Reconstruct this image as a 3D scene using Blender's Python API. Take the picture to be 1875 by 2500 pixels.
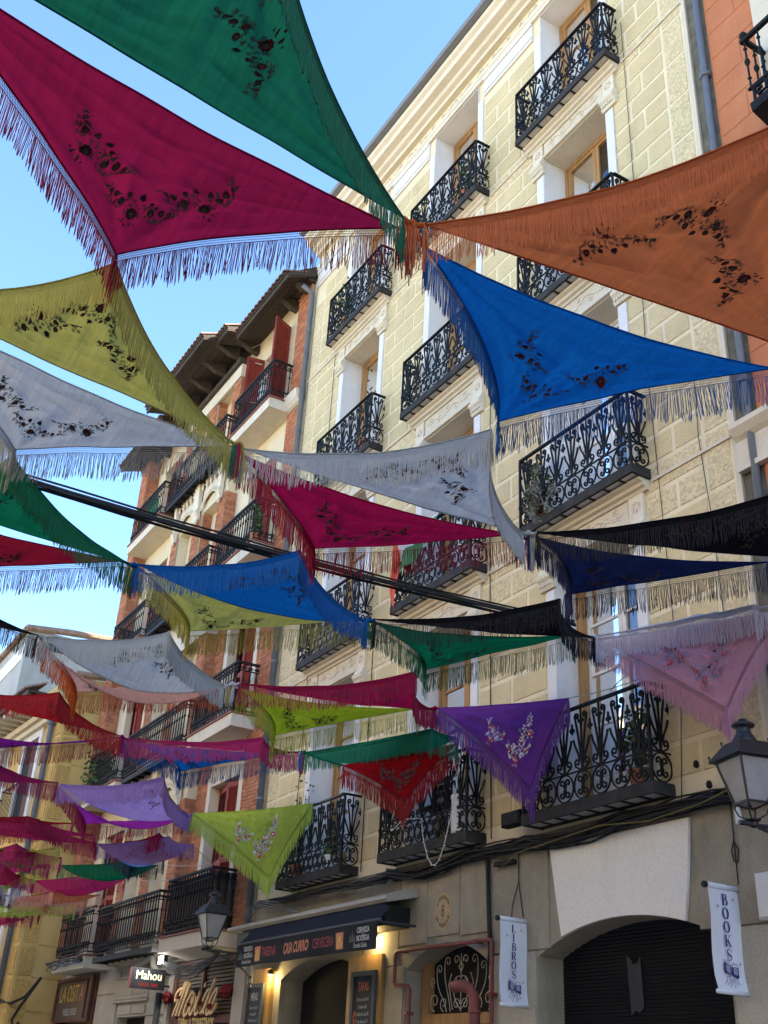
import bpy, math, random
from mathutils import Vector, Matrix, noise as mnoise

for _o in list(bpy.data.objects):
    bpy.data.objects.remove(_o)
SC = bpy.context.scene
COL = SC.collection
R = math.radians

# ------------------------------------------------------------------ camera
cam_d = bpy.data.cameras.new('camera')
cam = bpy.data.objects.new('camera', cam_d)
COL.objects.link(cam)
cam_d.sensor_fit = 'VERTICAL'
cam_d.sensor_height = 36.0
cam_d.sensor_width = 27.0
cam_d.lens = 2649.6 / 2500.0 * 36.0
cam_d.clip_start = 0.05
cam_d.clip_end = 600
_r = Vector((0.51559294, 0.85536364, 0.05016932))
_u = Vector((0.38036903, -0.28095776, 0.8811255))
_b = Vector((0.76777817, -0.43521923, -0.47021368))
cam.matrix_world = Matrix(((_r.x, _u.x, _b.x, 0.0), (_r.y, _u.y, _b.y, 0.0), (_r.z, _u.z, _b.z, 1.6), (0, 0, 0, 1)))
SC.camera = cam

# ------------------------------------------------------------------ sky, sun, exposure
SUN_AZ = R(45)      # clockwise from +Y (behind the cream facade), the street lies in its shade
SUN_EL = R(36)
w = bpy.data.worlds.new('World')
SC.world = w
w.use_nodes = True
nt = w.node_tree
nt.nodes.clear()
sky = nt.nodes.new('ShaderNodeTexSky')
sky.sky_type = 'NISHITA'
sky.sun_disc = False
sky.sun_elevation = SUN_EL
sky.sun_rotation = SUN_AZ
sky.air_density = 1.0
sky.dust_density = 0.1
sky.ozone_density = 6.0
bg = nt.nodes.new('ShaderNodeBackground')
bg.inputs['Strength'].default_value = 0.13
wo = nt.nodes.new('ShaderNodeOutputWorld')
nt.links.new(sky.outputs[0], bg.inputs['Color'])
nt.links.new(bg.outputs[0], wo.inputs['Surface'])

sun_d = bpy.data.lights.new('sun', 'SUN')
sun_d.energy = 5.0
sun_d.angle = R(0.5)
sun_d.color = (1.0, 0.90, 0.76)
sun = bpy.data.objects.new('sun', sun_d)
COL.objects.link(sun)
_sd = Vector((math.sin(SUN_AZ) * math.cos(SUN_EL), math.cos(SUN_AZ) * math.cos(SUN_EL), math.sin(SUN_EL)))
sun.rotation_euler = _sd.to_track_quat('Z', 'Y').to_euler()
sun.location = _sd * 60

SC.render.engine = 'CYCLES'
SC.cycles.use_denoising = True
SC.cycles.max_bounces = 7
SC.cycles.diffuse_bounces = 4
SC.cycles.glossy_bounces = 3
SC.cycles.transmission_bounces = 4
SC.cycles.transparent_max_bounces = 8
SC.cycles.sample_clamp_indirect = 6.0
vs = SC.view_settings
SC.display_settings.display_device = 'sRGB'
vs.view_transform = 'Standard'
vs.look = 'None'
vs.exposure = 2.3
vs.gamma = 1.0
vs.use_curve_mapping = False

# ------------------------------------------------------------------ materials
MATS = {}


def _nodes(name):
    m = bpy.data.materials.new(name)
    m.use_nodes = True
    t = m.node_tree
    t.nodes.clear()
    out = t.nodes.new('ShaderNodeOutputMaterial')
    MATS[name] = m
    return m, t, out


def mat(name, col, rough=0.8, var=0.12, scale=3.0, bump=0.0, bscale=60.0, metal=0.0, spec=0.3,
        stain=0.0, stain_col=(0.06, 0.05, 0.04), stain_scale=1.2, stretch=(1, 1, 1), obj=False, fine=0.06):
    """Principled surface: base colour varied by large and fine noise in world space, optional stains and relief."""
    m, t, out = _nodes(name)
    N, L = t.nodes.new, t.links.new
    b = N('ShaderNodeBsdfPrincipled')
    b.inputs['Roughness'].default_value = rough
    b.inputs['Metallic'].default_value = metal
    b.inputs['Specular IOR Level'].default_value = spec
    if obj:
        src = N('ShaderNodeTexCoord').outputs['Object']
    else:
        src = N('ShaderNodeNewGeometry').outputs['Position']
    mp = N('ShaderNodeMapping')
    mp.inputs['Scale'].default_value = stretch
    L(src, mp.inputs['Vector'])
    n1 = N('ShaderNodeTexNoise')
    n1.inputs['Scale'].default_value = scale
    n1.inputs['Detail'].default_value = 6
    n1.inputs['Roughness'].default_value = 0.62
    L(mp.outputs[0], n1.inputs['Vector'])
    n2 = N('ShaderNodeTexNoise')
    n2.inputs['Scale'].default_value = bscale
    n2.inputs['Detail'].default_value = 4
    L(mp.outputs[0], n2.inputs['Vector'])
    r1 = N('ShaderNodeMapRange')
    r1.inputs['From Min'].default_value = 0.28
    r1.inputs['From Max'].default_value = 0.72
    r1.inputs['To Min'].default_value = 1 - var
    r1.inputs['To Max'].default_value = 1 + var
    L(n1.outputs['Fac'], r1.inputs['Value'])
    r2 = N('ShaderNodeMapRange')
    r2.inputs['From Min'].default_value = 0.3
    r2.inputs['From Max'].default_value = 0.7
    r2.inputs['To Min'].default_value = 1 - fine
    r2.inputs['To Max'].default_value = 1 + fine
    L(n2.outputs['Fac'], r2.inputs['Value'])
    mu = N('ShaderNodeMath')
    mu.operation = 'MULTIPLY'
    L(r1.outputs[0], mu.inputs[0])
    L(r2.outputs[0], mu.inputs[1])
    vm = N('ShaderNodeVectorMath')
    vm.operation = 'SCALE'
    vm.inputs[0].default_value = col
    L(mu.outputs[0], vm.inputs['Scale'])
    last = vm.outputs[0]
    if stain > 0:
        n3 = N('ShaderNodeTexNoise')
        n3.inputs['Scale'].default_value = stain_scale
        n3.inputs['Detail'].default_value = 8
        n3.inputs['Roughness'].default_value = 0.7
        mp3 = N('ShaderNodeMapping')
        mp3.inputs['Scale'].default_value = (1.6, 1.6, 0.45)
        L(src, mp3.inputs['Vector'])
        L(mp3.outputs[0], n3.inputs['Vector'])
        r3 = N('ShaderNodeMapRange')
        r3.inputs['From Min'].default_value = 0.52
        r3.inputs['From Max'].default_value = 0.78
        r3.inputs['To Min'].default_value = 0
        r3.inputs['To Max'].default_value = stain
        L(n3.outputs['Fac'], r3.inputs['Value'])
        mx = N('ShaderNodeMix')
        mx.data_type = 'RGBA'
        L(r3.outputs[0], mx.inputs['Factor'])
        L(last, mx.inputs['A'])
        mx.inputs['B'].default_value = (*stain_col, 1)
        last = mx.outputs['Result']
    L(last, b.inputs['Base Color'])
    if bump > 0:
        bp = N('ShaderNodeBump')
        bp.inputs['Strength'].default_value = bump
        bp.inputs['Distance'].default_value = 0.02
        L(n2.outputs['Fac'], bp.inputs['Height'])
        L(bp.outputs[0], b.inputs['Normal'])
    L(b.outputs[0], out.inputs['Surface'])
    return m


def cloth_mat(name, col, trans=0.5, weave=1.0):
    """Thin woven cloth: part of the daylight passes through it."""
    m, t, out = _nodes(name)
    N, L = t.nodes.new, t.links.new
    src = N('ShaderNodeNewGeometry').outputs['Position']
    mp = N('ShaderNodeMapping')
    mp.inputs['Scale'].default_value = (0.7, 14.0, 1.0)
    mp.inputs['Rotation'].default_value = (0, 0, R(32))
    L(src, mp.inputs['Vector'])
    n1 = N('ShaderNodeTexNoise')
    n1.inputs['Scale'].default_value = 2.4
    n1.inputs['Detail'].default_value = 7
    n1.inputs['Roughness'].default_value = 0.7
    L(mp.outputs[0], n1.inputs['Vector'])
    n2 = N('ShaderNodeTexNoise')
    n2.inputs['Scale'].default_value = 90
    n2.inputs['Detail'].default_value = 3
    L(mp.outputs[0], n2.inputs['Vector'])
    ad = N('ShaderNodeMath')
    ad.operation = 'ADD'
    L(n1.outputs['Fac'], ad.inputs[0])
    L(n2.outputs['Fac'], ad.inputs[1])
    r1 = N('ShaderNodeMapRange')
    r1.inputs['From Min'].default_value = 0.6
    r1.inputs['From Max'].default_value = 1.4
    r1.inputs['To Min'].default_value = 1 - 0.30 * weave
    r1.inputs['To Max'].default_value = 1 + 0.30 * weave
    L(ad.outputs[0], r1.inputs['Value'])
    vm = N('ShaderNodeVectorMath')
    vm.operation = 'SCALE'
    vm.inputs[0].default_value = col
    L(r1.outputs[0], vm.inputs['Scale'])
    bp = N('ShaderNodeBump')
    bp.inputs['Strength'].default_value = 0.25
    bp.inputs['Distance'].default_value = 0.004
    L(n2.outputs['Fac'], bp.inputs['Height'])
    d = N('ShaderNodeBsdfDiffuse')
    tr = N('ShaderNodeBsdfTranslucent')
    for s in (d, tr):
        L(vm.outputs[0], s.inputs['Color'])
        L(bp.outputs[0], s.inputs['Normal'])
    mx = N('ShaderNodeMixShader')
    mx.inputs['Fac'].default_value = trans
    L(d.outputs[0], mx.inputs[1])
    L(tr.outputs[0], mx.inputs[2])
    L(mx.outputs[0], out.inputs['Surface'])
    return m


def silk_mat(name, col):
    """Twisted silk strands: paler and glossier than the cloth they hang from."""
    m, t, out = _nodes(name)
    N, L = t.nodes.new, t.links.new
    b = N('ShaderNodeBsdfPrincipled')
    c = [min(1, x * 1.2 + 0.016) for x in col]
    b.inputs['Base Color'].default_value = (*c, 1)
    b.inputs['Roughness'].default_value = 0.6
    b.inputs['Specular IOR Level'].default_value = 0.25
    tr = N('ShaderNodeBsdfTranslucent')
    tr.inputs['Color'].default_value = (*c, 1)
    mx = N('ShaderNodeMixShader')
    mx.inputs['Fac'].default_value = 0.4
    L(b.outputs[0], mx.inputs[1])
    L(tr.outputs[0], mx.inputs[2])
    L(mx.outputs[0], out.inputs['Surface'])
    return m


def glass_mat(name, tint=(0.75, 0.78, 0.8), ior=1.5, boost=0.0):
    m, t, out = _nodes(name)
    N, L = t.nodes.new, t.links.new
    tr = N('ShaderNodeBsdfTransparent')
    tr.inputs['Color'].default_value = (*tint, 1)
    gl = N('ShaderNodeBsdfGlossy')
    gl.inputs['Roughness'].default_value = 0.03
    gl.inputs['Color'].default_value = (0.95, 0.97, 1, 1)
    fr = N('ShaderNodeFresnel')
    fr.inputs['IOR'].default_value = ior
    ad = N('ShaderNodeMath')
    ad.operation = 'ADD'
    ad.inputs[1].default_value = boost
    ad.use_clamp = True
    L(fr.outputs[0], ad.inputs[0])
    mx = N('ShaderNodeMixShader')
    L(ad.outputs[0], mx.inputs['Fac'])
    L(tr.outputs[0], mx.inputs[1])
    L(gl.outputs[0], mx.inputs[2])
    L(mx.outputs[0], out.inputs['Surface'])
    return m


def emit_mat(name, col, strength):
    m, t, out = _nodes(name)
    e = t.nodes.new('ShaderNodeEmission')
    e.inputs['Color'].default_value = (*col, 1)
    e.inputs['Strength'].default_value = strength
    t.links.new(e.outputs[0], out.inputs['Surface'])
    return m


# cream house
mat('render_joint', (0.70, 0.60, 0.39), 0.9, 0.09, 1.1, 0.15, 90, stain=0.5, stain_col=(0.36, 0.30, 0.20), stain_scale=1.6)
mat('render_block', (0.575, 0.465, 0.255), 0.95, 0.13, 0.9, 0.35, 70, stain=0.5, stain_col=(0.33, 0.27, 0.17), stain_scale=1.6, fine=0.12)
mat('rough_block', (0.60, 0.49, 0.285), 0.95, 0.10, 1.5, 1.0, 26, fine=0.22, stain=0.2, stain_col=(0.3, 0.25, 0.16))
mat('white_paint', (0.66, 0.64, 0.60), 0.75, 0.06, 2.0, 0.12, 40, stain=0.25, stain_col=(0.45, 0.42, 0.36))
mat('plaster_trim', (0.60, 0.53, 0.40), 0.85, 0.06, 2.5, 0.15, 50, stain=0.3, stain_col=(0.4, 0.34, 0.25))
mat('trim_relief', (0.65, 0.58, 0.44), 0.85, 0.06, 2.5, 0.1, 50)
mat('iron', (0.0075, 0.0078, 0.008), 0.62, 0.35, 6, 0.2, 80, spec=0.18)
mat('iron_dusty', (0.017, 0.0155, 0.014), 0.7, 0.4, 5, 0.2, 60, spec=0.2)
mat('iron_worn', (0.038, 0.036, 0.033), 0.8, 0.4, 4, 0.3, 50, spec=0.15, stain=0.5, stain_col=(0.10, 0.09, 0.075), stain_scale=3)
mat('slab_grey', (0.60, 0.57, 0.50), 0.8, 0.2, 5, 0.2, 40)
mat('granite', (0.32, 0.28, 0.205), 0.85, 0.22, 1.6, 0.3, 110, stain=0.55, stain_col=(0.10, 0.085, 0.065), fine=0.2)
mat('granite_pale', (0.40, 0.365, 0.295), 0.85, 0.12, 1.6, 0.3, 120, fine=0.2, stain=0.35, stain_col=(0.14, 0.12, 0.09))
mat('stucco_white', (0.82, 0.775, 0.68), 0.85, 0.05, 1.5, 0.2, 30, stain=0.3, stain_col=(0.5, 0.46, 0.4))
mat('wood_tan', (0.36, 0.20, 0.075), 0.6, 0.22, 2.0, 0.15, 30, stretch=(7, 7, 0.5))
mat('wood_gold', (0.40, 0.235, 0.075), 0.6, 0.35, 2.0, 0.25, 30, stretch=(9, 9, 0.5))
mat('wood_dark', (0.055, 0.042, 0.030), 0.8, 0.3, 2.0, 0.3, 30, stretch=(6, 1, 1))
mat('door_white', (0.70, 0.68, 0.62), 0.5, 0.04, 3, 0.05, 40)
mat('curtain', (0.72, 0.70, 0.66), 0.95, 0.12, 5, 0.2, 30, stretch=(8, 8, 0.3))
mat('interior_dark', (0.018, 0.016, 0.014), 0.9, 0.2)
mat('interior_warm', (0.30, 0.20, 0.09), 0.9, 0.15, 3)
glass_mat('glass', (0.62, 0.65, 0.66), 1.5, 0.10)
glass_mat('glass_dark', (0.25, 0.26, 0.27), 1.5, 0.10)
mat('roof_tile', (0.26, 0.17, 0.12), 0.9, 0.35, 6, 0.3, 40, stain=0.5, stain_col=(0.12, 0.11, 0.09))
mat('gutter_grey', (0.16, 0.165, 0.17), 0.5, 0.15, 4, spec=0.5)
mat('pipe_blue', (0.115, 0.128, 0.145), 0.5, 0.15, 4, spec=0.5)
# brick house
mat('brick', (0.37, 0.135, 0.062), 0.9, 0.34, 7.0, 0.5, 60, fine=0.16, stain=0.3, stain_col=(0.16, 0.07, 0.045))
mat('brick_pale', (0.44, 0.185, 0.09), 0.9, 0.28, 7.0, 0.5, 60, fine=0.14)
mat('mortar', (0.34, 0.25, 0.18), 0.95, 0.15, 6)
mat('stucco_cream', (0.62, 0.53, 0.36), 0.9, 0.10, 1.2, 0.12, 40, stain=0.35, stain_col=(0.42, 0.28, 0.12), stain_scale=0.9)
mat('slab_cream', (0.60, 0.54, 0.42), 0.9, 0.08, 2.0, 0.12, 40, stain=0.4, stain_col=(0.24, 0.19, 0.13), stain_scale=2)
mat('shutter_red', (0.22, 0.032, 0.022), 0.6, 0.2, 4, 0.1, 40)
mat('tile_red', (0.23, 0.085, 0.06), 0.8, 0.2, 4)
# other houses
mat('orange_wall', (0.46, 0.165, 0.070), 0.9, 0.12, 1.1, 0.25, 40, stain=0.5, stain_col=(0.58, 0.30, 0.16), stain_scale=0.8)
mat('yellow_wall', (0.56, 0.375, 0.125), 0.9, 0.10, 1.2, 0.15, 40, stain=0.3, stain_col=(0.36, 0.25, 0.11))
mat('yellow_block', (0.46, 0.295, 0.085), 0.95, 0.14, 2.0, 0.9, 24, fine=0.2)
mat('grey_render', (0.36, 0.36, 0.33), 0.9, 0.16, 1.2, 0.2, 30, stain=0.4, stain_col=(0.2, 0.19, 0.16))
mat('opposite_wall', (0.74, 0.63, 0.45), 0.9, 0.10, 1.0, 0.1, 30)
mat('paving', (0.33, 0.31, 0.28), 0.85, 0.2, 1.5, 0.2, 30)
mat('old_stone', (0.13, 0.12, 0.09), 0.95, 0.4, 5, 0.7, 30)
# street things
mat('lamp_black', (0.017, 0.019, 0.022), 0.42, 0.25, 5, 0.1, 40, spec=0.5)
mat('lamp_glass', (0.30, 0.30, 0.285), 0.35, 0.12, 4, spec=0.5)
mat('banner_white', (0.70, 0.71, 0.74), 0.6, 0.03, 3)
mat('ink_blue', (0.025, 0.02, 0.16), 0.7, 0.05)
mat('ink_grey', (0.35, 0.36, 0.40), 0.7, 0.05)
mat('faded_poster', (0.045, 0.046, 0.05), 0.8, 0.3)
mat('black_paint', (0.012, 0.012, 0.014), 0.55, 0.2)
mat('awning_black', (0.0095, 0.011, 0.015), 0.7, 0.2, 3, 0.1, 60, spec=0.12)
mat('awning_red', (0.22, 0.045, 0.05), 0.7, 0.1)
mat('awning_orange', (0.52, 0.20, 0.10), 0.7, 0.1)
mat('awning_gold', (0.62, 0.40, 0.10), 0.7, 0.1)
mat('awning_grey', (0.40, 0.40, 0.40), 0.7, 0.1)
mat('chalk', (0.42, 0.42, 0.42), 0.9, 0.3, 40)
mat('chalk_red', (0.50, 0.16, 0.10), 0.9, 0.3, 40)
mat('slate', (0.022, 0.024, 0.027), 0.7, 0.2)
mat('frame_grey', (0.06, 0.062, 0.064), 0.6, 0.15)
mat('red_pipe', (0.19, 0.055, 0.048), 0.55, 0.25, 8, 0.1, 40)
mat('cable', (0.016, 0.016, 0.017), 0.6, 0.2)
mat('cable_white', (0.55, 0.54, 0.50), 0.6, 0.1)
mat('cable_yellow', (0.16, 0.12, 0.03), 0.6, 0.1)
mat('rope', (0.40, 0.38, 0.33), 0.9, 0.1)
mat('sign_cream', (0.85, 0.78, 0.50), 0.5, 0.03)
mat('sign_red', (0.30, 0.015, 0.015), 0.5, 0.05)
mat('letter_wood', (0.62, 0.40, 0.19), 0.6, 0.15, 3)
mat('letter_gold', (0.55, 0.36, 0.06), 0.55, 0.1)
mat('shutter_brown', (0.095, 0.070, 0.048), 0.7, 0.2, 4)
mat('frame_brown', (0.11, 0.045, 0.035), 0.7, 0.2, 4)
mat('pale_oval', (0.42, 0.32, 0.18), 0.9, 0.15, 6)
mat('oval_ink', (0.12, 0.09, 0.06), 0.9, 0.2)
mat('dark_red_flower', (0.16, 0.012, 0.016), 0.7, 0.3, 20)
mat('leaf_green', (0.055, 0.10, 0.028), 0.7, 0.35, 12)
mat('leaf_grey', (0.17, 0.17, 0.14), 0.8, 0.3, 12)
mat('terracotta', (0.36, 0.13, 0.06), 0.85, 0.15)
mat('can_white', (0.62, 0.63, 0.62), 0.5, 0.05)
mat('can_band', (0.10, 0.22, 0.20), 0.5, 0.05)
mat('flag_green', (0.03, 0.18, 0.075), 0.8, 0.12)
mat('flag_red', (0.55, 0.09, 0.05), 0.8, 0.12)
mat('flag_white', (0.62, 0.60, 0.62), 0.8, 0.08)
mat('box_white', (0.65, 0.64, 0.60), 0.5, 0.05)
emit_mat('bulb_warm', (1.0, 0.80, 0.42), 14.0)
emit_mat('bulb_white', (0.95, 0.98, 1.0), 22.0)
mat('stitch_red_backlit', (0.075, 0.009, 0.012), 0.8, 0.2, 30)  # red, green and blue stitches darkened in colour, as if backlit from below
mat('stitch_bright', (0.50, 0.03, 0.03), 0.8, 0.2, 30)
mat('stitch_green_backlit', (0.060, 0.066, 0.048), 0.8, 0.3, 30)
mat('stitch_blue', (0.010, 0.012, 0.030), 0.8, 0.3, 30)
mat('stitch_white', (0.62, 0.60, 0.60), 0.8, 0.1, 30)
mat('stitch_sky', (0.16, 0.22, 0.36), 0.8, 0.1, 30)

# ------------------------------------------------------------------ mesh helpers
WL = {}


def wl(o):
    return WL.get(o.name, Vector((0, 0, 0))) if o else Vector((0, 0, 0))


def link(o, parent=None, loc=(0, 0, 0)):
    COL.objects.link(o)
    loc = Vector(loc)
    o.parent = parent
    o.location = loc - wl(parent)
    WL[o.name] = loc
    return o


def tag(o, label=None, cat=None, group=None, kind=None):
    if label:
        o['label'] = label
    if cat:
        o['category'] = cat
    if group:
        o['group'] = group
    if kind:
        o['kind'] = kind
    return o


def empty(name, loc, parent=None):
    o = bpy.data.objects.new(name, None)
    o.empty_display_size = 0.1
    return link(o, parent, loc)


class MB:
    def __init__(self):
        self.v, self.f, self.m, self.c = [], [], [], 0

    def add(self, vs_, fs):
        k = len(self.v)
        self.v.extend(tuple(p) for p in vs_)
        self.f.extend(tuple(i + k for i in f) for f in fs)
        self.m.extend([self.c] * len(fs))
        return self

    def quad(self, a, b, c, d):
        return self.add([a, b, c, d], [(0, 1, 2, 3)])

    def box(self, x0, x1, y0, y1, z0, z1):
        x0, x1 = min(x0, x1), max(x0, x1)
        y0, y1 = min(y0, y1), max(y0, y1)
        z0, z1 = min(z0, z1), max(z0, z1)
        return self.add([(x0, y0, z0), (x1, y0, z0), (x1, y1, z0), (x0, y1, z0), (x0, y0, z1), (x1, y0, z1), (x1, y1, z1), (x0, y1, z1)],
                        [(0, 3, 2, 1), (4, 5, 6, 7), (0, 1, 5, 4), (1, 2, 6, 5), (2, 3, 7, 6), (3, 0, 4, 7)])

    def chamfer(self, x0, x1, y0, y1, z0, z1, e):
        """A block whose front (low y) edges are bevelled by e."""
        vs_ = [(x0, y0 + e, z0), (x1, y0 + e, z0), (x1, y0 + e, z1), (x0, y0 + e, z1),
               (x0 + e, y0, z0 + e), (x1 - e, y0, z0 + e), (x1 - e, y0, z1 - e), (x0 + e, y0, z1 - e),
               (x0, y1, z0), (x1, y1, z0), (x1, y1, z1), (x0, y1, z1)]
        return self.add(vs_, [(4, 5, 6, 7), (0, 1, 5, 4), (1, 2, 6, 5), (2, 3, 7, 6), (3, 0, 4, 7),
                              (8, 9, 1, 0), (9, 10, 2, 1), (10, 11, 3, 2), (11, 8, 0, 3)])

    def prism(self, poly, axis, a, b):
        """Extrude a closed 2D polygon; poly gives the two other axes in order."""
        n = len(poly)

        def P(p, t):
            if axis == 'x':
                return (t, p[0], p[1])
            if axis == 'y':
                return (p[0], t, p[1])
            return (p[0], p[1], t)
        vs_ = [P(p, a) for p in poly] + [P(p, b) for p in poly]
        fs = [tuple(range(n))[::-1], tuple(range(n, 2 * n))]
        for i in range(n):
            j = (i + 1) % n
            fs.append((i, j, j + n, i + n))
        return self.add(vs_, fs)

    def tube(self, path, r, n=5, caps=True, closed=False, ref=None):
        path = [Vector(p) for p in path]
        k = len(path)
        rad = r if isinstance(r, (list, tuple)) else [r] * k
        vs_, fs = [], []
        pu = None
        for i, p in enumerate(path):
            if closed:
                t = path[(i + 1) % k] - path[i - 1]
            else:
                t = path[min(i + 1, k - 1)] - path[max(i - 1, 0)]
            if t.length < 1e-9:
                t = Vector((0, 0, 1))
            t.normalize()
            if pu is None:
                rf = Vector(ref) if ref else (Vector((0, 1, 0)) if abs(t.y) < 0.8 else Vector((1, 0, 0)))
                u = (rf - t * rf.dot(t)).normalized()
            else:
                u = pu - t * pu.dot(t)
                u = u.normalized() if u.length > 1e-6 else pu
            pu = u
            v_ = t.cross(u)
            for j in range(n):
                a = 2 * math.pi * (j + 0.5) / n
                vs_.append(p + (u * math.cos(a) + v_ * math.sin(a)) * rad[i])
        for i in range(k if closed else k - 1):
            i2 = (i + 1) % k
            for j in range(n):
                j2 = (j + 1) % n
                fs.append((i * n + j, i * n + j2, i2 * n + j2, i2 * n + j))
        if caps and not closed:
            fs.append(tuple(range(n))[::-1])
            fs.append(tuple((k - 1) * n + j for j in range(n)))
        return self.add(vs_, fs)

    def lathe(self, c, prof, n=10, axis='z'):
        vs_, fs = [], []
        for (r, h) in prof:
            for j in range(n):
                a = 2 * math.pi * j / n
                if axis == 'z':
                    vs_.append((c[0] + r * math.cos(a), c[1] + r * math.sin(a), c[2] + h))
                elif axis == 'y':
                    vs_.append((c[0] + r * math.cos(a), c[1] + h, c[2] + r * math.sin(a)))
                else:
                    vs_.append((c[0] + h, c[1] + r * math.cos(a), c[2] + r * math.sin(a)))
        for i in range(len(prof) - 1):
            for j in range(n):
                j2 = (j + 1) % n
                fs.append((i * n + j, i * n + j2, (i + 1) * n + j2, (i + 1) * n + j))
        fs.append(tuple(range(n))[::-1])
        fs.append(tuple((len(prof) - 1) * n + j for j in range(n)))
        return self.add(vs_, fs)

    def mesh(self, name, mats, origin, smooth=False):
        me = bpy.data.meshes.new(name)
        o = origin
        me.from_pydata([(p[0] - o[0], p[1] - o[1], p[2] - o[2]) for p in self.v], [], self.f)
        if isinstance(mats, str):
            mats = [mats]
        for m in mats:
            me.materials.append(MATS[m])
        if len(mats) > 1:
            me.polygons.foreach_set('material_index', self.m)
        if smooth:
            me.polygons.foreach_set('use_smooth', [True] * len(me.polygons))
        me.update()
        return me

    def build(self, name, mats, parent=None, smooth=False, origin=None):
        if origin is None:
            xs = [p[0] for p in self.v]
            ys = [p[1] for p in self.v]
            zs = [p[2] for p in self.v]
            origin = ((min(xs) + max(xs)) / 2, (min(ys) + max(ys)) / 2, min(zs))
        me = self.mesh(name, mats, origin, smooth)
        return link(bpy.data.objects.new(name, me), parent, origin)


def put(name, me, loc, parent=None, rotz=0.0, scale=None):
    """Another object that shares the mesh me."""
    o = bpy.data.objects.new(name, me)
    link(o, parent, loc)
    if rotz:
        o.rotation_euler = (0, 0, rotz)
    if scale:
        o.scale = scale
    return o


def spiral(cx, cz, r0, r1, a0, a1, n=10):
    out = []
    for i in range(n + 1):
        t = i / n
        r = r0 + (r1 - r0) * t
        a = R(a0 + (a1 - a0) * t)
        out.append((cx + r * math.cos(a), cz + r * math.sin(a)))
    return out


def bez(p0, p1, p2, p3, n=8):
    out = []
    for i in range(n + 1):
        t = i / n
        s = 1 - t
        out.append(tuple(s ** 3 * p0[k] + 3 * s * s * t * p1[k] + 3 * s * t * t * p2[k] + t ** 3 * p3[k] for k in range(len(p0))))
    return out


def flat_text(txt, size, font_shear=0.0, bold=0.0, sx=1.0):
    """2D outline faces of a word in the built-in font, centred at 0."""
    cu = bpy.data.curves.new('t', 'FONT')
    cu.body = txt
    cu.size = size
    cu.shear = font_shear
    cu.offset = bold
    cu.align_x = 'CENTER'
    cu.align_y = 'CENTER'
    cu.resolution_u = 3
    ob = bpy.data.objects.new('t', cu)
    COL.objects.link(ob)
    dg = bpy.context.evaluated_depsgraph_get()
    me = bpy.data.meshes.new_from_object(ob.evaluated_get(dg))
    vs_ = [(v.co.x * sx, v.co.y) for v in me.vertices]
    fs = [tuple(p.vertices) for p in me.polygons]
    bpy.data.objects.remove(ob)
    bpy.data.curves.remove(cu)
    bpy.data.meshes.remove(me)
    return vs_, fs


def lay_text(mb, txt, size, org, ux, uy, **kw):
    vs_, fs = flat_text(txt, size, **kw)
    org, ux, uy = Vector(org), Vector(ux), Vector(uy)
    mb.add([org + ux * x + uy * y for x, y in vs_], fs)


def ribbon2(path, wd):
    """2D stroke of width wd (number or list) as quads."""
    n = len(path)
    ws = wd if isinstance(wd, list) else [wd] * n
    vs_, fs = [], []
    for i in range(n):
        a = path[max(i - 1, 0)]
        b = path[min(i + 1, n - 1)]
        dx, dy = b[0] - a[0], b[1] - a[1]
        l = math.hypot(dx, dy) or 1
        nx, ny = -dy / l * ws[i] / 2, dx / l * ws[i] / 2
        vs_ += [(path[i][0] + nx, path[i][1] + ny), (path[i][0] - nx, path[i][1] - ny)]
    for i in range(n - 1):
        fs.append((2 * i, 2 * i + 1, 2 * i + 3, 2 * i + 2))
    return vs_, fs
# ================================================================== ground
g = MB()
g.quad((-300, -300, 0), (300, -300, 0), (300, 300, 0), (-300, 300, 0))
tag(g.build('ground', 'paving', origin=(0, 0, 0)), kind='structure')
g = MB()
g.box(-60, 12, 6.3, 7.9, 0.004, 0.12)
tag(g.build('pavement', 'granite_pale', origin=(0, 7, 0)), kind='structure')


def wall_grid(mb, x0, x1, z0, z1, y, ops, depth):
    """Front of a wall in the plane y with rectangular openings and their reveals."""
    xs = sorted({x0, x1, *[o[0] for o in ops], *[o[1] for o in ops]})
    zs = sorted({z0, z1, *[o[2] for o in ops], *[o[3] for o in ops]})
    for i in range(len(xs) - 1):
        for j in range(len(zs) - 1):
            cx, cz = (xs[i] + xs[i + 1]) / 2, (zs[j] + zs[j + 1]) / 2
            if any(o[0] < cx < o[1] and o[2] < cz < o[3] for o in ops):
                continue
            mb.quad((xs[i], y, zs[j]), (xs[i + 1], y, zs[j]), (xs[i + 1], y, zs[j + 1]), (xs[i], y, zs[j + 1]))
    for a, b, c, d in ops:
        e = y + depth
        mb.quad((a, y, c), (a, y, d), (a, e, d), (a, e, c))
        mb.quad((b, y, c), (b, e, c), (b, e, d), (b, y, d))
        mb.quad((a, y, d), (b, y, d), (b, e, d), (a, e, d))
        mb.quad((a, y, c), (a, e, c), (b, e, c), (b, y, c))


def arch_z(x, a, b, spring, rise):
    """Height of a segmental arch between x=a and x=b."""
    h = (b - a) / 2
    rad = (h * h + rise * rise) / (2 * rise)
    d = x - (a + b) / 2
    return spring + rise - rad + math.sqrt(max(rad * rad - d * d, 0))


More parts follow.
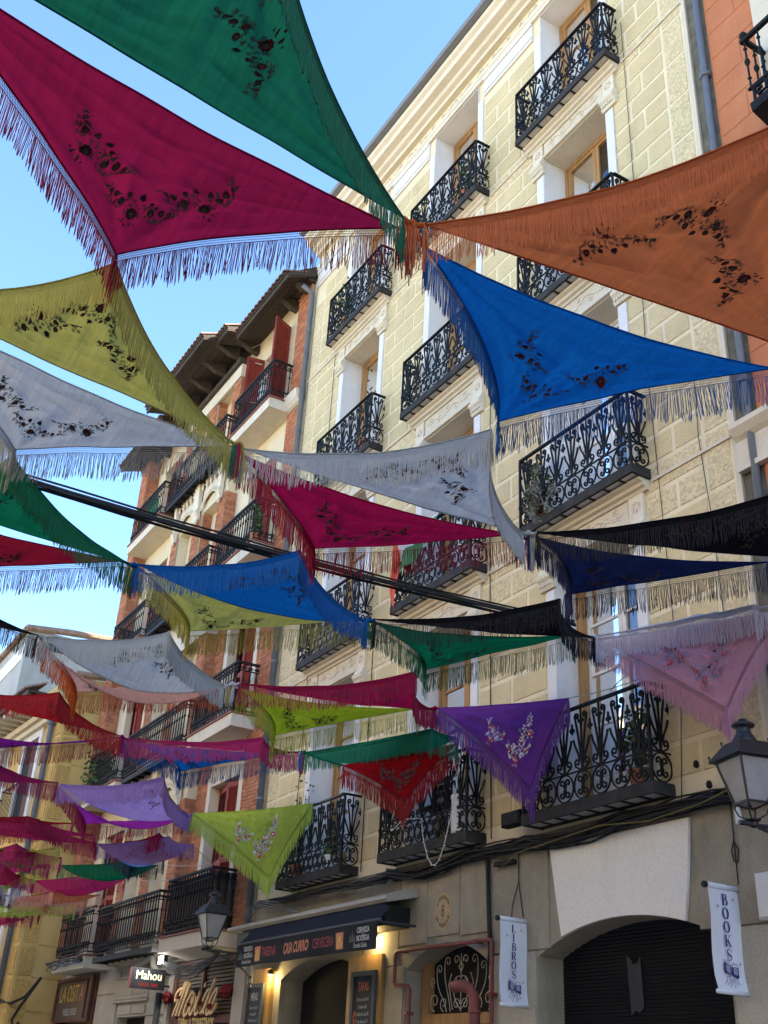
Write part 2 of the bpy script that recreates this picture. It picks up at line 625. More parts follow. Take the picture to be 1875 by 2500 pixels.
def arch_wall(mb, x0, x1, z0, z1, y, arches, depth, n=18):
    """Ground-floor wall with arched openings down to z0."""
    edges = [x0]
    for a, b, s, r in arches:
        edges += [a, b]
    edges.append(x1)
    for i in range(0, len(edges), 2):
        mb.quad((edges[i], y, z0), (edges[i + 1], y, z0), (edges[i + 1], y, z1), (edges[i], y, z1))
    for a, b, s, r in arches:
        for k in range(n):
            xa = a + (b - a) * k / n
            xb = a + (b - a) * (k + 1) / n
            za, zb = arch_z(xa, a, b, s, r), arch_z(xb, a, b, s, r)
            mb.quad((xa, y, za), (xb, y, zb), (xb, y, z1), (xa, y, z1))
            mb.quad((xa, y, za), (xa, y + depth, za), (xb, y + depth, zb), (xb, y, zb))
        for xx in (a, b):
            mb.quad((xx, y, z0), (xx, y + depth, z0), (xx, y + depth, s), (xx, y, s))


# ================================================================== cream house
FY = 7.8          # facade plane
CX0, CX1 = -17.28, -6.52
COLX = {'a': -8.725, 'b': -11.86, 'c': -14.945}
SLAB = {1: 4.26, 2: 7.83, 3: 11.27, 4: 14.66}
OPTOP = {1: 7.40, 2: 10.80, 3: 14.25, 4: 17.54}
HW = 0.70
cream = empty('cream_apartment_house', (-11.9, 8.5, 0))
tag(cream, 'tall cream apartment house with scored block render and black wrought iron balconies', 'building')

ops = []
for k, cx in COLX.items():
    for fl in (1, 2, 3, 4):
        ops.append((cx - HW, cx + HW, SLAB[fl] + 0.10, OPTOP[fl]))
b = MB()
wall_grid(b, CX0, CX1, 4.15, 18.6, FY, ops, 0.48)
b.quad((CX1, FY, 4.15), (CX1, 14, 4.15), (CX1, 14, 18.6), (CX1, FY, 18.6))
b.quad((CX0, 14, 4.15), (CX0, FY, 4.15), (CX0, FY, 18.6), (CX0, 14, 18.6))
b.quad((CX0, FY, 18.6), (CX1, FY, 18.6), (CX1, 14, 18.6), (CX0, 14, 18.6))
b.quad((CX0, 14, 0.1), (CX1, 14, 0.1), (CX1, 14, 18.6), (CX0, 14, 18.6))
wall = b.build('wall', 'render_joint', cream)

# raised render blocks, each its own piece of the wall
rnd = random.Random(4)
COURSE = 0.358
blk = {}


def block_mesh(wd, ht, m):
    key = (round(wd, 2), round(ht, 2), m)
    if key not in blk:
        q = MB()
        q.chamfer(-key[0] / 2, key[0] / 2, -0.009, 0.004, 0, key[1], 0.005)
        blk[key] = q.mesh('block', m, (0, 0, 0))
    return blk[key]


JW = 0.055
piers = [(-6.90, -7.90), (-9.60, -11.00), (-12.74, -14.08), (-15.83, -16.84)]
pier_div = {0: ([0.58], [0.34]), 1: ([0.5], [0.26, 0.74]), 2: ([0.5], [0.26, 0.74]), 3: ([0.42], [0.68])}
z = 4.42
row = 0
nblk = 0
while z + COURSE < 17.10:
    near_band = any(abs(z + COURSE - (SLAB[f] + 0.0)) < 0.19 for f in (2, 3, 4))
    for pi, (xa, xb) in enumerate(piers):
        lo, hi = min(xa, xb), max(xa, xb)
        cuts = [0] + pier_div[pi][row % 2] + [1]
        for q in range(len(cuts) - 1):
            x0 = lo + (hi - lo) * cuts[q] + JW / 2
            x1 = lo + (hi - lo) * cuts[q + 1] - JW / 2
            me = block_mesh(x1 - x0, COURSE - JW, 'rough_block' if near_band else 'render_block')
            put('block', me, ((x0 + x1) / 2, FY, z + JW / 2), wall)
            nblk += 1
    z += COURSE
    row += 1
# rough corner stones
z = 4.42
while z + 0.72 < 17.2:
    for cx, hw in ((-6.71, 0.16), (-17.06, 0.19)):
        me = block_mesh(2 * hw, 0.716 - 0.05, 'rough_block')
        put('corner_stone', me, (cx, FY, z + 0.02), wall)
    z += 0.716

# thin string courses at the balcony heights, between the openings
for fl in (2, 3, 4):
    for xa, xb in ((CX1, -7.66), (-9.80, -10.80), (-12.92, -13.90), (-15.98, CX0)):
        q = MB()
        q.box(xa, xb, FY - 0.030, FY - 0.003, SLAB[fl] - 0.055, SLAB[fl] - 0.02)
        q.build('string_course', 'plaster_trim', cream)

# entablature: architrave, frieze, stepped cornice and eaves gutter
q = MB()
prof = [(FY - 0.005, 17.56), (FY - 0.05, 17.56), (FY - 0.05, 17.64), (FY - 0.07, 17.66), (FY - 0.07, 17.74), (FY - 0.005, 17.74)]
q.prism(prof, 'x', CX0, CX1)
prof = [(FY - 0.004, 18.02), (FY - 0.10, 18.02), (FY - 0.12, 18.08), (FY - 0.20, 18.11), (FY - 0.23, 18.17), (FY - 0.36, 18.20),
        (FY - 0.37, 18.32), (FY - 0.43, 18.36), (FY - 0.45, 18.43), (FY - 0.004, 18.43)]
q.prism(prof, 'x', CX0 - 0.02, CX1 + 0.05)
q.build('cornice', 'trim_relief', cream)
for xa, xb in ((CX1 - 0.02, -7.80), (-9.62, -10.98), (-12.76, -14.06), (-15.85, CX0 + 0.02)):
    q = MB()
    q.box(xa, xb, FY - 0.035, FY - 0.002, 17.13, 17.20)
    q.box(xa, xb, FY - 0.050, FY - 0.002, 17.20, 17.24)
    q.box(xa, xb, FY - 0.030, FY - 0.002, 17.24, 17.50)
    q.box(xa, xb, FY - 0.055, FY - 0.002, 17.50, 17.555)
    q.build('architrave', 'white_paint', cream)
q = MB()
g0 = [(-0.46, 18.44), (-0.56, 18.46), (-0.59, 18.52), (-0.57, 18.55), (-0.46, 18.53)]
q.prism([(FY + p[0], p[1]) for p in g0], 'x', CX0 - 0.05, CX1 + 0.08)
q.build('gutter', 'gutter_grey', cream)
q = MB()
q.add([(CX0, FY - 0.5, 18.55), (CX1, FY - 0.5, 18.55), (CX1, 13.5, 20.6), (CX0, 13.5, 20.6)], [(0, 1, 2, 3)])
q.add([(CX0, FY - 0.5, 18.50), (CX1, FY - 0.5, 18.50), (CX1, 13.5, 20.5), (CX0, 13.5, 20.5)], [(3, 2, 1, 0)])
q.build('roof', 'roof_tile', cream)


def scroll_relief(mb, cx, cz, length, h, y, flip=1):
    """A flat plaster vine: a wave with spiral tendrils and small leaves."""
    n = 24
    path = []
    for i in range(n + 1):
        t = i / n
        path.append((cx + (t - 0.5) * length, y, cz + math.sin(t * math.pi * 4) * h * 0.22 * flip))
    mb.tube(path, 0.010, 4)
    for k in range(5):
        t = (k + 0.5) / 5
        sx = cx + (t - 0.5) * length
        sgn = 1 if k % 2 == 0 else -1
        sp = spiral(sx, cz + sgn * h * 0.10, h * 0.30, h * 0.06, 90 * sgn, 90 * sgn + 480 * sgn, 14)
        mb.tube([(p[0], y - 0.002, p[1]) for p in sp], 0.008, 4)
        for a in (30, 150, 270):
            lx, lz = sx + math.cos(R(a + 40 * k)) * h * 0.38, cz + math.sin(R(a + 40 * k)) * h * 0.38
            mb.add([(lx - 0.022, y, lz), (lx, y - 0.012, lz + 0.012), (lx + 0.022, y, lz), (lx, y - 0.012, lz - 0.012)], [(0, 1, 2, 3)])


# frieze vines under the cornice, one per bay
for k in range(9):
    q = MB()
    scroll_relief(q, CX1 - 0.62 - k * 1.19, 17.87, 1.05, 0.22, FY - 0.006, 1 if k % 2 else -1)
    q.build('frieze_vine', 'trim_relief', cream)


# ---- lintels, jambs and windows of one bay
def lintel(cx, fl):
    zt = OPTOP[fl]
    zs = SLAB[fl + 1]
    p = empty('lintel', (cx, FY, zt), cream)
    q = MB()
    # panel with a fillet frame
    q.box(cx - 0.66, cx + 0.66, FY - 0.030, FY - 0.002, zt + 0.0, zs - 0.12)
    q.box(cx - 0.69, cx + 0.69, FY - 0.045, FY - 0.003, zt + 0.004, zt + 0.05)
    # stepped crown moulding that carries the balcony
    prof = [(FY - 0.002, zs - 0.13), (FY - 0.055, zs - 0.13), (FY - 0.07, zs - 0.10), (FY - 0.11, zs - 0.085), (FY - 0.12, zs - 0.05),
            (FY - 0.165, zs - 0.03), (FY - 0.175, zs - 0.004), (FY - 0.002, zs - 0.004)]
    q.prism(prof, 'x', cx - 1.0, cx + 1.0)
    q.build('moulding', 'plaster_trim', p)
    q = MB()
    scroll_relief(q, cx, (zt + zs) / 2 - 0.035, 1.15, 0.22, FY - 0.033)
    q.build('carved_vine', 'trim_relief', p)
    for s in (-1, 1):
        xc = cx + s * 0.80
        q = MB()
        q.box(xc - 0.115, xc + 0.115, FY - 0.048, FY - 0.003, zt - 0.02, zs - 0.12)
        for a in range(8):
            ca, sa = math.cos(R(a * 45)), math.sin(R(a * 45))
            zc = (zt + zs) / 2 - 0.06
            q.add([(xc + ca * 0.02, FY - 0.05, zc + sa * 0.02), (xc + ca * 0.05 - sa * 0.02, FY - 0.062, zc + sa * 0.05 + ca * 0.02),
                   (xc + ca * 0.08, FY - 0.05, zc + sa * 0.08), (xc + ca * 0.05 + sa * 0.02, FY - 0.062, zc + sa * 0.05 - ca * 0.02)], [(0, 1, 2, 3)])
        q.build('rosette_block', 'trim_relief', p)
        # moulded capital below the block
        q = MB()
        prof = [(FY - 0.003, zt - 0.30), (FY - 0.05, zt - 0.30), (FY - 0.07, zt - 0.26), (FY - 0.07, zt - 0.20), (FY - 0.11, zt - 0.16),
                (FY - 0.12, zt - 0.11), (FY - 0.085, zt - 0.08), (FY - 0.07, zt - 0.022), (FY - 0.003, zt - 0.022)]
        q.prism(prof, 'x', xc - 0.135, xc + 0.135)
        for t in range(5):
            xx = xc - 0.11 + t * 0.048
            q.box(xx, xx + 0.026, FY - 0.092, FY - 0.071, zt - 0.255, zt - 0.205)
        q.build('capital', 'trim_relief', p)


for kc, cx in COLX.items():
    for fl in (1, 2, 3):
        lintel(cx, fl)
    for fl in (1, 2, 3, 4):
        zt = OPTOP[fl]
        for s in (-1, 1):
            q = MB()
            top = zt - 0.32 if fl < 4 else 17.10
            q.box(cx + s * (HW - 0.006), cx + s * (HW + 0.145), FY - 0.028, FY - 0.002, SLAB[fl] + 0.13, top)
            q.build('jamb', 'white_paint', cream)
            q = MB()
            q.box(cx + s * HW, cx + s * (HW - 0.012), FY - 0.02, FY + 0.47, SLAB[fl] + 0.13, zt - 0.002)
            q.build('reveal', 'white_paint', cream)
        q = MB()
        q.box(cx - HW + 0.013, cx + HW - 0.013, FY - 0.02 if fl == 4 else FY + 0.002, FY + 0.47, zt - 0.014, zt - 0.002)
        q.build('soffit', 'slab_cream' if fl < 4 else 'white_paint', cream)


def window(building, cx, hw, z0, z1, y, fmat, backing, panes=4, bars_white=False, backy=0.35):
    """Two-leaf glazed door: outer frame and leaves, every pane its own piece."""
    win = MB()
    t = 0.055
    win.box(cx - hw, cx - hw + t, y, y + 0.09, z0, z1)
    win.box(cx + hw - t, cx + hw, y, y + 0.09, z0, z1)
    win.box(cx - hw + t, cx + hw - t, y, y + 0.09, z1 - t, z1)
    lw = 0.06
    for s in (-1, 1):
        xi, xo = cx + s * 0.004, cx + s * (hw - t - 0.003)
        a, b_ = min(xi, xo), max(xi, xo)
        win.box(a, a + lw, y + 0.012, y + 0.065, z0, z1 - t - 0.004)
        win.box(b_ - lw, b_, y + 0.012, y + 0.065, z0, z1 - t - 0.004)
        win.box(a + lw, b_ - lw, y + 0.012, y + 0.065, z1 - t - lw - 0.004, z1 - t - 0.004)
        win.box(a + lw, b_ - lw, y + 0.012, y + 0.065, z0, z0 + 0.42)
        zz0, zz1 = z0 + 0.42, z1 - t - lw - 0.004
        for k in range(1, panes):
            zk = zz0 + (zz1 - zz0) * k / panes
            win.box(a + lw, b_ - lw, y + 0.02, y + 0.055, zk - 0.016, zk + 0.016)
    o = win.build('window', fmat, building)
    for s in (-1, 1):
        xi, xo = cx + s * (0.004 + lw), cx + s * (hw - t - 0.003 - lw)
        zz0, zz1 = z0 + 0.42, z1 - t - lw - 0.004
        for k in range(panes):
            za = zz0 + (zz1 - zz0) * k / panes + 0.016
            zb = zz0 + (zz1 - zz0) * (k + 1) / panes - 0.016
            q = MB()
            tilt = 0.004 * s
            q.add([(xi, y + 0.036 + tilt, za), (xo, y + 0.036 - tilt, za), (xo, y + 0.040 - tilt, zb), (xi, y + 0.040 + tilt, zb)], [(0, 1, 2, 3)])
            q.build('glass_pane', 'glass', o)
    if backing == 'curtain':
        q = MB()
        n = 40
        vs_, fs = [], []
        for i in range(n + 1):
            x = cx - hw + 0.05 + (2 * hw - 0.1) * i / n
            yy = y + 0.16 + 0.022 * math.sin(i * 1.7) + 0.01 * math.sin(i * 0.6)
            vs_ += [(x, yy, z0 + 0.02), (x, yy, z1 - 0.02)]
        for i in range(n):
            if abs(i - n / 2) < 2:
                continue
            fs.append((2 * i, 2 * i + 2, 2 * i + 3, 2 * i + 1))
        q.add(vs_, fs)
        q.build('curtain', 'curtain', o)
    elif backing:
        q = MB()
        nb = 8
        for i in range(nb):
            xa = cx - hw + 0.03 + (2 * hw - 0.06) * i / nb
            xb = cx - hw + 0.03 + (2 * hw - 0.06) * (i + 1) / nb - 0.006
            q.box(xa, xb, y + 0.14, y + 0.17, z0 + 0.02, z1 - 0.03)
        q.build('inner_shutter', backing, o)
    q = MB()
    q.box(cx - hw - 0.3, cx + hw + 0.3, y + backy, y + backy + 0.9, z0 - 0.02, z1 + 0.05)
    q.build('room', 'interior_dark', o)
    return o


WSTYLE = {('a', 4): ('wood_tan', 'curtain'), ('b', 4): ('wood_tan', 'wood_gold'), ('c', 4): ('wood_tan', 'curtain'),
          ('a', 3): ('wood_tan', None), ('b', 3): ('wood_tan', 'curtain'), ('c', 3): ('wood_tan', 'wood_gold'),
          ('a', 2): ('door_white', None), ('b', 2): ('wood_tan', 'curtain'), ('c', 2): ('wood_tan', 'wood_gold'),
          ('a', 1): ('door_white', 'interior_warm'), ('b', 1): ('wood_tan', 'curtain'), ('c', 1): ('wood_tan', 'wood_gold')}
for (kc, fl), (fm, bk) in WSTYLE.items():
    window(cream, COLX[kc], HW - 0.02, SLAB[fl] + 0.13, OPTOP[fl] - 0.02, FY + 0.385, fm, bk, panes=4 if fl == 1 else 3)
# tan strip of bare frame beside the white door on the first floor
q = MB()
q.box(COLX['a'] - HW + 0.014, COLX['a'] - HW + 0.10, FY + 0.30, FY + 0.384, SLAB[1] + 0.13, OPTOP[1] - 0.02)
q.build('door_frame_strip', 'wood_tan', cream)


# ---- wrought iron balconies
def iron_path(mb, pts, r=0.0075, y=0.0):
    mb.tube([(p[0], y, p[1]) for p in pts], r * 1.6, 4, ref=(0, 1, 0))


def mk_fan():
    m = MB()
    iron_path(m, [(0, 0), (0, 0.66)], 0.008)
    for s in (-1, 1):
        iron_path(m, bez((0, 0.0), (s * 0.02, 0.2), (s * 0.05, 0.35), (s * 0.105, 0.56), 7) +
                  [(s * p[0], p[1]) for p in spiral(0.075, 0.585, 0.040, 0.012, -40, 400, 11)], 0.0085)
        iron_path(m, bez((0, 0.40), (s * 0.005, 0.46), (s * 0.012, 0.5), (s * 0.020, 0.53), 3) +
                  [(s * p[0], p[1]) for p in spiral(0.038, 0.53, 0.022, 0.008, 180, -150, 7)], 0.006)
        iron_path(m, bez((0, 0.02), (s * 0.03, 0.0), (s * 0.05, 0.0), (s * 0.085, 0.03), 4) +
                  [(s * p[0], p[1]) for p in spiral(0.088, 0.082, 0.052, 0.014, -90, 330, 12)], 0.0075)
        iron_path(m, bez((s * 0.045, 0.10), (s * 0.05, 0.2), (s * 0.12, 0.22), (s * 0.150, 0.34), 6), 0.0085)
        # half of the fleur between two fans
        iron_path(m, [(s * p[0], p[1]) for p in spiral(0.145, 0.44, 0.026, 0.008, 0, 330, 8)], 0.006)
        iron_path(m, [(s * 0.171, 0.40), (s * 0.160, 0.45), (s * 0.165, 0.50), (s * 0.171, 0.52)], 0.007)
    return m.mesh('scroll_fan', 'iron', (0, 0, 0))


def mk_rosette():
    m = MB()
    ring = [(0.150 * math.cos(a), 0.155 + 0.145 * math.sin(a)) for a in [2 * math.pi * i / 18 for i in range(19)]]
    iron_path(m, ring, 0.007)
    for sx in (-1, 1):
        for sz in (-1, 1):
            sp = spiral(0.052, 0.060, 0.046, 0.012, 225, -130, 10)
            iron_path(m, [(0, 0.155)] + [(sx * p[0], 0.155 + sz * p[1]) for p in sp], 0.0075)
    m.lathe((0, -0.010, 0.155), [(0.004, 0), (0.018, 0.004), (0.018, 0.016), (0.004, 0.02)], 8, 'y')
    return m.mesh('rosette', 'iron', (0, 0, 0))


FAN, ROS = mk_fan(), mk_rosette()
BW = 1.035       # half width
BY0, BY1 = 7.50, FY


def balcony(cx, fl):
    zb = SLAB[fl]
    z1 = zb + 0.115
    p = MB()
    # iron edge frame and ribs under the floor
    p.box(cx - BW, cx + BW, BY0, BY0 + 0.035, zb, z1)
    p.box(cx - BW, cx - BW + 0.035, BY0 + 0.035, BY1 + 0.02, zb, z1)
    p.box(cx + BW - 0.035, cx + BW, BY0 + 0.035, BY1 + 0.02, zb, z1)
    n = 8
    for i in range(1, n):
        x = cx - BW + 2 * BW * i / n
        p.box(x - 0.016, x + 0.016, BY0 + 0.035, BY1 - 0.001, zb + 0.006, z1 - 0.015)
    p.box(cx - BW + 0.035, cx + BW - 0.035, BY1 - 0.06, BY1 - 0.002, zb + 0.006, z1 - 0.02)
    o = p.build('balcony', 'iron_worn', cream)
    for i in range(n):
        xa, xb = cx - BW + 2 * BW * i / n + 0.017, cx - BW + 2 * BW * (i + 1) / n - 0.017
        if i == 0:
            xa = cx - BW + 0.036
        if i == n - 1:
            xb = cx + BW - 0.036
        q = MB()
        q.box(xa, xb, BY0 + 0.036, BY1 - 0.061, zb + 0.018, z1 - 0.01)
        q.build('floor_panel', 'slab_grey', o)
    q = MB()
    zr = zb + 1.13
    yf = BY0 + 0.02
    xl, xr = cx - BW + 0.02, cx + BW - 0.02
    for zz, h, wd in ((zr, 0.028, 0.022), (z1 + 0.315, 0.014, 0.010), (z1 + 0.012, 0.012, 0.010)):
        q.box(xl, xr, yf - wd, yf + wd, zz - h, zz)
        for x in (xl, xr):
            q.box(x - wd, x + wd, yf + wd, BY1 + 0.01, zz - h, zz - 0.001)
    q.build('handrail', 'iron', o)
    for x in (xl, xr):
        q = MB()
        q.box(x - 0.014, x + 0.014, yf - 0.014, yf + 0.014, z1, zr - 0.028)
        q.lathe((x, yf, z1 + 0.27), [(0.016, 0), (0.026, 0.03), (0.026, 0.05), (0.016, 0.08)], 8)
        q.build('corner_post', 'iron', o)
    nf = 7
    for i in range(nf):
        x = xl + (xr - xl) * (i + 0.5) / nf
        put('scroll_fan', FAN, (x, yf, z1 + 0.315), o, scale=(0.86, 1, 1))
        put('rosette', ROS, (x, yf, z1 + 0.003), o, scale=(0.92, 1, 1.0))
    for x in (xl, xr):
        put('scroll_fan', FAN, (x, (yf + BY1) / 2, z1 + 0.315), o, rotz=R(90), scale=(0.80, 1, 1))
        put('rosette', ROS, (x, (yf + BY1) / 2, z1 + 0.003), o, rotz=R(90), scale=(0.88, 1, 1))
    return o


for kc, cx in COLX.items():
    for fl in (1, 2, 3, 4):
        balcony(cx, fl)

# ---- ground floor of the cream house: granite with three arches
ARCH = [(-16.10, -13.66, 3.00, 0.26), (-12.54, -10.76, 2.95, 0.27), (-9.88, -7.20, 2.95, 0.285)]
b = MB()
arch_wall(b, CX0, CX1, 0.12, 4.15, FY, ARCH, 0.38)
b.quad((CX1, FY, 0.1), (CX1, 12, 0.1), (CX1, 12, 4.15), (CX1, FY, 4.15))
gw = b.build('ground_floor_wall', 'granite', cream)
# ledge above the granite
q = MB()
q.prism([(FY - 0.002, 4.13), (FY - 0.035, 4.13), (FY - 0.06, 4.17), (FY - 0.06, 4.21), (FY - 0.002, 4.23)], 'x', CX0, CX1)
q.build('ledge', 'old_stone', cream)
# big granite slabs dressed on the wall, with open joints between them
for xa, xb, za, zb, m in ((-7.16, -6.54, 0.14, 3.015, 'granite_pale'), (-7.50, -6.54, 3.03, 4.10, 'granite'), (-10.72, -9.91, 0.14, 3.005, 'granite_pale'),
                          (-10.72, -9.66, 3.02, 4.11, 'granite'), (-11.33, -10.74, 3.27, 4.11, 'granite'), (-12.05, -11.345, 3.30, 4.11, 'granite'),
                          (-12.70, -12.065, 3.24, 4.11, 'granite'), (-13.60, -12.715, 3.02, 4.11, 'granite'), (-13.0, -12.57, 0.14, 3.005, 'granite')):
    q = MB()
    q.chamfer(xa, xb, FY - 0.022, FY - 0.001, za, zb, 0.006)
    q.build('granite_slab', m, gw)
# white keystone panel over the bookshop arch
pts = [(-9.60, 4.045), (-7.52, 4.035)]
n = 14
arc = []
for i in range(n + 1):
    x = -7.655 + (-9.435 + 7.655) * i / n
    arc.append((x, arch_z(x, -9.88, -7.20, 2.95, 0.285) + 0.003))
poly = [pts[0]] + [pts[1]] + [(-7.575, 3.60)] + arc + [(-9.52, 3.58)]
q = MB()
q.prism(poly, 'y', FY - 0.038, FY - 0.002)
q.build('white_keystone', 'stucco_white', cream)
# dark roller shutter inside the arch
sh = empty('roller_shutter', (-8.54, 8.15, 0.12), cream)
z = 0.14
q = MB()
while z < 3.25:
    q.add([(-9.87, 8.15, z), (-7.21, 8.15, z), (-7.21, 8.128, z + 0.03), (-9.87, 8.128, z + 0.03), (-7.21, 8.15, z + 0.036), (-9.87, 8.15, z + 0.036)],
          [(0, 1, 2, 3), (3, 2, 4, 5)])
    z += 0.036
q.build('slats', 'black_paint', sh)
q = MB()
q.add([(-8.86, 8.12, 2.94), (-8.80, 8.12, 2.90), (-8.76, 8.12, 2.84), (-8.70, 8.12, 2.86), (-8.66, 8.12, 2.92), (-8.64, 8.12, 2.45), (-8.70, 8.12, 2.40), (-8.76, 8.12, 2.42), (-8.82, 8.12, 2.38)], [(0, 1, 2, 3, 4, 5, 6, 7, 8)])
q.build('torn_poster', 'faded_poster', sh)
# wooden street door with an iron grille in its fanlight
dr = empty('street_door', (-11.65, 8.1, 0.12), cream)
q = MB()
q.box(-12.50, -12.36, 8.02, 8.12, 0.13, 3.15)
q.box(-10.94, -10.80, 8.02, 8.12, 0.13, 3.15)
q.box(-12.36, -10.94, 8.02, 8.12, 2.34, 2.46)
q.box(-12.36, -11.66, 8.06, 8.12, 0.13, 2.34)
q.box(-11.64, -10.94, 8.06, 8.12, 0.13, 2.34)
q.build('door_frame', 'wood_tan', dr)
q = MB()


def thin(pts, r_=0.0045):
    q.tube([(p[0], 8.03, p[1]) for p in pts], r_, 4, ref=(0, 1, 0))


for s in (-1, 1):
    mx_ = lambda pts: [(-11.65 + s * p[0], p[1]) for p in pts]
    thin(mx_(bez((0.0, 2.50), (0.22, 2.62), (0.20, 2.92), (0.0, 2.86), 12)))
    thin(mx_(spiral(0.06, 2.80, 0.055, 0.012, 60, -330, 14)))
    thin(mx_(spiral(0.09, 2.56, 0.07, 0.015, 180, -260, 14)))
    thin(mx_([(0.0, 2.92), (0.05, 2.97), (0.0, 3.03)]))
    thin(mx_(spiral(0.10, 3.05, 0.06, 0.014, 200, -200, 13)))
    thin(mx_(bez((0.22, 2.48), (0.24, 2.7), (0.40, 2.8), (0.34, 3.06), 9) + spiral(0.28, 3.04, 0.06, 0.015, 20, 400, 12)))
    thin(mx_(bez((0.30, 2.48), (0.34, 2.65), (0.55, 2.7), (0.52, 2.96), 9) + spiral(0.46, 2.96, 0.06, 0.015, 0, 400, 12)))
    thin(mx_(spiral(0.36, 2.57, 0.085, 0.02, -90, 330, 16)))
    thin(mx_(spiral(0.56, 2.60, 0.11, 0.02, -90, 360, 18)))
    thin(mx_(spiral(0.60, 2.82, 0.06, 0.015, -90, 330, 14)))
    thin(mx_([(0.17, 2.50), (0.26, 2.78), (0.20, 2.9)]))
thin([(-11.65, 2.48), (-11.65, 3.12)])
q.build('fanlight_grille', 'plaster_trim', dr)
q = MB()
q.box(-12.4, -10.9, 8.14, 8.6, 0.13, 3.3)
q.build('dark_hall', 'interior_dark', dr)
# bar entrance: vaulted dark passage behind the arch
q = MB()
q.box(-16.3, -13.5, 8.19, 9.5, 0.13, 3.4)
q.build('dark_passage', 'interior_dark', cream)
# timber boarding on both sides of the bar entrance
for x0, x1 in ((-17.05, -16.30), (-13.90, -13.02)):
    k = 0
    x = x0
    while x < x1 - 0.02:
        q = MB()
        wv = min(0.125, x1 - x)
        q.box(x, x + wv - 0.006, FY - 0.07, FY - 0.003, 0.14, 3.18)
        q.build('timber_board', 'wood_gold', cream)
        x += 0.125
# stone hood over the awning
q = MB()
q.prism([(FY - 0.023, 3.80), (FY - 0.46, 3.70), (FY - 0.50, 3.735), (FY - 0.49, 3.775), (FY - 0.023, 3.93)], 'x', -17.20, -12.28)
q.build('hood', 'granite_pale', cream)
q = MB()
q.box(-17.0, -12.45, FY - 0.40, FY - 0.024, 3.44, 3.69)  # black box standing in for the shadow between hood and canopy
q.build('hood_shadow_box', 'black_paint', cream)
# painted oval plate with the house number
ov = MB()
ov.prism([(-11.69 + 0.195 * math.cos(2 * math.pi * i / 28), 3.575 + 0.225 * math.sin(2 * math.pi * i / 28)) for i in range(28)], 'y', FY - 0.026, FY - 0.018)
ovo = ov.build('number_plate', 'pale_oval', cream)
q = MB()
lay_text(q, '8', 0.20, (-11.69, FY - 0.0285, 3.575), (1, 0, 0), (0, 0, 1), sx=0.75)


def arc_text(mb, txt, cx, cz, r, a0, a1, size, y, inward=False):
    for i, ch in enumerate(txt):
        a = R(a0 + (a1 - a0) * (i / max(len(txt) - 1, 1)))
        d = Vector((math.cos(a), 0, math.sin(a)))
        uy = -d if inward else d
        ux = Vector((uy.z, 0, -uy.x))
        lay_text(mb, ch, size, Vector((cx, y, cz)) + Vector((d.x * r * 0.85, 0, d.z * r)), ux, uy, bold=0.002)


arc_text(q, 'ASEGURADA', -11.69, 3.575, 0.165, 150, 30, 0.055, FY - 0.0285)
arc_text(q, 'DE YNCENDIOS', -11.69, 3.575, 0.165, 205, 335, 0.055, FY - 0.0285, True)
q.build('painted_lettering', 'oval_ink', ovo)
# ================================================================== brick house
BFY = 7.8
brickh = empty('brick_apartment_house', (-22.4, 8.5, 0))
tag(brickh, 'brick apartment house with cream bands, red shutters and deep timber eaves', 'building')
BTOP = {1: 3.85, 2: 7.56, 3: 11.06, 4: 14.46}     # balcony floor heights
WTOP = {1: 6.60, 2: 10.15, 3: 13.55, 4: 16.73}
BAYY = 7.57
# rear wall with the two window zones
ops = []
for fl in (1, 2, 3, 4):
    for xa, xb in ((-19.85, -18.50), (-26.35, -25.0)):
        ops.append((xa, xb, BTOP[fl], WTOP[fl]))
b = MB()
wall_grid(b, -27.6, -17.30, 3.6, 17.5, BFY, ops, 0.34)
b.build('wall', 'stucco_cream', brickh)
# projecting middle bay
ops = []
for fl in (1, 2, 3, 4):
    for xa, xb in ((-22.05, -21.05), (-23.55, -22.55)):
        ops.append((xa, xb, BTOP[fl], WTOP[fl] - 0.05))
b = MB()
wall_grid(b, -24.0, -20.60, 3.6, 17.1, BAYY, ops, 0.40)
b.quad((-20.60, BAYY, 3.6), (-20.60, BFY, 3.6), (-20.60, BFY, 17.1), (-20.60, BAYY, 17.1))
b.quad((-24.0, BFY, 3.6), (-24.0, BAYY, 3.6), (-24.0, BAYY, 17.1), (-24.0, BFY, 17.1))
b.build('bay_wall', 'stucco_cream', brickh)

q = MB()
q.box(-27.5, -17.32, 8.9, 15.0, 0.1, 17.45)
q.prism([(8.9, 17.46), (15.0, 17.46), (12.0, 19.2), (10.5, 19.0)], 'x', -27.5, -17.32)
q.build('rear_block', 'stucco_cream', brickh)
BH, BL = 0.068, 0.255
brk_mesh = {}


def brick_mesh(l, m='brick'):
    k = (round(l, 3), m)
    if k not in brk_mesh:
        q = MB()
        q.chamfer(-l / 2, l / 2, -0.010, 0.004, 0, BH - 0.011, 0.004)
        brk_mesh[k] = q.mesh('brick', m, (0, 0, 0))
    return brk_mesh[k]


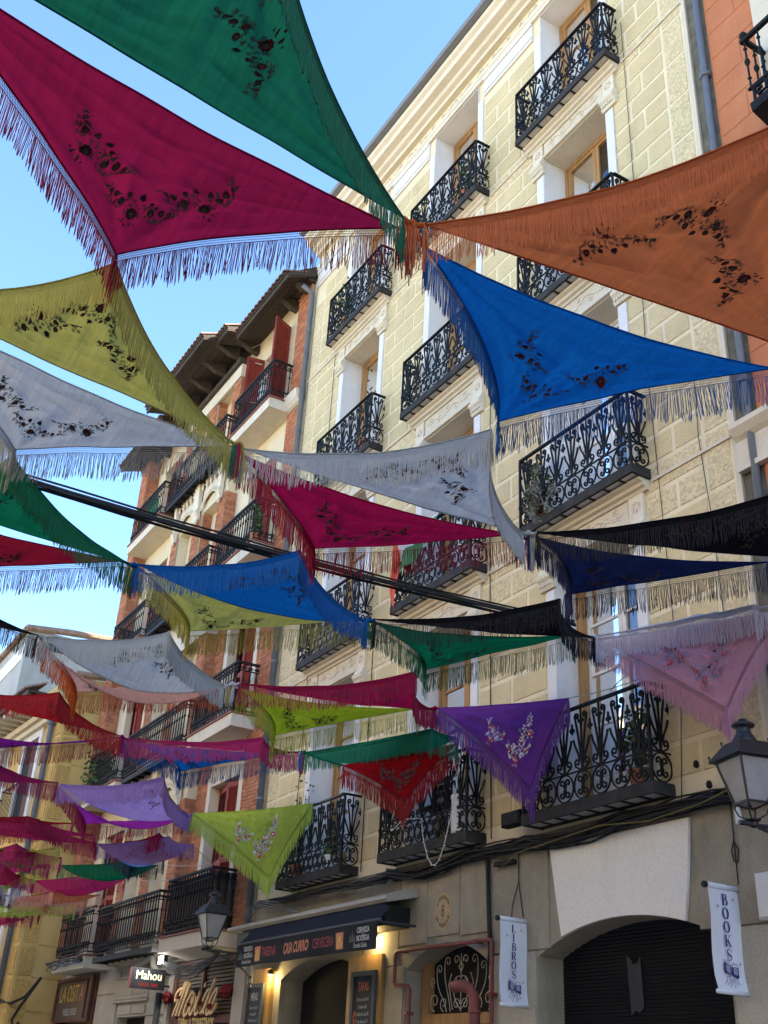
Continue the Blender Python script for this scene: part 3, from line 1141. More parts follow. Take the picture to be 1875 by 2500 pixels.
def brick_field(parent, x0, x1, z0, z1, y, budget=0, side=None, seed=1):
    """Bricks on a pier face. side: a fixed x, the face then runs in y from x0 to x1 and looks towards +x."""
    rn = random.Random(seed)
    st = MB()
    z, row, made = z1, 0, 0
    while z - BH > z0:
        z -= BH
        off = (row % 2) * BL / 2
        x = x0 - off
        while x < x1 - 0.02:
            a, b_ = max(x, x0) + 0.006, min(x + BL, x1) - 0.006
            x += BL
            if b_ - a < 0.03:
                continue
            jit = rn.uniform(-0.003, 0.003)
            m = 'brick_pale' if rn.random() < 0.3 else 'brick'
            if made < budget:
                if side is None:
                    put('brick', brick_mesh(b_ - a, m), ((a + b_) / 2, y + jit, z), parent)
                else:
                    put('brick', brick_mesh(b_ - a, m), (side + jit, (a + b_) / 2, z), parent, rotz=R(90))
                made += 1
            else:
                st.c = 1 if m == 'brick_pale' else 0
                if side is None:
                    st.chamfer(a, b_, y - 0.010 + jit, y + 0.004, z, z + BH - 0.011, 0.004)
                else:
                    k0 = len(st.v)
                    st.chamfer(a, b_, -0.010 + jit, 0.004, z, z + BH - 0.011, 0.004)
                    for i in range(k0, len(st.v)):
                        px, py, pz = st.v[i]
                        st.v[i] = (side - py, px, pz)
        row += 1
    if st.v:
        tag(st.build('brickwork', ['brick', 'brick_pale'], parent), kind='stuff')
    return made


def pier(x0, x1, y, z0, z1, budget=0, side=True, seed=1, back=BFY):
    q = MB()
    q.box(x0, x1, y, back - 0.001, z0, z1)
    p = q.build('brick_pier', 'mortar', brickh)
    n = brick_field(p, x0, x1, z0, z1, y, budget, None, seed)
    if side:
        brick_field(p, y, back - 0.01, z0, z1, 0, max(0, budget - n), x1, seed + 5)
    return p


# right corner pier: the top stretch shows largest, brick by brick
pier(-18.02, -17.42, 7.72, 12.3, 14.16, 75, False, 1)
pier(-18.02, -17.42, 7.72, 14.50, 17.35, 125, False, 2)
pier(-18.02, -17.42, 7.72, 3.9, 12.0, 0, False, 3)
# window zone flanks on the first floor and lower storeys
for fl in (1, 2):
    pier(-18.40, -18.03, 7.775, BTOP[fl] - 0.02, WTOP[fl] + 0.9, 0, False, 20 + fl)
pier(-20.57, -20.02, 7.775, 3.9, 7.2, 0, False, 31)
pier(-20.57, -20.10, 7.775, 7.7, 10.7, 0, False, 32)
# bay piers
for i, (xa, xb) in enumerate(((-21.03, -20.585), (-22.53, -22.07), (-23.985, -23.57))):
    for fl in (1, 2, 3, 4):
        pier(xa, xb, BAYY - 0.035, BTOP[fl] - 0.02, WTOP[fl] - 0.10 if fl < 4 else WTOP[fl] - 0.14, 25 if i == 0 and fl > 2 else 0, i == 0, 40 + i * 5 + fl, BAYY if i else BFY)
# window reveals of the bay are brick too
for fl in (3, 4):
    q = MB()
    q.box(-22.06, -22.048, BAYY + 0.003, BAYY + 0.39, BTOP[fl], WTOP[fl] - 0.06)
    rv = q.build('brick_reveal', 'mortar', brickh)
    brick_field(rv, BAYY + 0.005, BAYY + 0.39, BTOP[fl], WTOP[fl] - 0.06, 0, 0, -22.046, 60 + fl)
# left end pier, standing proud
pier(-27.55, -26.95, 7.46, 3.9, 17.3, 0, True, 71)
# cream corbel bands on the right pier and lintel bands of the bay
for zc in (14.18, 12.02):
    q = MB()
    q.prism([(7.715, zc), (7.66, zc + 0.03), (7.60, zc + 0.12), (7.58, zc + 0.24), (7.56, zc + 0.30), (7.715, zc + 0.30)], 'x', -18.04, -17.38)
    q.build('stone_corbel', 'slab_cream', brickh)
for fl, (za, zb) in {4: (16.60, 16.95), 2: (9.98, 10.35)}.items():
    q = MB()
    q.box(-24.02, -20.565, BAYY - 0.075, BAYY - 0.036, za, zb)
    q.box(-20.60, -20.565, BAYY - 0.036, BFY - 0.005, za, zb)
    q.build('lintel_band', 'slab_cream', brickh)
# dark timber cornice under the eaves of the bay
q = MB()
q.box(-24.05, -20.53, BAYY - 0.16, BAYY - 0.04, 16.96, 17.10)
q.box(-20.57, -20.53, BAYY - 0.04, BFY - 0.01, 16.96, 17.10)
q.build('timber_cornice', 'wood_dark', brickh)
q = MB()
q.box(-18.05, -17.36, 7.60, 7.76, 17.36, 17.50)
q.build('timber_cornice', 'wood_dark', brickh)


# carved arch hoods over the bay windows of the third storey
def arch_hood(cx, zb):
    p = empty('carved_arch', (cx, BAYY, zb), brickh)
    q = MB()
    q.box(cx - 0.70, cx + 0.70, BAYY - 0.10, BAYY - 0.04, zb + 0.95, zb + 1.10)
    q.box(cx - 0.70, cx + 0.70, BAYY - 0.15, BAYY - 0.04, zb + 1.10, zb + 1.18)
    # arched panel
    n = 12
    pl = [(cx - 0.62, zb + 0.95), (cx - 0.62, zb + 0.30)]
    for i in range(n + 1):
        x = cx - 0.5 + i / n
        pl.append((x, arch_z(x, cx - 0.5, cx + 0.5, zb + 0.18, 0.30)))
    pl += [(cx + 0.62, zb + 0.30), (cx + 0.62, zb + 0.95)]
    for i in range(n):
        xa, xb = cx - 0.5 + i / n, cx - 0.5 + (i + 1) / n
        q.add([(xa, BAYY - 0.055, arch_z(xa, cx - .5, cx + .5, zb + .18, .3)), (xb, BAYY - 0.055, arch_z(xb, cx - .5, cx + .5, zb + .18, .3)),
               (xb, BAYY - 0.055, zb + 0.95), (xa, BAYY - 0.055, zb + 0.95)], [(0, 1, 2, 3)])
    q.build('arch_panel', 'slab_cream', p)
    q = MB()
    for rr, wd in ((0.0, 0.022), (0.09, 0.016)):
        q.tube([(cx - 0.5 + i / n, BAYY - 0.075, arch_z(cx - 0.5 + i / n, cx - .5, cx + .5, zb + .20 + rr, .3)) for i in range(n + 1)], wd, 5)
    for i in range(11):
        x = cx - 0.46 + 0.092 * i
        q.box(x - 0.018, x + 0.018, BAYY - 0.095, BAYY - 0.06, arch_z(x, cx - .5, cx + .5, zb + .225, .3), arch_z(x, cx - .5, cx + .5, zb + .265, .3))
    q.build('beaded_arch', 'trim_relief', p)
    for i in range(5):
        x = cx - 0.48 + 0.24 * i
        q = MB()
        for s in (-1, 1):
            q.add([(x, BAYY - 0.09, zb + 0.72), (x + s * 0.075, BAYY - 0.115, zb + 0.82), (x + s * 0.05, BAYY - 0.10, zb + 0.93), (x, BAYY - 0.12, zb + 0.84)], [(0, 1, 2, 3)])
        q.add([(x - 0.022, BAYY - 0.09, zb + 0.75), (x + 0.022, BAYY - 0.09, zb + 0.75), (x + 0.018, BAYY - 0.13, zb + 0.90), (x, BAYY - 0.12, zb + 0.96), (x - 0.018, BAYY - 0.13, zb + 0.90)], [(0, 1, 2, 3, 4)])
        q.build('carved_leaf', 'trim_relief', p)
    for s in (-1, 1):
        q = MB()
        xc = cx + s * 0.68
        q.prism([(BAYY - 0.04, zb + 0.02), (BAYY - 0.10, zb + 0.02), (BAYY - 0.12, zb + 0.10), (BAYY - 0.17, zb + 0.22), (BAYY - 0.12, zb + 0.34), (BAYY - 0.15, zb + 0.9), (BAYY - 0.19, zb + 1.10), (BAYY - 0.04, zb + 1.10)], 'x', xc - 0.07, xc + 0.07)
        q.lathe((xc, BAYY - 0.10, zb - 0.10), [(0.01, 0), (0.05, 0.05), (0.055, 0.10), (0.03, 0.13)], 8)
        q.build('carved_bracket', 'trim_relief', p)


for fl in (3, 1):
    for cx in (-21.55, -23.05):
        arch_hood(cx, WTOP[fl] - 0.22)


# ---- louvred shutters and window frames
def shutter(cx, y, z0, z1, wd, rot, parent):
    p = empty('shutter', (cx, y, z0), parent)
    p.rotation_euler = (0, 0, rot)
    q = MB()
    t = 0.06
    h = z1 - z0
    q.box(0, t, -0.02, 0.02, 0, h)
    q.box(wd - t, wd, -0.02, 0.02, 0, h)
    for zz in (0, h * 0.45, h - 0.1):
        q.box(t, wd - t, -0.018, 0.018, zz, zz + 0.1)
    me = q.mesh('shutter_frame', 'shutter_red', (0, 0, 0))
    o = bpy.data.objects.new('shutter_frame', me)
    COL.objects.link(o)
    o.parent = p
    q = MB()
    z = 0.12
    while z < h - 0.13:
        if not (h * 0.45 - 0.03 < z < h * 0.45 + 0.11):
            q.add([(t, -0.022, z), (wd - t, -0.022, z), (wd - t, 0.010, z + 0.04), (t, 0.010, z + 0.04)], [(0, 1, 2, 3)])
            q.add([(t, -0.018, z - 0.006), (wd - t, -0.018, z - 0.006), (wd - t, 0.014, z + 0.034), (t, 0.014, z + 0.034)], [(3, 2, 1, 0)])
        z += 0.05
    me = q.mesh('louvres', 'shutter_red', (0, 0, 0))
    o = bpy.data.objects.new('louvres', me)
    COL.objects.link(o)
    o.parent = p
    return p


for fl in (1, 2, 3, 4):
    for cx, opened in ((-19.175, fl == 4), (-25.675, False)):
        window(brickh, cx, 0.66, BTOP[fl] + 0.02, WTOP[fl] - 0.02, 8.03, 'shutter_red', 'curtain', panes=3)
        if opened:
            shutter(cx + 0.66, 7.78, BTOP[fl] + 0.05, WTOP[fl] + 0.12, 0.50, R(-66), brickh)
            shutter(cx - 0.67, 7.78, BTOP[fl] + 0.05, WTOP[fl] - 0.02, 0.42, R(-100), brickh)
        else:
            shutter(cx + 0.655, 7.97, BTOP[fl] + 0.05, WTOP[fl] - 0.03, 0.62, R(180 + 14), brickh)
            shutter(cx - 0.655, 7.97, BTOP[fl] + 0.05, WTOP[fl] - 0.03, 0.62, R(-9), brickh)
    for cx in (-21.55, -23.05):
        window(brickh, cx, 0.49, BTOP[fl] + 0.02, WTOP[fl] - 0.07, BAYY + 0.30, 'frame_brown', None, panes=3, backy=0.12)
    # cream surround of the right-hand window
    q = MB()
    for xa, xb in ((-20.02, -19.853), (-18.497, -18.33)):
        q.box(xa, xb, BFY - 0.04, BFY - 0.002, BTOP[fl], WTOP[fl] + 0.20)
    q.box(-19.853, -18.497, BFY - 0.04, BFY - 0.002, WTOP[fl] + 0.003, WTOP[fl] + 0.20)
    if fl < 3:
        q.build('window_surround', 'slab_cream', brickh)


# ---- balustrade balconies
def mk_baluster(h):
    m = MB()
    m.lathe((0, 0, 0), [(0.013, 0), (0.013, h * 0.12), (0.030, h * 0.16), (0.032, h * 0.20), (0.013, h * 0.25), (0.012, h * 0.60), (0.028, h * 0.64),
                        (0.012, h * 0.68), (0.013, h * 0.86), (0.032, h * 0.90), (0.013, h * 0.94), (0.013, h)], 6)
    for s in (-1, 1):
        m.tube([(s * p[0], 0, p[1]) for p in spiral(0.034, h * 0.10, 0.028, 0.008, 180, -160, 7)], 0.010, 4)
        m.tube([(s * p[0], 0, p[1]) for p in spiral(0.032, h * 0.90, 0.026, 0.008, 180, 500, 7)], 0.010, 4)
    return m.mesh('baluster', 'iron_dusty', (0, 0, 0))


BAL = mk_baluster(0.92)
BALF = 7.27


def balustrade(xa, xb, zt, yf, yb, building, slab, step=0.125, sides=(True, True)):
    q = MB()
    if slab == 'cream':
        q.box(xa - 0.06, xb + 0.06, yf - 0.03, yb - 0.002, zt - 0.27, zt - 0.035)
        o = q.build('balcony', 'slab_cream', building)
        q = MB()
        q.box(xa - 0.09, xb + 0.09, yf - 0.06, yb - 0.004, zt - 0.034, zt)
        q.build('tile_edge', 'tile_red', o)
    else:
        q.box(xa - 0.03, xb + 0.03, yf - 0.02, yf + 0.02, zt - 0.10, zt)
        q.box(xa - 0.03, xa + 0.01, yf + 0.02, yb - 0.002, zt - 0.10, zt)
        q.box(xb - 0.01, xb + 0.03, yf + 0.02, yb - 0.002, zt - 0.10, zt)
        n = max(3, int((xb - xa) / 0.35))
        for i in range(1, n):
            x = xa + (xb - xa) * i / n
            q.box(x - 0.015, x + 0.015, yf + 0.02, yb - 0.002, zt - 0.09, zt - 0.01)
        q.box(xa + 0.01, xb - 0.01, yf + 0.02, yb - 0.003, zt - 0.045, zt - 0.02)
        o = q.build('balcony', 'iron_dusty', building)
    q = MB()
    for zz, r in ((zt + 0.97, 0.022), (zt + 0.82, 0.010), (zt + 0.22, 0.012), (zt + 0.06, 0.012)):
        q.box(xa - r, xb + r, yf - r, yf + r, zz - r, zz + r)
        for x, on in ((xa, sides[0]), (xb, sides[1])):
            if on:
                q.box(x - r, x + r, yf + r, yb - 0.01, zz - r, zz + r - 0.001)
    q.build('handrail', 'iron_dusty', o)
    n = int((xb - xa) / step)
    for i in range(n + 1):
        put('baluster', BAL, (xa + (xb - xa) * i / n, yf, zt + 0.05), o)
    for x, on in ((xa, sides[0]), (xb, sides[1])):
        if on:
            for i in range(1, 4):
                put('baluster', BAL, (x, yf + (yb - yf) * i / 4, zt + 0.05), o, rotz=R(90))
    return o


for fl in (1, 2, 3, 4):
    balustrade(-20.05, -18.0, BTOP[fl], BALF, BFY, brickh, 'cream')
    balustrade(-23.9, -20.45, BTOP[fl] - 0.12, BALF - 0.02, BAYY, brickh, 'iron', 0.14)
    balustrade(-26.85, -24.55, BTOP[fl], BALF, BFY, brickh, 'cream', 0.14)
# plaster soffit under the first balconies, towards the shops
q = MB()
q.prism([(BALF + 0.1, 3.575), (BFY - 0.003, 3.575), (BFY - 0.003, 3.50)], 'x', -20.0, -18.0)
q.build('balcony_soffit', 'slab_cream', brickh)


# ---- timber eaves with curved brackets and clay tiles
def mk_bracket(l, h):
    pl = [(0, 0), (0, -h), (-l * 0.25, -h * 0.92), (-l * 0.5, -h * 0.55), (-l * 0.75, -h * 0.42), (-l * 0.97, -h * 0.36), (-l, -h * 0.2), (-l, 0)]
    m = MB()
    m.prism(pl, 'x', -0.075, 0.075)
    return m.mesh('eave_bracket', 'wood_dark', (0, 0, 0))


def mk_tile():
    m = MB()
    n = 6
    l = 0.55
    vs_, fs = [], []
    for yy, zz in ((0, 0), (l, l * 0.42)):
        for i in range(n + 1):
            a = math.pi * i / n
            vs_.append((0.085 * math.cos(a), yy, zz + 0.075 * math.sin(a)))
        for i in range(n + 1):
            a = math.pi * (n - i) / n
            vs_.append((0.065 * math.cos(a), yy, zz + 0.055 * math.sin(a)))
    k = 2 * (n + 1)
    for i in range(k):
        j = (i + 1) % k
        fs.append((i, j, j + k, i + k))
    fs.append(tuple(range(k)))
    m.add(vs_, fs)
    return m.mesh('roof_tile', 'roof_tile', (0, 0, 0))


TILE = mk_tile()


def eave(building, xa, xb, yw, ye, zw, ze, nb, br_l):
    """Sloping boarded soffit from the wall (yw,zw) out to the edge (ye,ze)."""
    q = MB()
    npl = 5
    for i in range(npl):
        t0, t1 = i / npl, (i + 1) / npl - 0.012
        ya, yb = ye + (yw - ye) * t0, ye + (yw - ye) * t1
        za, zb = ze + (zw - ze) * t0, ze + (zw - ze) * t1
        q.add([(xa, ya, za), (xb, ya, za), (xb, yb, zb), (xa, yb, zb), (xa, ya, za + 0.03), (xb, ya, za + 0.03), (xb, yb, zb + 0.03), (xa, yb, zb + 0.03)],
              [(0, 3, 2, 1), (4, 5, 6, 7), (0, 1, 5, 4), (1, 2, 6, 5), (2, 3, 7, 6), (3, 0, 4, 7)])
    q.box(xa - 0.02, xb + 0.02, ye - 0.045, ye - 0.002, ze - 0.03, ze + 0.07)
    q.box(xa - 0.02, xb + 0.02, ye - 0.075, ye - 0.002, ze + 0.071, ze + 0.11)
    q.add([(xa, ye - 0.08, ze + 0.115), (xb, ye - 0.08, ze + 0.115), (xb, yw + 3.5, ze + 1.75), (xa, yw + 3.5, ze + 1.75)], [(0, 1, 2, 3)])
    q.add([(xb, ye - 0.04, ze + 0.03), (xb, yw, zw + 0.03), (xb, yw, zw + 0.3), (xb, ye - 0.04, ze + 0.11)], [(0, 1, 2, 3)])
    o = q.build('eave', 'wood_dark', building)
    n = int((xb - xa) / 0.19)
    for i in range(n + 1):
        put('roof_tile', TILE, (xa + 0.08 + (xb - xa - 0.16) * i / n, ye - 0.13, ze + 0.115), o)
    me = mk_bracket(br_l, 0.30)
    for i in range(nb):
        x = xa + 0.22 + (xb - xa - 0.44) * (i / max(nb - 1, 1))
        put('eave_bracket', me, (x, yw - 0.002, ze + (zw - ze) * 0.55 + 0.10), o)
    return o


eave(brickh, -19.98, -17.30, BFY, 7.10, 17.50, 17.16, 0, 0.6)
eave(brickh, -20.60, -20.0, BFY, 6.85, 17.50, 17.30, 1, 0.85)
eave(brickh, -24.55, -20.62, BAYY - 0.1, 6.50, 17.55, 17.28, 5, 0.95)
eave(brickh, -27.9, -24.57, BFY, 6.95, 17.50, 17.20, 3, 0.7)
put('eave_bracket', mk_bracket(0.62, 0.26), (-18.28, BFY - 0.003, 17.40), brickh)
put('eave_bracket', mk_bracket(0.62, 0.26), (-17.60, 7.72, 17.44), brickh)
q = MB()
q.tube([(-17.34, 7.70, 3.4), (-17.34, 7.70, 17.0), (-17.34, 7.45, 17.12)], 0.055, 8)
for zc in (5.9, 8.4, 10.9, 13.4, 15.9):
    q.lathe((-17.34, 7.70, zc), [(0.056, 0), (0.068, 0.01), (0.068, 0.05), (0.056, 0.06)], 8)
q.build('drainpipe', 'pipe_blue', brickh, True)

# ---- shop fronts below the brick house
b = MB()
wall_grid(b, -28.0, -17.30, 0.1, 3.6, BFY, [(-20.75, -17.85, 0.12, 3.52), (-27.85, -25.05, 0.12, 3.55), (-23.50, -21.85, 0.12, 2.64)], 0.22)
b.build('shop_wall', 'granite_pale', brickh)
for xa, xb, za, zb in ((-24.95, -23.6, 3.10, 3.5), (-24.95, -23.6, 0.14, 3.06), (-21.78, -20.85, 0.14, 2.6), (-21.78, -20.85, 2.64, 3.45), (-23.45, -22.7, 2.68, 2.84), (-22.66, -21.9, 2.68, 2.84), (-17.78, -17.36, 0.14, 3.3)):
    q = MB()
    q.chamfer(xa, xb, BFY - 0.03, BFY - 0.002, za, zb, 0.008)
    q.build('stone_slab', 'granite_pale', brickh)
q = MB()
q.chamfer(-23.75, -21.75, BFY - 0.05, BFY - 0.002, 2.94, 3.34, 0.02)
q.box(-23.80, -21.70, BFY - 0.08, BFY - 0.002, 2.90, 2.938)
q.box(-23.80, -21.70, BFY - 0.07, BFY - 0.002, 3.342, 3.37)
for xc in (-23.3, -22.2):
    q.box(xc - 0.32, xc + 0.32, BFY - 0.062, BFY - 0.051, 3.03, 3.06)
    q.box(xc - 0.32, xc + 0.32, BFY - 0.062, BFY - 0.051, 3.22, 3.25)
q.lathe((-22.75, BFY - 0.07, 3.14), [(0.10, 0), (0.13, 0.01), (0.13, 0.02)], 12, 'y')
q.build('carved_panel', 'granite_pale', brickh)
for nm, xa, xb, za, zb in (('dark_doorway', -23.5, -21.85, 0.13, 2.66),):
    q = MB()
    q.box(xa - .1, xb + .1, 8.03, 8.6, za, zb)
    q.build(nm, 'interior_dark', brickh)
# louvred front of the tapas bar
fr = empty('louvred_front', (-19.3, 7.95, 0.12), brickh)
q = MB()
for xa, xb in ((-20.74, -20.60), (-18.0, -17.86), (-19.40, -19.33)):
    q.box(xa, xb, 7.86, 7.97, 0.13, 3.5)
for za, zb in ((2.46, 2.58), (1.2, 1.3), (3.42, 3.5)):
    q.box(-20.60, -18.0, 7.87, 7.96, za, zb)
q.build('frame', 'frame_brown', fr)
z = 0.2
q = MB()
while z < 3.4:
    for xa, xb in ((-20.6, -19.41), (-19.32, -18.0)):
        q.add([(xa, 7.90, z), (xb, 7.90, z), (xb, 7.93, z + 0.055), (xa, 7.93, z + 0.055)], [(0, 1, 2, 3)])
    z += 0.062
q.build('louvres', 'shutter_brown', fr)
q = MB()
q.box(-20.7, -17.9, 7.975, 8.3, 0.13, 3.5)
q.build('dark_room', 'interior_dark', fr)
# pub front on the left
pf = empty('pub_front', (-26.4, 7.95, 0.12), brickh)
q = MB()
for xa, xb in ((-27.84, -27.66), (-25.28, -25.06)):
    q.box(xa, xb, 7.74, 7.97, 0.13, 3.54)
q.box(-27.66, -25.28, 7.84, 7.97, 2.50, 2.58)
q.build('frame', 'frame_brown', pf)
q = MB()
z = 0.2
while z < 2.5:
    q.box(-26.5, -25.3, 7.90, 7.93, z, z + 0.05)
    z += 0.075
q.box(-27.6, -26.55, 7.92, 7.96, 0.13, 2.5)
q.build('panels', 'black_paint', pf)

# ================================================================== orange house on the right
OX0 = -6.17
orange = empty('orange_house', (-3.0, 8.5, 0))
tag(orange, 'orange rendered house with pale mouldings at the right edge', 'building')
b = MB()
wall_grid(b, OX0, 25.0, 0.1, 19.0, 7.82, [(-5.18, -3.9, 11.42, 14.2), (-5.18, -3.9, 4.3, 7.1), (-5.18, -3.9, 8.1, 10.8)], 0.3)
b.quad((OX0, 14, 0.1), (25, 14, 0.1), (25, 14, 19), (OX0, 14, 19))
b.quad((OX0, 7.82, 19), (25, 7.82, 19), (25, 14, 19), (OX0, 14, 19))
b.quad((OX0, 13, 0.1), (OX0, 7.82, 0.1), (OX0, 7.82, 19), (OX0, 13, 19))
ow = b.build('wall', 'orange_wall', orange)
# scored lines of the render as separate shallow panels
zz = 4.6
me = {}
rr = 0
while zz < 18.6:
    x = OX0 + 0.02
    k = 0
    while x < -5.5:
        wd = 0.86 if (k or rr % 2) else 0.43
        xe = min(x + wd, -5.47)
        if xe - x > 0.1:
            q = MB()
            q.chamfer(x + 0.004, xe - 0.004, 7.812, 7.8195, zz + 0.004, zz + 0.446, 0.005)
            q.build('render_panel', 'orange_wall', ow)
        x = xe
        k += 1
    zz += 0.45
    rr += 1
q = MB()
for zc in (7.30,):
    q.prism([(7.819, zc), (7.74, zc), (7.74, zc + 0.06), (7.77, zc + 0.08), (7.77, zc + 0.36), (7.72, zc + 0.40), (7.66, zc + 0.47), (7.66, zc + 0.53), (7.819, zc + 0.55)], 'x', OX0 - 0.27, 25.0)
q.build('moulded_band', 'plaster_trim', orange)
q = MB()
for xa, xb in ((-5.46, -5.183), (-3.897, -3.62)):
    q.box(xa, xb, 7.77, 7.818, 11.42, 14.2)
q.box(-5.46, -3.62, 7.77, 7.818, 14.203, 14.45)
q.build('window_surround', 'plaster_trim', orange)
window(orange, -4.54, 0.63, 11.44, 14.18, 8.0, 'wood_tan', 'curtain')
window(orange, -4.54, 0.63, 8.12, 10.78, 8.0, 'wood_tan', 'curtain')
window(orange, -4.54, 0.63, 4.32, 7.08, 8.0, 'wood_tan', 'curtain')
# balcony with turned balusters and a key-pattern band
q = MB()
BO0, BO1, BOZ = -5.40, -3.2, 11.30
q.prism([(7.42, BOZ), (7.819, BOZ - 0.16), (7.819, BOZ + 0.10), (7.40, BOZ + 0.10)], 'x', BO0, BO1)
ob = q.build('balcony', 'iron', orange)
q = MB()
for zz_, r_ in ((BOZ + 1.14, 0.026), (BOZ + 0.36, 0.016), (BOZ + 0.12, 0.016)):
    q.box(BO0 - r_, BO1, 7.44 - r_, 7.44 + r_, zz_ - r_, zz_ + r_)
    q.box(BO0 + 0.02 - r_, BO0 + 0.02 + r_, 7.44 + r_, 7.81, zz_ - r_, zz_ + r_ - 0.001)
q.lathe((BO0 + 0.02, 7.44, BOZ + 1.16), [(0.02, 0), (0.045, 0.03), (0.05, 0.06), (0.03, 0.10), (0.005, 0.11)], 10)
q.build('handrail', 'iron', ob)
m_ = MB()
m_.lathe((0, 0, 0), [(0.012, 0), (0.012, 0.14), (0.026, 0.155), (0.012, 0.17), (0.012, 0.36), (0.024, 0.38), (0.034, 0.42), (0.024, 0.46), (0.012, 0.48), (0.012, 0.62), (0.026, 0.635), (0.012, 0.65), (0.012, 0.78)], 8)
OBAL = m_.mesh('baluster', 'iron', (0, 0, 0))
for i in range(12):
    put('baluster', OBAL, (BO0 + 0.02 + i * 0.19, 7.44, BOZ + 0.36), ob)
for i in (1, 2):
    put('baluster', OBAL, (BO0 + 0.02, 7.44 + i * 0.15, BOZ + 0.36), ob)
m_ = MB()
iron_path(m_, [(-0.08, 0.02), (-0.08, 0.19), (0.08, 0.19), (0.08, 0.06), (-0.03, 0.06), (-0.03, 0.13), (0.03, 0.13)], 0.012)
KEY = m_.mesh('key_pattern', 'iron', (0, 0, 0))
for i in range(10):
    put('key_pattern', KEY, (BO0 + 0.13 + i * 0.21, 7.44, BOZ + 0.13), ob)
# party wall strip of old stone and the rain pipe between the two houses
q = MB()
q.box(CX1 + 0.062, OX0 - 0.003, 7.835, 8.4, 0.1, 18.4)
q.build('party_wall', 'old_stone', orange)
q = MB()
q.box(CX1 + 0.002, CX1 + 0.06, 7.80, 7.859, 4.2, 18.0)
q.build('edge_strip', 'plaster_trim', cream)
q = MB()
q.tube([(-6.245, 7.77, 3.2), (-6.245, 7.77, 18.4)], 0.042, 10)
for zc in (8.3, 10.6, 12.9, 15.2):
    q.lathe((-6.245, 7.77, zc), [(0.051, 0), (0.070, 0.01), (0.070, 0.06), (0.056, 0.07)], 10)
q.build('drainpipe', 'pipe_blue', orange, True)

# ================================================================== yellow house beyond the brick house
yel = empty('yellow_house', (-33.0, 8.5, 0))
tag(yel, 'ochre yellow house with rough corner stones standing forward beyond the brick house', 'building')
YX, YY = -28.0, 6.66
ang = R(3.0)


def yf(d, off=0.0):
    """A point d metres along the receding front of the yellow house."""
    return (YX - d * math.cos(ang) + off * math.sin(ang), YY - d * math.sin(ang) * 1.0 - off * math.cos(ang))


b = MB()
b.quad((YX, YY, 0.1), (YX, 9.5, 0.1), (YX, 9.5, 10.9), (YX, YY, 10.9))
p0, p1 = yf(0), yf(14)
b.quad((p1[0], p1[1], 0.1), (p0[0], p0[1], 0.1), (p0[0], p0[1], 10.9), (p1[0], p1[1], 10.9))
b.quad((YX, YY, 10.9), (YX, 9.5, 10.9), (p1[0], 9.5, 10.9), (p1[0], p1[1], 10.9))
yw = b.build('wall', 'yellow_wall', yel)
z = 0.7
k = 0
while z < 10.2:
    q = MB()
    q.box(YX + 0.002, YX + 0.022, YY + 0.07, YY + 0.40, z, z + 0.62)
    q.build('corner_stone', 'yellow_block', yw)
    a0, a1 = yf(0.07, 0.0), yf(0.42, 0.0)
    c0, c1 = yf(0.07, 0.022), yf(0.42, 0.022)
    q = MB()
    q.add([(a0[0], a0[1], z), (a1[0], a1[1], z), (c1[0], c1[1], z), (c0[0], c0[1], z), (a0[0], a0[1], z + .62), (a1[0], a1[1], z + .62), (c1[0], c1[1], z + .62), (c0[0], c0[1], z + .62)],
          [(0, 3, 2, 1), (4, 5, 6, 7), (0, 1, 5, 4), (1, 2, 6, 5), (2, 3, 7, 6), (3, 0, 4, 7)])
    q.build('corner_stone', 'yellow_block', yw)
    z += 0.72
for zc in (0.6 + 0.72 * i for i in range(1, 14)):
    q = MB()
    q.box(YX + 0.001, YX + 0.008, YY + 0.42, 7.9, zc + 0.04, zc + 0.075)
    q.build('scored_line', 'yellow_block', yw)


def on_front(mb, d0, d1, o0, o1, z0, z1):
    a, b_, c, d = yf(d0, o0), yf(d1, o0), yf(d1, o1), yf(d0, o1)
    mb.add([(*a, z0), (*b_, z0), (*c, z0), (*d, z0), (*a, z1), (*b_, z1), (*c, z1), (*d, z1)],
           [(0, 3, 2, 1), (4, 5, 6, 7), (0, 1, 5, 4), (1, 2, 6, 5), (2, 3, 7, 6), (3, 0, 4, 7)])


for dc in (2.3, 5.2, 8.1):
    for z0, z1 in ((4.0, 6.5), (7.3, 9.6)):
        q = MB()
        on_front(q, dc - 0.65, dc + 0.65, -0.25, 0.004, z0, z1)
        wn = q.build('window', 'interior_dark', yel)
        q = MB()
        on_front(q, dc - 0.85, dc - 0.62, 0.0, 0.06, z0, z1 + 0.2)
        on_front(q, dc + 0.62, dc + 0.85, 0.0, 0.06, z0, z1 + 0.2)
        on_front(q, dc - 0.62, dc + 0.62, 0.0, 0.06, z1, z1 + 0.2)
        q.build('surround', 'white_paint', wn)
        q = MB()
        on_front(q, dc - 0.62, dc - 0.12, 0.005, 0.03, z0, z1)
        q.build('half_shutter', 'frame_brown', wn)
        q = MB()
        on_front(q, dc - 0.95, dc + 0.95, 0.01, 0.36, z0 - 0.10, z0)
        on_front(q, dc - 0.93, dc + 0.93, 0.31, 0.34, z0 + 0.98, z0 + 1.02)
        for i in range(15):
            dd = dc - 0.92 + i * 0.131
            on_front(q, dd, dd + 0.016, 0.317, 0.333, z0, z0 + 0.98)
        for s in (-0.92, 0.92):
            on_front(q, dc + s - 0.008, dc + s + 0.008, 0.01, 0.31, z0 + 0.985, z0 + 1.015)
        q.build('balcony', 'iron', yel)
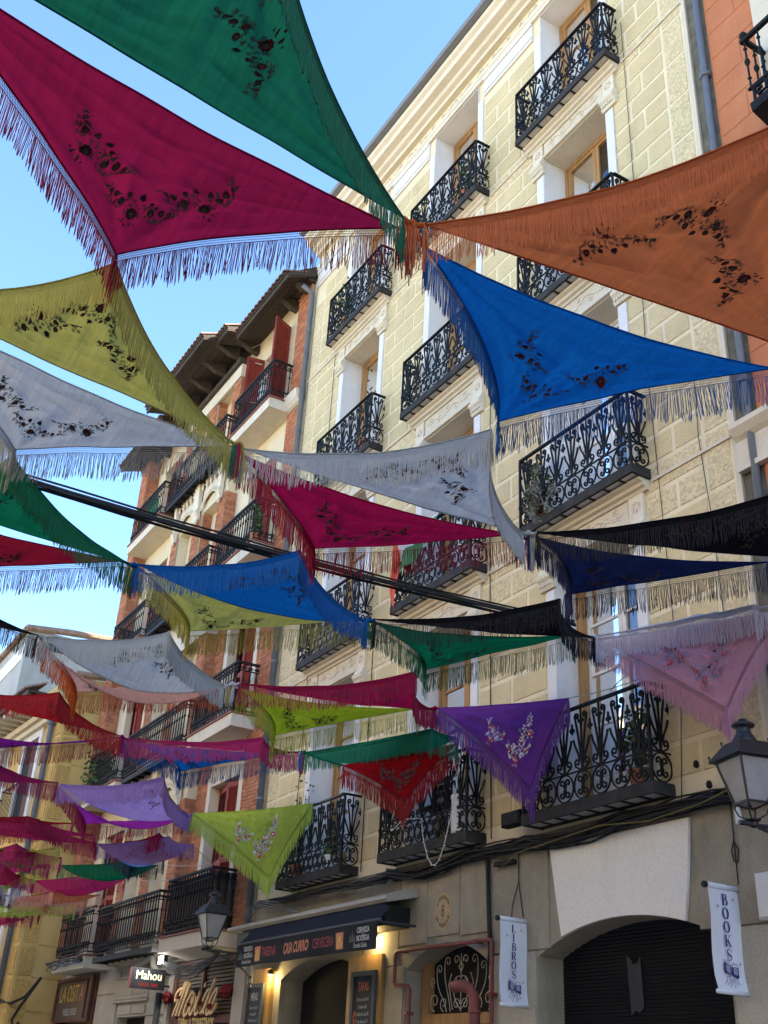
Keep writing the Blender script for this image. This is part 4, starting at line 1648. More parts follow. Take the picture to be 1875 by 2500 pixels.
# eaves: rafters, tiles, cornice
q = MB()
on_front(q, 0.1, 13.5, 0.01, 0.30, 9.95, 10.12)
on_front(q, 0.1, 13.5, 0.01, 0.18, 9.80, 9.95)
q.build('cornice', 'plaster_trim', yel)
q = MB()
on_front(q, 0.3, 13.6, 0.02, 0.95, 10.32, 10.38)
on_front(q, 0.3, 13.6, 0.90, 0.96, 10.24, 10.38)
ey = q.build('eave', 'wood_dark', yel)
for i in range(18):
    q = MB()
    on_front(q, 0.5 + i * 0.5, 0.66 + i * 0.5, 0.02, 0.88, 10.13, 10.31)
    q.build('rafter', 'plaster_trim', ey)
for i in range(46):
    p = yf(0.4 + i * 0.2, 1.05)
    o = put('roof_tile', TILE, (p[0], p[1], 10.39), ey)
q = MB()
p0, p1, p2 = yf(0.62, 0.10), yf(0.62, 0.10), yf(0.62, 0.3)
q.tube([(p0[0], p0[1], 2.2), (p1[0], p1[1], 9.7), (p2[0], p2[1], 9.95)], 0.075, 8)
q.lathe((p0[0], p0[1], 5.0), [(0.076, 0), (0.095, 0.01), (0.095, 0.05), (0.076, 0.06)], 8)
q.lathe((p0[0], p0[1], 9.65), [(0.076, 0), (0.11, 0.02), (0.11, 0.08), (0.076, 0.10)], 8)
q.build('drainpipe', 'pipe_blue', yel, True)
q = MB()
q.tube([(YX + 0.05, YY + 0.1, 10.95), (YX + 0.05, 9.5, 11.15)], 0.09, 8)
q.build('coping_tiles', 'roof_tile', yel)

# grey attic house rising behind the yellow one
att = empty('grey_attic_house', (-33.5, 7.5, 0))
tag(att, 'grey rendered attic house with glazed strip and tiled coping behind the yellow roof', 'building')
b = MB()
b.box(-46.0, -32.5, 6.2, 12.0, 0.1, 13.55)
b.build('wall', 'grey_render', att)
for ya, yb in ((6.75, 7.75), (7.95, 9.2)):
    q = MB()
    q.add([(-32.47, ya, 12.95 + (ya - 6.2) * 0.03), (-32.47, yb, 12.95 + (yb - 6.2) * 0.03), (-32.47, yb, 13.45 + (yb - 6.2) * 0.06), (-32.47, ya, 13.40 + (ya - 6.2) * 0.06)], [(0, 1, 2, 3)])
    q.build('glass_panel', 'glass_dark', att)
q = MB()
q.tube([(-32.45, 6.1, 13.55), (-32.42, 7.4, 13.68), (-32.42, 9.8, 13.85), (-32.42, 12, 13.9)], [0.10, 0.11, 0.10, 0.1], 7)
q.tube([(-32.5, 6.12, 13.55), (-46, 6.05, 13.55)], 0.09, 7)
q.build('coping_tiles', 'roof_tile', att)
q = MB()
q.box(-46, -32.6, 6.17, 6.199, 12.6, 13.1)
q.build('pale_band', 'white_paint', att)

# pale block house at the far left
pal = empty('pale_block_house', (-50, 5.8, 0))
tag(pal, 'distant pale yellow house with a white framed window at the left edge', 'building')
b = MB()
b.box(-60, -46.2, 5.2, 12, 0.1, 14.8)
pw = b.build('wall', 'stucco_cream', pal)
for i in range(12):
    for j in range(2):
        q = MB()
        q.box(-46.199, -46.17, 5.25 + j * 0.55, 5.72 + j * 0.55, 8.0 + i * 0.55, 8.48 + i * 0.55)
        q.build('render_block', 'yellow_wall', pw)
q = MB()
q.box(-48.6, -47.2, 5.10, 5.199, 9.0, 11.6)
q.build('window_surround', 'white_paint', pal)
q = MB()
q.box(-48.4, -47.4, 5.07, 5.099, 9.2, 11.4)
q.build('window', 'interior_dark', pal)

# ================================================================== unseen house behind the viewer, added to shade the facade and bounce sun
opp = empty('unseen_opposite_house', (-15, -3.4, 0))
tag(opp, 'unseen ochre house across the street, added for shade and bounced light', 'building')
ops = []
for i in range(16):
    x = -46 + i * 3.4
    for zf in (4.6, 8.0):
        ops.append((x, x + 1.2, zf, zf + 2.4))
b = MB()
wall_grid(b, -52, 10, 0.1, 11.6, -3.8, ops, -0.3)
b.quad((-52, -3.8, 11.6), (10, -3.8, 11.6), (10, -9, 11.6), (-52, -9, 11.6))
b.build('wall', 'opposite_wall', opp)
for a, b_, c, d in ops:
    q = MB()
    q.quad((a, -4.05, c), (b_, -4.05, c), (b_, -4.05, d), (a, -4.05, d))
    q.build('window', 'glass_dark', opp)
q = MB()
q.box(-52, 10, -9, -4.2, 0.2, 11.5)
q.build('dark_rooms', 'interior_dark', opp)
# ================================================================== embroidered shawls
CAMP = Vector((0, 0, 1.6))
rs = random.Random(11)


def make_spray_pattern():
    """Flat embroidery motif in metres: s along the garland, t towards the cloth edge. Rows of (slot, polygon)."""
    out = []
    rn = random.Random(5)

    def disc(s, t, r, slot, n=12, scal=0.12, sq=1.0):
        pts = []
        for i in range(n * 2):
            a = math.pi * i / n
            rr = r * (1 + (scal if i % 2 else -scal))
            pts.append((s + rr * math.cos(a), t + rr * sq * math.sin(a)))
        out.append((slot, pts))

    def leaf(s, t, l, a, slot, fat=0.24):
        l *= 0.95
        ca, sa = math.cos(a), math.sin(a)
        out.append((slot, [(s, t), (s + ca * l * 0.5 - sa * l * fat, t + sa * l * 0.5 + ca * l * fat), (s + ca * l, t + sa * l), (s + ca * l * 0.5 + sa * l * fat, t + sa * l * 0.5 - ca * l * fat)]))

    def rose(s, t, r):
        disc(s, t, r, 0, 9, 0.10, 0.86)
        disc(s, t, r * 0.45, 3, 6, 0.1, 0.86)
        disc(s, t, r * 0.25, 0, 5, 0.1)

    def star(s, t, r, slot):
        a0 = rn.uniform(0, 6)
        for k in range(5):
            leaf(s, t, r, a0 + k * 2 * math.pi / 5, slot, 0.22)

    def curl(s, t, r, a, slot, sg):
        p = [(s + r * math.cos(a + sg * q * 0.45), t + r * math.sin(a + sg * q * 0.45)) for q in range(7)]
        vs_, fs = ribbon2(p, [0.006, 0.008, 0.009, 0.009, 0.008, 0.006, 0.003])
        for f in fs:
            out.append((slot, [vs_[i] for i in f]))

    rose(0, 0.075, 0.050)
    for s in (-1, 1):
        rose(s * 0.16, 0.012, 0.031)
        rose(s * 0.235, -0.030, 0.028)
        rose(s * 0.115, -0.048, 0.024)
        rose(s * 0.30, -0.050, 0.020)
        for k in range(13):
            u = k / 12
            star(s * (0.05 + 0.28 * u) + rn.uniform(-.012, .012), 0.03 - 0.10 * u * u + rn.uniform(-.055, .055), rn.uniform(0.018, 0.028), rn.choice((1, 1, 2)))
        for k in range(8):
            u = rn.random()
            leaf(s * (0.03 + 0.32 * u), 0.05 - 0.11 * u + rn.uniform(-.06, .03), rn.uniform(0.02, 0.038), rn.uniform(0, 6.28), rn.choice((1, 2, 3)))
        for k in range(12):
            u = rn.random()
            curl(s * (0.05 + 0.28 * u), 0.02 - 0.08 * u + rn.uniform(-.05, .05), rn.uniform(0.012, 0.024), rn.uniform(0, 6.28), 1, s)
        for k in range(3):
            leaf(s * (0.32 + 0.02 * k), -0.07 - 0.012 * k, 0.04, s * 0.6 + (0 if s > 0 else math.pi) + rn.uniform(-.5, .5), 1)
        disc(s * 0.045, 0.150, 0.010, 0, 5)
        disc(s * 0.085, 0.138, 0.008, 2, 5)
        leaf(s * 0.02, 0.125, 0.05, math.pi / 2 - s * 0.9, 1)
    for k in range(7):
        leaf(0, -0.055, 0.062 - abs(k - 3) * 0.006, -math.pi / 2 + (k - 3) * 0.36, 2, 0.16)
    disc(0, 0.175, 0.012, 0, 5)
    star(0, 0.0, 0.022, 3)
    star(0.05, -0.03, 0.024, 1)
    star(-0.05, -0.03, 0.024, 1)
    return out


SPRAY = make_spray_pattern()
SHAWLS = {}


class Cloth:
    def __init__(self, A, B, C, sag, kh, ks, amp, seed, hsag=0.0):
        self.hsag = hsag
        self.A, self.B, self.C = Vector(A), Vector(B), Vector(C)
        self.sag, self.kh, self.ks, self.amp = sag, kh, ks, amp
        rn = random.Random(seed)
        self.ph = [[rn.uniform(0, 6.28) for _ in range(3)] for _ in range(3)]
        self.fq = [[rn.uniform(2.0, 3.2), rn.uniform(5.0, 7.0), rn.uniform(10, 14)] for _ in range(3)]
        n = (self.B - self.A).cross(self.C - self.A).normalized()
        cen = (self.A + self.B + self.C) / 3
        if n.dot(CAMP - cen) < 0:
            n = -n
        self.n = n
        self.off = Vector((rn.uniform(0, 50), rn.uniform(0, 50), 0))

    def pos(self, a, b, c):
        A, B, C = self.A, self.B, self.C
        P = A * a + B * b + C * c
        P = P + (C - (A + B) / 2) * (self.kh * 4 * a * b * max(0, 1 - c) ** 2)
        P = P + (B - (A + C) / 2) * (self.ks * 4 * a * c * max(0, 1 - b) ** 3)
        P = P + (A - (B + C) / 2) * (self.ks * 4 * b * c * max(0, 1 - a) ** 3)
        P = P - Vector((0, 0, self.sag * 3 * (a * b + b * c + c * a) + self.hsag * 4 * a * b * max(0, 1 - c) ** 0.5))
        d = 0
        for i, (u, v, w_) in enumerate(((a, b, c), (b, c, a), (c, a, b))):
            if u > 0.02:
                t = v / (v + w_ + 1e-4)
                g_ = (u ** 1.3) * (1 - u) * 3.2 * max(0.0, math.sin(math.pi * min(max(t, 0), 1))) ** 0.5
                f, p = self.fq[i], self.ph[i]
                d += g_ * (0.7 * math.sin(6.28 * f[0] * t + p[0]) + 0.55 * math.sin(6.28 * f[1] * t + p[1]) + 0.35 * math.sin(6.28 * f[2] * t + p[2]))
        d += 0.7 * mnoise.noise(P * 2.2 + self.off) * (a * b + b * c + c * a) * 3
        return P + self.n * (d * self.amp)

    def bary(self, Q):
        v0, v1, v2 = self.B - self.A, self.C - self.A, Q - self.A
        d00, d01, d11, d20, d21 = v0.dot(v0), v0.dot(v1), v1.dot(v1), v2.dot(v0), v2.dot(v1)
        dn = d00 * d11 - d01 * d01
        b = (d11 * d20 - d01 * d21) / dn
        c = (d00 * d21 - d01 * d20) / dn
        return 1 - b - c, b, c


def fringe(cl, e0, e1, L, step, r, seed, net, own_len=None):
    """Looped silk strands hanging from one edge; e0, e1 are barycentric ends."""
    rn = random.Random(seed)
    mb = MB()
    P0, P1 = cl.pos(*e0), cl.pos(*e1)
    ln = (P1 - P0).length
    n = max(12, int(ln / step))

    def E(t):
        t = min(max(t, 0), 1)
        return cl.pos(*[e0[k] + (e1[k] - e0[k]) * t for k in range(3)])
    pts = [E(i / n) for i in range(n + 1)]
    ed = (P1 - P0).normalized()
    top = 0.0
    out = Vector((0, 0, -1))
    if net:
        rows = 3
        dz = 0.019
        for rI in range(rows):
            o = 0.5 * (rI % 2)
            zig = []
            for i in range(n):
                zig.append(E((i + o) / n) + out * (dz * rI))
                zig.append(E((i + o + 0.5) / n) + out * (dz * (rI + 1)))
            mb.tube(zig, r * 0.75, 3, caps=False)
        top = rows * dz
        # cords that run through the net
        for q_ in (0.34, 0.67, 1.0):
            mb.tube([E(i / 24) + out * (top * q_) for i in range(25)], r * (1.0 if q_ == 1.0 else 0.7), 3, caps=False)
    i = 0.0
    ph = rn.uniform(0, 6)
    while i < n:
        w_ = rn.choice((0.8, 0.9, 1.1, 1.3))
        t0, t1 = i / n, min(1, (i + w_ * 0.55) / n)
        a, b_ = E(t0) + out * top, E(t1) + out * top
        tt = (t0 + t1) / 2
        clump = 0.007 * math.sin(tt * n * 0.21 + ph) + 0.008 * math.sin(tt * n * 0.083 + 2 * ph) + 0.006 * math.sin(tt * n * 0.9 + ph)
        l_ = L * (0.98 + 0.035 * math.sin(tt * n * 0.11 + ph) + 0.03 * math.sin(tt * n * 0.55) + rn.uniform(-0.09, 0.07)) - top
        sx = ed * (clump + rn.uniform(-0.008, 0.008)) + cl.n * rn.uniform(-0.012, 0.012)
        m1 = (a + b_) / 2
        w1, w2 = ed * rn.gauss(0, 0.005), ed * rn.gauss(0, 0.005)
        path = [a, a + out * l_ * 0.45 + sx * 0.35 + w1, a + out * l_ * 0.88 + sx * 0.9 + (m1 - a) * 0.25 + w2, m1 + out * l_ + sx + w2,
                b_ + out * l_ * 0.86 + sx * 0.9 + (m1 - b_) * 0.25 + w2, b_ + out * l_ * 0.42 + sx * 0.35 - w1, b_]
        mb.tube(path, r * 0.88, 3, caps=False)
        i += w_
    return mb


def tassel(mb, P, L, r, rn, cnt=16, spread=0.03):
    for k in range(cnt):
        a = rn.uniform(0, 6.28)
        d = Vector((math.cos(a), math.sin(a), 0)) * spread * rn.random()
        l_ = L * rn.uniform(0.7, 1.15)
        mb.tube([P + d * 0.2, P + d * 0.8 + Vector((0, 0, -l_ * 0.4)), P + d + Vector((0, 0, -l_ * 0.75)), P + d * 0.8 + Vector((0, 0, -l_))], r, 3, caps=False)


STITCH = {'dark': ['stitch_red_backlit', 'stitch_green_backlit', 'stitch_blue', 'stitch_green_backlit'],  # this set carries the backlit shade in its colours
          'bright': ['stitch_bright', 'stitch_white', 'stitch_sky', 'stitch_white'],
          'mid': ['stitch_bright', 'stitch_sky', 'stitch_blue', 'stitch_sky']}


def shawl(label, group, A, B, C, color, sag=0.10, fr=0.30, step=0.016, r=0.0028, net=True, emb='dark', sprays=(0, 1, 2), kh=0.05, ks=0.05,
          amp=0.030, n=30, seed=1, sscale=None, fcolor=None, hsag=0.0, centers=None):
    cl = Cloth(A, B, C, sag, kh, ks, amp, seed, hsag)
    m = MB()
    idx = {}
    vs_ = []
    for i in range(n + 1):
        for j in range(n + 1 - i):
            idx[(i, j)] = len(vs_)
            vs_.append(cl.pos(1 - (i + j) / n, i / n, j / n))
    fs = []
    for i in range(n):
        for j in range(n - i):
            fs.append((idx[(i, j)], idx[(i + 1, j)], idx[(i, j + 1)]))
            if i + j < n - 1:
                fs.append((idx[(i + 1, j)], idx[(i + 1, j + 1)], idx[(i, j + 1)]))
    m.add(vs_, fs)
    # rolled hems
    for e0, e1 in (((1, 0, 0), (0, 1, 0)), ((1, 0, 0), (0, 0, 1)), ((0, 1, 0), (0, 0, 1))):
        m.tube([cl.pos(*[e0[k] + (e1[k] - e0[k]) * t / n for k in range(3)]) for t in range(n + 1)], 0.006 if net else 0.008, 4)
    cen = (cl.A + cl.B + cl.C) / 3
    o = m.build('fringed_shawl', color, None, True, origin=tuple(cen))
    tag(o, label, 'shawl', group)
    rn = random.Random(seed + 99)
    fc = (fcolor or color).replace('cloth_', 'silk_')
    for s, (e0, e1) in enumerate((((1, 0, 0), (0, 0, 1)), ((0, 1, 0), (0, 0, 1)))):
        f = fringe(cl, e0, e1, fr, step, r, seed * 7 + s, net)
        if s == 0:
            tassel(f, cl.pos(0, 0, 1), fr * 1.15, r * 0.8, rn, 16, 0.045)
            tassel(f, cl.pos(1, 0, 0), fr * 1.0, r, rn, 14, 0.03)
        else:
            tassel(f, cl.pos(0, 1, 0), fr * 1.0, r, rn, 14, 0.03)
        tag(f.build('fringe', fc, o, True), kind='stuff')
    # embroidery
    e = (cl.B - cl.A).normalized()
    Lh = (cl.B - cl.A).length
    sc = sscale or Lh / 2.75
    for k in sprays:
        if k == 1:
            ce = cl.A * 0.19 + cl.B * 0.19 + cl.C * 0.62
            es = e
            et = (cl.C - (cl.A + cl.B) / 2)
        elif k == 0:
            ce = cl.A * 0.43 + cl.B * 0.19 + cl.C * 0.38
            es = (cl.C - cl.A).normalized()
            et = (cl.A + cl.C) / 2 - cl.B
        else:
            ce = cl.A * 0.19 + cl.B * 0.43 + cl.C * 0.38
            es = (cl.B - cl.C).normalized()
            et = (cl.B + cl.C) / 2 - cl.A
        if centers and k in centers:
            ce = Vector(centers[k])
        et = (et - es * et.dot(es)).normalized()
        mb = MB()
        for slot, poly in SPRAY:
            mb.c = slot
            pv = []
            for (s_, t_) in poly:
                Q = ce + es * (s_ * sc * 0.66) + et * (t_ * sc * 1.15)
                a, b_, c = cl.bary(Q)
                if min(a, b_, c) < -0.01:
                    a, b_, c = max(a, 0), max(b_, 0), max(c, 0)
                    q_ = a + b_ + c
                    a, b_, c = a / q_, b_ / q_, c / q_
                u_, v_ = min(b_ * n, n - 1e-6), min(c * n, n - 1e-6)
                i_, j_ = int(u_), int(v_)
                fu, fv = u_ - i_, v_ - j_
                if i_ + j_ >= n - 1 or fu + fv <= 1:
                    while i_ + j_ > n - 1:
                        i_, fu = (i_ - 1, fu + 1) if i_ > 0 else (i_, fu)
                        if i_ + j_ > n - 1 and j_ > 0:
                            j_, fv = j_ - 1, fv + 1
                    pm = vs_[idx[(i_, j_)]] * (1 - fu - fv) + vs_[idx[(i_ + 1, j_)]] * fu + vs_[idx[(i_, j_ + 1)]] * fv
                else:
                    pm = vs_[idx[(i_ + 1, j_ + 1)]] * (fu + fv - 1) + vs_[idx[(i_, j_ + 1)]] * (1 - fu) + vs_[idx[(i_ + 1, j_)]] * (1 - fv)
                pv.append(pm + cl.n * (0.010 + 0.0008 * slot + (0.0015 if slot == 3 else 0)))
            mb.add(pv, [tuple(range(len(pv)))])
        mb.build('embroidered_spray', STITCH[emb], o)
    return cl


CC = {'green': (0.012, 0.155, 0.080), 'magenta': (0.31, 0.012, 0.058), 'orange': (0.52, 0.150, 0.048), 'blue': (0.006, 0.130, 0.40),
      'yellow': (0.44, 0.41, 0.09), 'grey': (0.45, 0.475, 0.455), 'crimson': (0.36, 0.008, 0.055), 'black': (0.010, 0.009, 0.012), 'navy': (0.016, 0.026, 0.085),
      'emerald': (0.006, 0.165, 0.065), 'red': (0.40, 0.012, 0.016), 'white': (0.60, 0.60, 0.66), 'pink': (0.62, 0.33, 0.46), 'purple': (0.185, 0.055, 0.34),
      'lime': (0.36, 0.44, 0.02), 'salmon': (0.66, 0.34, 0.24), 'violet': (0.26, 0.02, 0.26), 'orchid': (0.42, 0.035, 0.36), 'rose': (0.50, 0.025, 0.13), 'lilac': (0.42, 0.27, 0.56),
      'plum': (0.36, 0.012, 0.11), 'sky': (0.20, 0.38, 0.72), 'apple': (0.50, 0.64, 0.10), 'olive': (0.38, 0.38, 0.05), 'rust': (0.55, 0.12, 0.02), 'darkred': (0.28, 0.010, 0.025),
      'jade': (0.012, 0.22, 0.12)}
for _k, _c in CC.items():
    silk_mat('silk_' + _k, _c)
    cloth_mat('cloth_' + _k, _c, 0.55 if _k not in ('black', 'navy') else 0.3)


def S(label, A, B, C, color, **kw):
    global _seed
    _seed += 1
    row = kw.pop('group')
    kw.setdefault('seed', _seed)
    return shawl(label, row, A, B, C, 'cloth_' + color, **kw)


_seed = 100
G1, G2, G3, G4, G5 = 'shawls strung nearest the viewer', 'second row of strung shawls', 'third row of strung shawls', 'fourth row of strung shawls', 'fifth row of strung shawls'
G6, GH = 'far rows of strung shawls', 'shawls hanging from balcony rails'
near = dict(step=0.0135, r=0.0026, n=64)
# nearest row
S('big deep green shawl cropped by the top edge of the picture', (-4.06, 2.32, 6.0), (-3.73, -0.51, 6.0), (-2.78, 0.88, 6.0), 'green', group=G1, kh=0.02, sag=0.05, centers={0: (-3.44, 1.11, 6.0), 1: (-3.02, 0.85, 6.0), 2: (-3.32, 0.15, 6.0)}, **near)
S('big magenta shawl with white-looking fringe against the sky at upper left', (-4.15, 2.34, 6.0), (-3.86, -0.49, 6.0), (-5.31, 1.04, 6.0), 'magenta', group=G1, kh=0.035, sag=0.05, **near)
S('large orange shawl spread across the upper right', (-4.04, 2.45, 6.0), (-3.65, 5.15, 6.0), (-2.14, 3.63, 6.0), 'orange', group=G1, kh=0.03, sag=0.06, centers={0: (-3.528, 3.363, 6.0), 1: (-3.10, 3.672, 6.0), 2: (-3.347, 4.19, 6.0)}, **near)
S('bright blue shawl below the orange one with long blue fringe', (-4.20, 2.56, 6.0), (-3.87, 5.13, 6.0), (-5.47, 4.02, 6.0), 'blue', group=G1, kh=0.05, sag=0.07, ks=0.07, **near)
# second row
mid = dict(step=0.0145, r=0.0028, n=50)
S('mustard yellow shawl under the magenta one at the left', (-6.89, 2.49, 6.0), (-6.45, -0.16, 6.0), (-5.38, 1.06, 6.0), 'yellow', group=G2, sag=0.07, **mid)
S('pale grey shawl below the mustard yellow one at the left edge', (-6.96, 2.55, 6.0), (-6.48, -0.16, 6.0), (-8.04, 1.12, 6.0), 'grey', group=G2, sag=0.06, **mid)
S('light grey shawl between the blue and the crimson shawls', (-6.94, 2.63, 6.0), (-6.79, 5.26, 6.0), (-5.58, 4.04, 6.0), 'grey', group=G2, sag=0.10, **mid)
S('crimson shawl below the light grey one in the middle', (-7.03, 2.66, 6.0), (-6.84, 5.24, 6.0), (-8.18, 3.92, 6.0), 'crimson', group=G2, sag=0.08, **mid)
S('black shawl at the right edge above the navy one', (-6.71, 5.36, 6.0), (-5.69, 7.56, 6.0), (-4.81, 6.52, 6.0), 'black', group=G2, sag=0.08, **mid)
S('navy blue shawl under the black one at the right', (-6.78, 5.42, 6.0), (-5.93, 7.38, 6.0), (-7.60, 6.41, 6.0), 'navy', group=G2, sag=0.07, ks=0.08, emb='dark', **mid)
# third row
m3 = dict(step=0.016, r=0.0030, n=40)
S('green shawl at the left edge beneath the pale grey one', (-9.59, 2.63, 6.0), (-9.32, 0.43, 6.0), (-8.14, 1.12, 6.0), 'emerald', group=G3, sag=0.08, **m3)
S('dark red shawl with pale fringe against the sky at the left edge', (-9.56, 2.55, 6.0), (-9.52, 0.46, 6.0), (-10.86, 1.07, 6.0), 'darkred', group=G3, sag=0.06, **m3)
S('blue shawl in the middle with a black cable passing behind it', (-9.54, 2.70, 6.0), (-9.40, 5.17, 6.0), (-8.29, 3.83, 6.0), 'blue', group=G3, sag=0.06, hsag=0.14, kh=0.0, **m3)
S('mustard yellow shawl tucked under the blue one in the middle', (-9.67, 2.79, 6.0), (-9.43, 5.08, 6.0), (-10.88, 3.77, 6.0), 'yellow', group=G3, sag=0.09, ks=0.08, **m3)
S('black shawl over a green one in front of the first floor', (-9.31, 5.24, 6.0), (-8.28, 7.36, 6.0), (-7.71, 6.43, 6.0), 'black', group=G3, sag=0.07, **m3)
S('emerald green shawl directly below the black one', (-9.38, 5.26, 6.0), (-8.36, 7.15, 6.0), (-10.15, 6.43, 5.95), 'emerald', group=G3, sag=0.08, ks=0.09, **m3)
S('white shawl edge with white fringe above the pink shawl', (-8.23, 7.36, 6.0), (-6.02, 7.45, 5.62), (-6.12, 7.36, 5.64), 'white', group=G3, sag=0.02, kh=0.0, ks=0.0, sprays=(), **m3)
# fourth row
m4 = dict(step=0.018, r=0.0034, n=36)
S('black shawl corner at the left edge beside the pale sky', (-12.11, 2.41, 6.0), (-11.74, 0.60, 6.0), (-11.10, 1.32, 6.0), 'black', group=G4, sag=0.10, **m4)
S('silver grey shawl sagging above a salmon one at the left', (-12.12, 2.49, 6.0), (-12.34, 4.83, 6.0), (-11.06, 3.60, 6.0), 'grey', group=G4, sag=0.05, hsag=0.30, kh=0.0, **m4)
S('salmon pink shawl curling below the silver grey one', (-12.45, 2.60, 6.0), (-12.50, 4.83, 6.0), (-13.55, 3.32, 5.90), 'salmon', group=G4, sag=0.04, hsag=0.38, ks=0.05, kh=0.0, fcolor='cloth_rust', **m4)
S('crimson shawl above a lime green one in the middle', (-12.15, 4.96, 6.0), (-11.46, 7.41, 6.0), (-10.38, 6.44, 6.0), 'crimson', group=G4, sag=0.11, **m4)
S('lime green shawl beneath the crimson one in the middle', (-12.34, 5.03, 6.0), (-11.57, 7.23, 6.0), (-13.15, 5.94, 5.75), 'lime', group=G4, sag=0.07, ks=0.09, **m4)
# fifth row
m5 = dict(step=0.020, r=0.0038, n=30)
S('bright red shawl at the left under the salmon one', (-15.47, 4.56, 6.0), (-14.89, 1.59, 6.0), (-14.03, 3.22, 6.0), 'red', group=G5, sag=0.08, **m5)
S('violet shawl at the left edge below the bright red one', (-15.58, 4.53, 6.0), (-16.22, 2.11, 6.0), (-16.67, 2.29, 5.60), 'violet', group=G5, sag=0.06, hsag=0.16, fcolor='cloth_darkred', **m5)
S('rose pink shawl with purple fringe over a blue one', (-15.54, 4.64, 6.0), (-14.47, 7.04, 6.0), (-13.80, 6.08, 5.90), 'rose', group=G5, sag=0.07, sprays=(), **m5)
S('small blue shawl under the rose pink one', (-15.65, 4.71, 6.0), (-14.42, 6.99, 6.0), (-16.01, 5.73, 5.80), 'blue', group=G5, sag=0.06, ks=0.10, **m5)
S('jade green shawl draped above the hanging red one', (-14.39, 7.06, 6.0), (-10.95, 7.44, 5.52), (-11.30, 7.28, 5.68), 'jade', group=G5, sag=0.02, hsag=0.24, kh=0.0, ks=0.0, sprays=(), **m5)
# sixth row
m6 = dict(step=0.024, r=0.0045, n=30)
S('plum red shawl at the left edge in front of the yellow house', (-17.70, 4.32, 5.7), (-18.3, 2.6, 5.7), (-16.30, 2.84, 5.6), 'plum', group=G6, sag=0.10, sprays=(), **m6)
S('lilac shawl with dark backlit flowers in front of the brick house', (-17.78, 4.38, 5.7), (-18.49, 6.92, 5.7), (-15.70, 5.38, 5.6), 'lilac', group=G6, sag=0.06, hsag=0.24, kh=0.0, **m6)
S('bright purple shawl curling under the lilac one', (-17.96, 4.42, 5.7), (-18.64, 6.86, 5.7), (-19.05, 5.25, 5.40), 'orchid', group=G6, sag=0.06, hsag=0.36, kh=0.0, sprays=(), fcolor='cloth_plum', **m6)
m7 = dict(step=0.030, r=0.0042, n=22, net=False)


def F(p, q=0.875):
    """Far rows hang a little lower: slide a point towards the eye at height 1.6."""
    return (p[0] * q, p[1] * q, 1.6 + (p[2] - 1.6) * q)


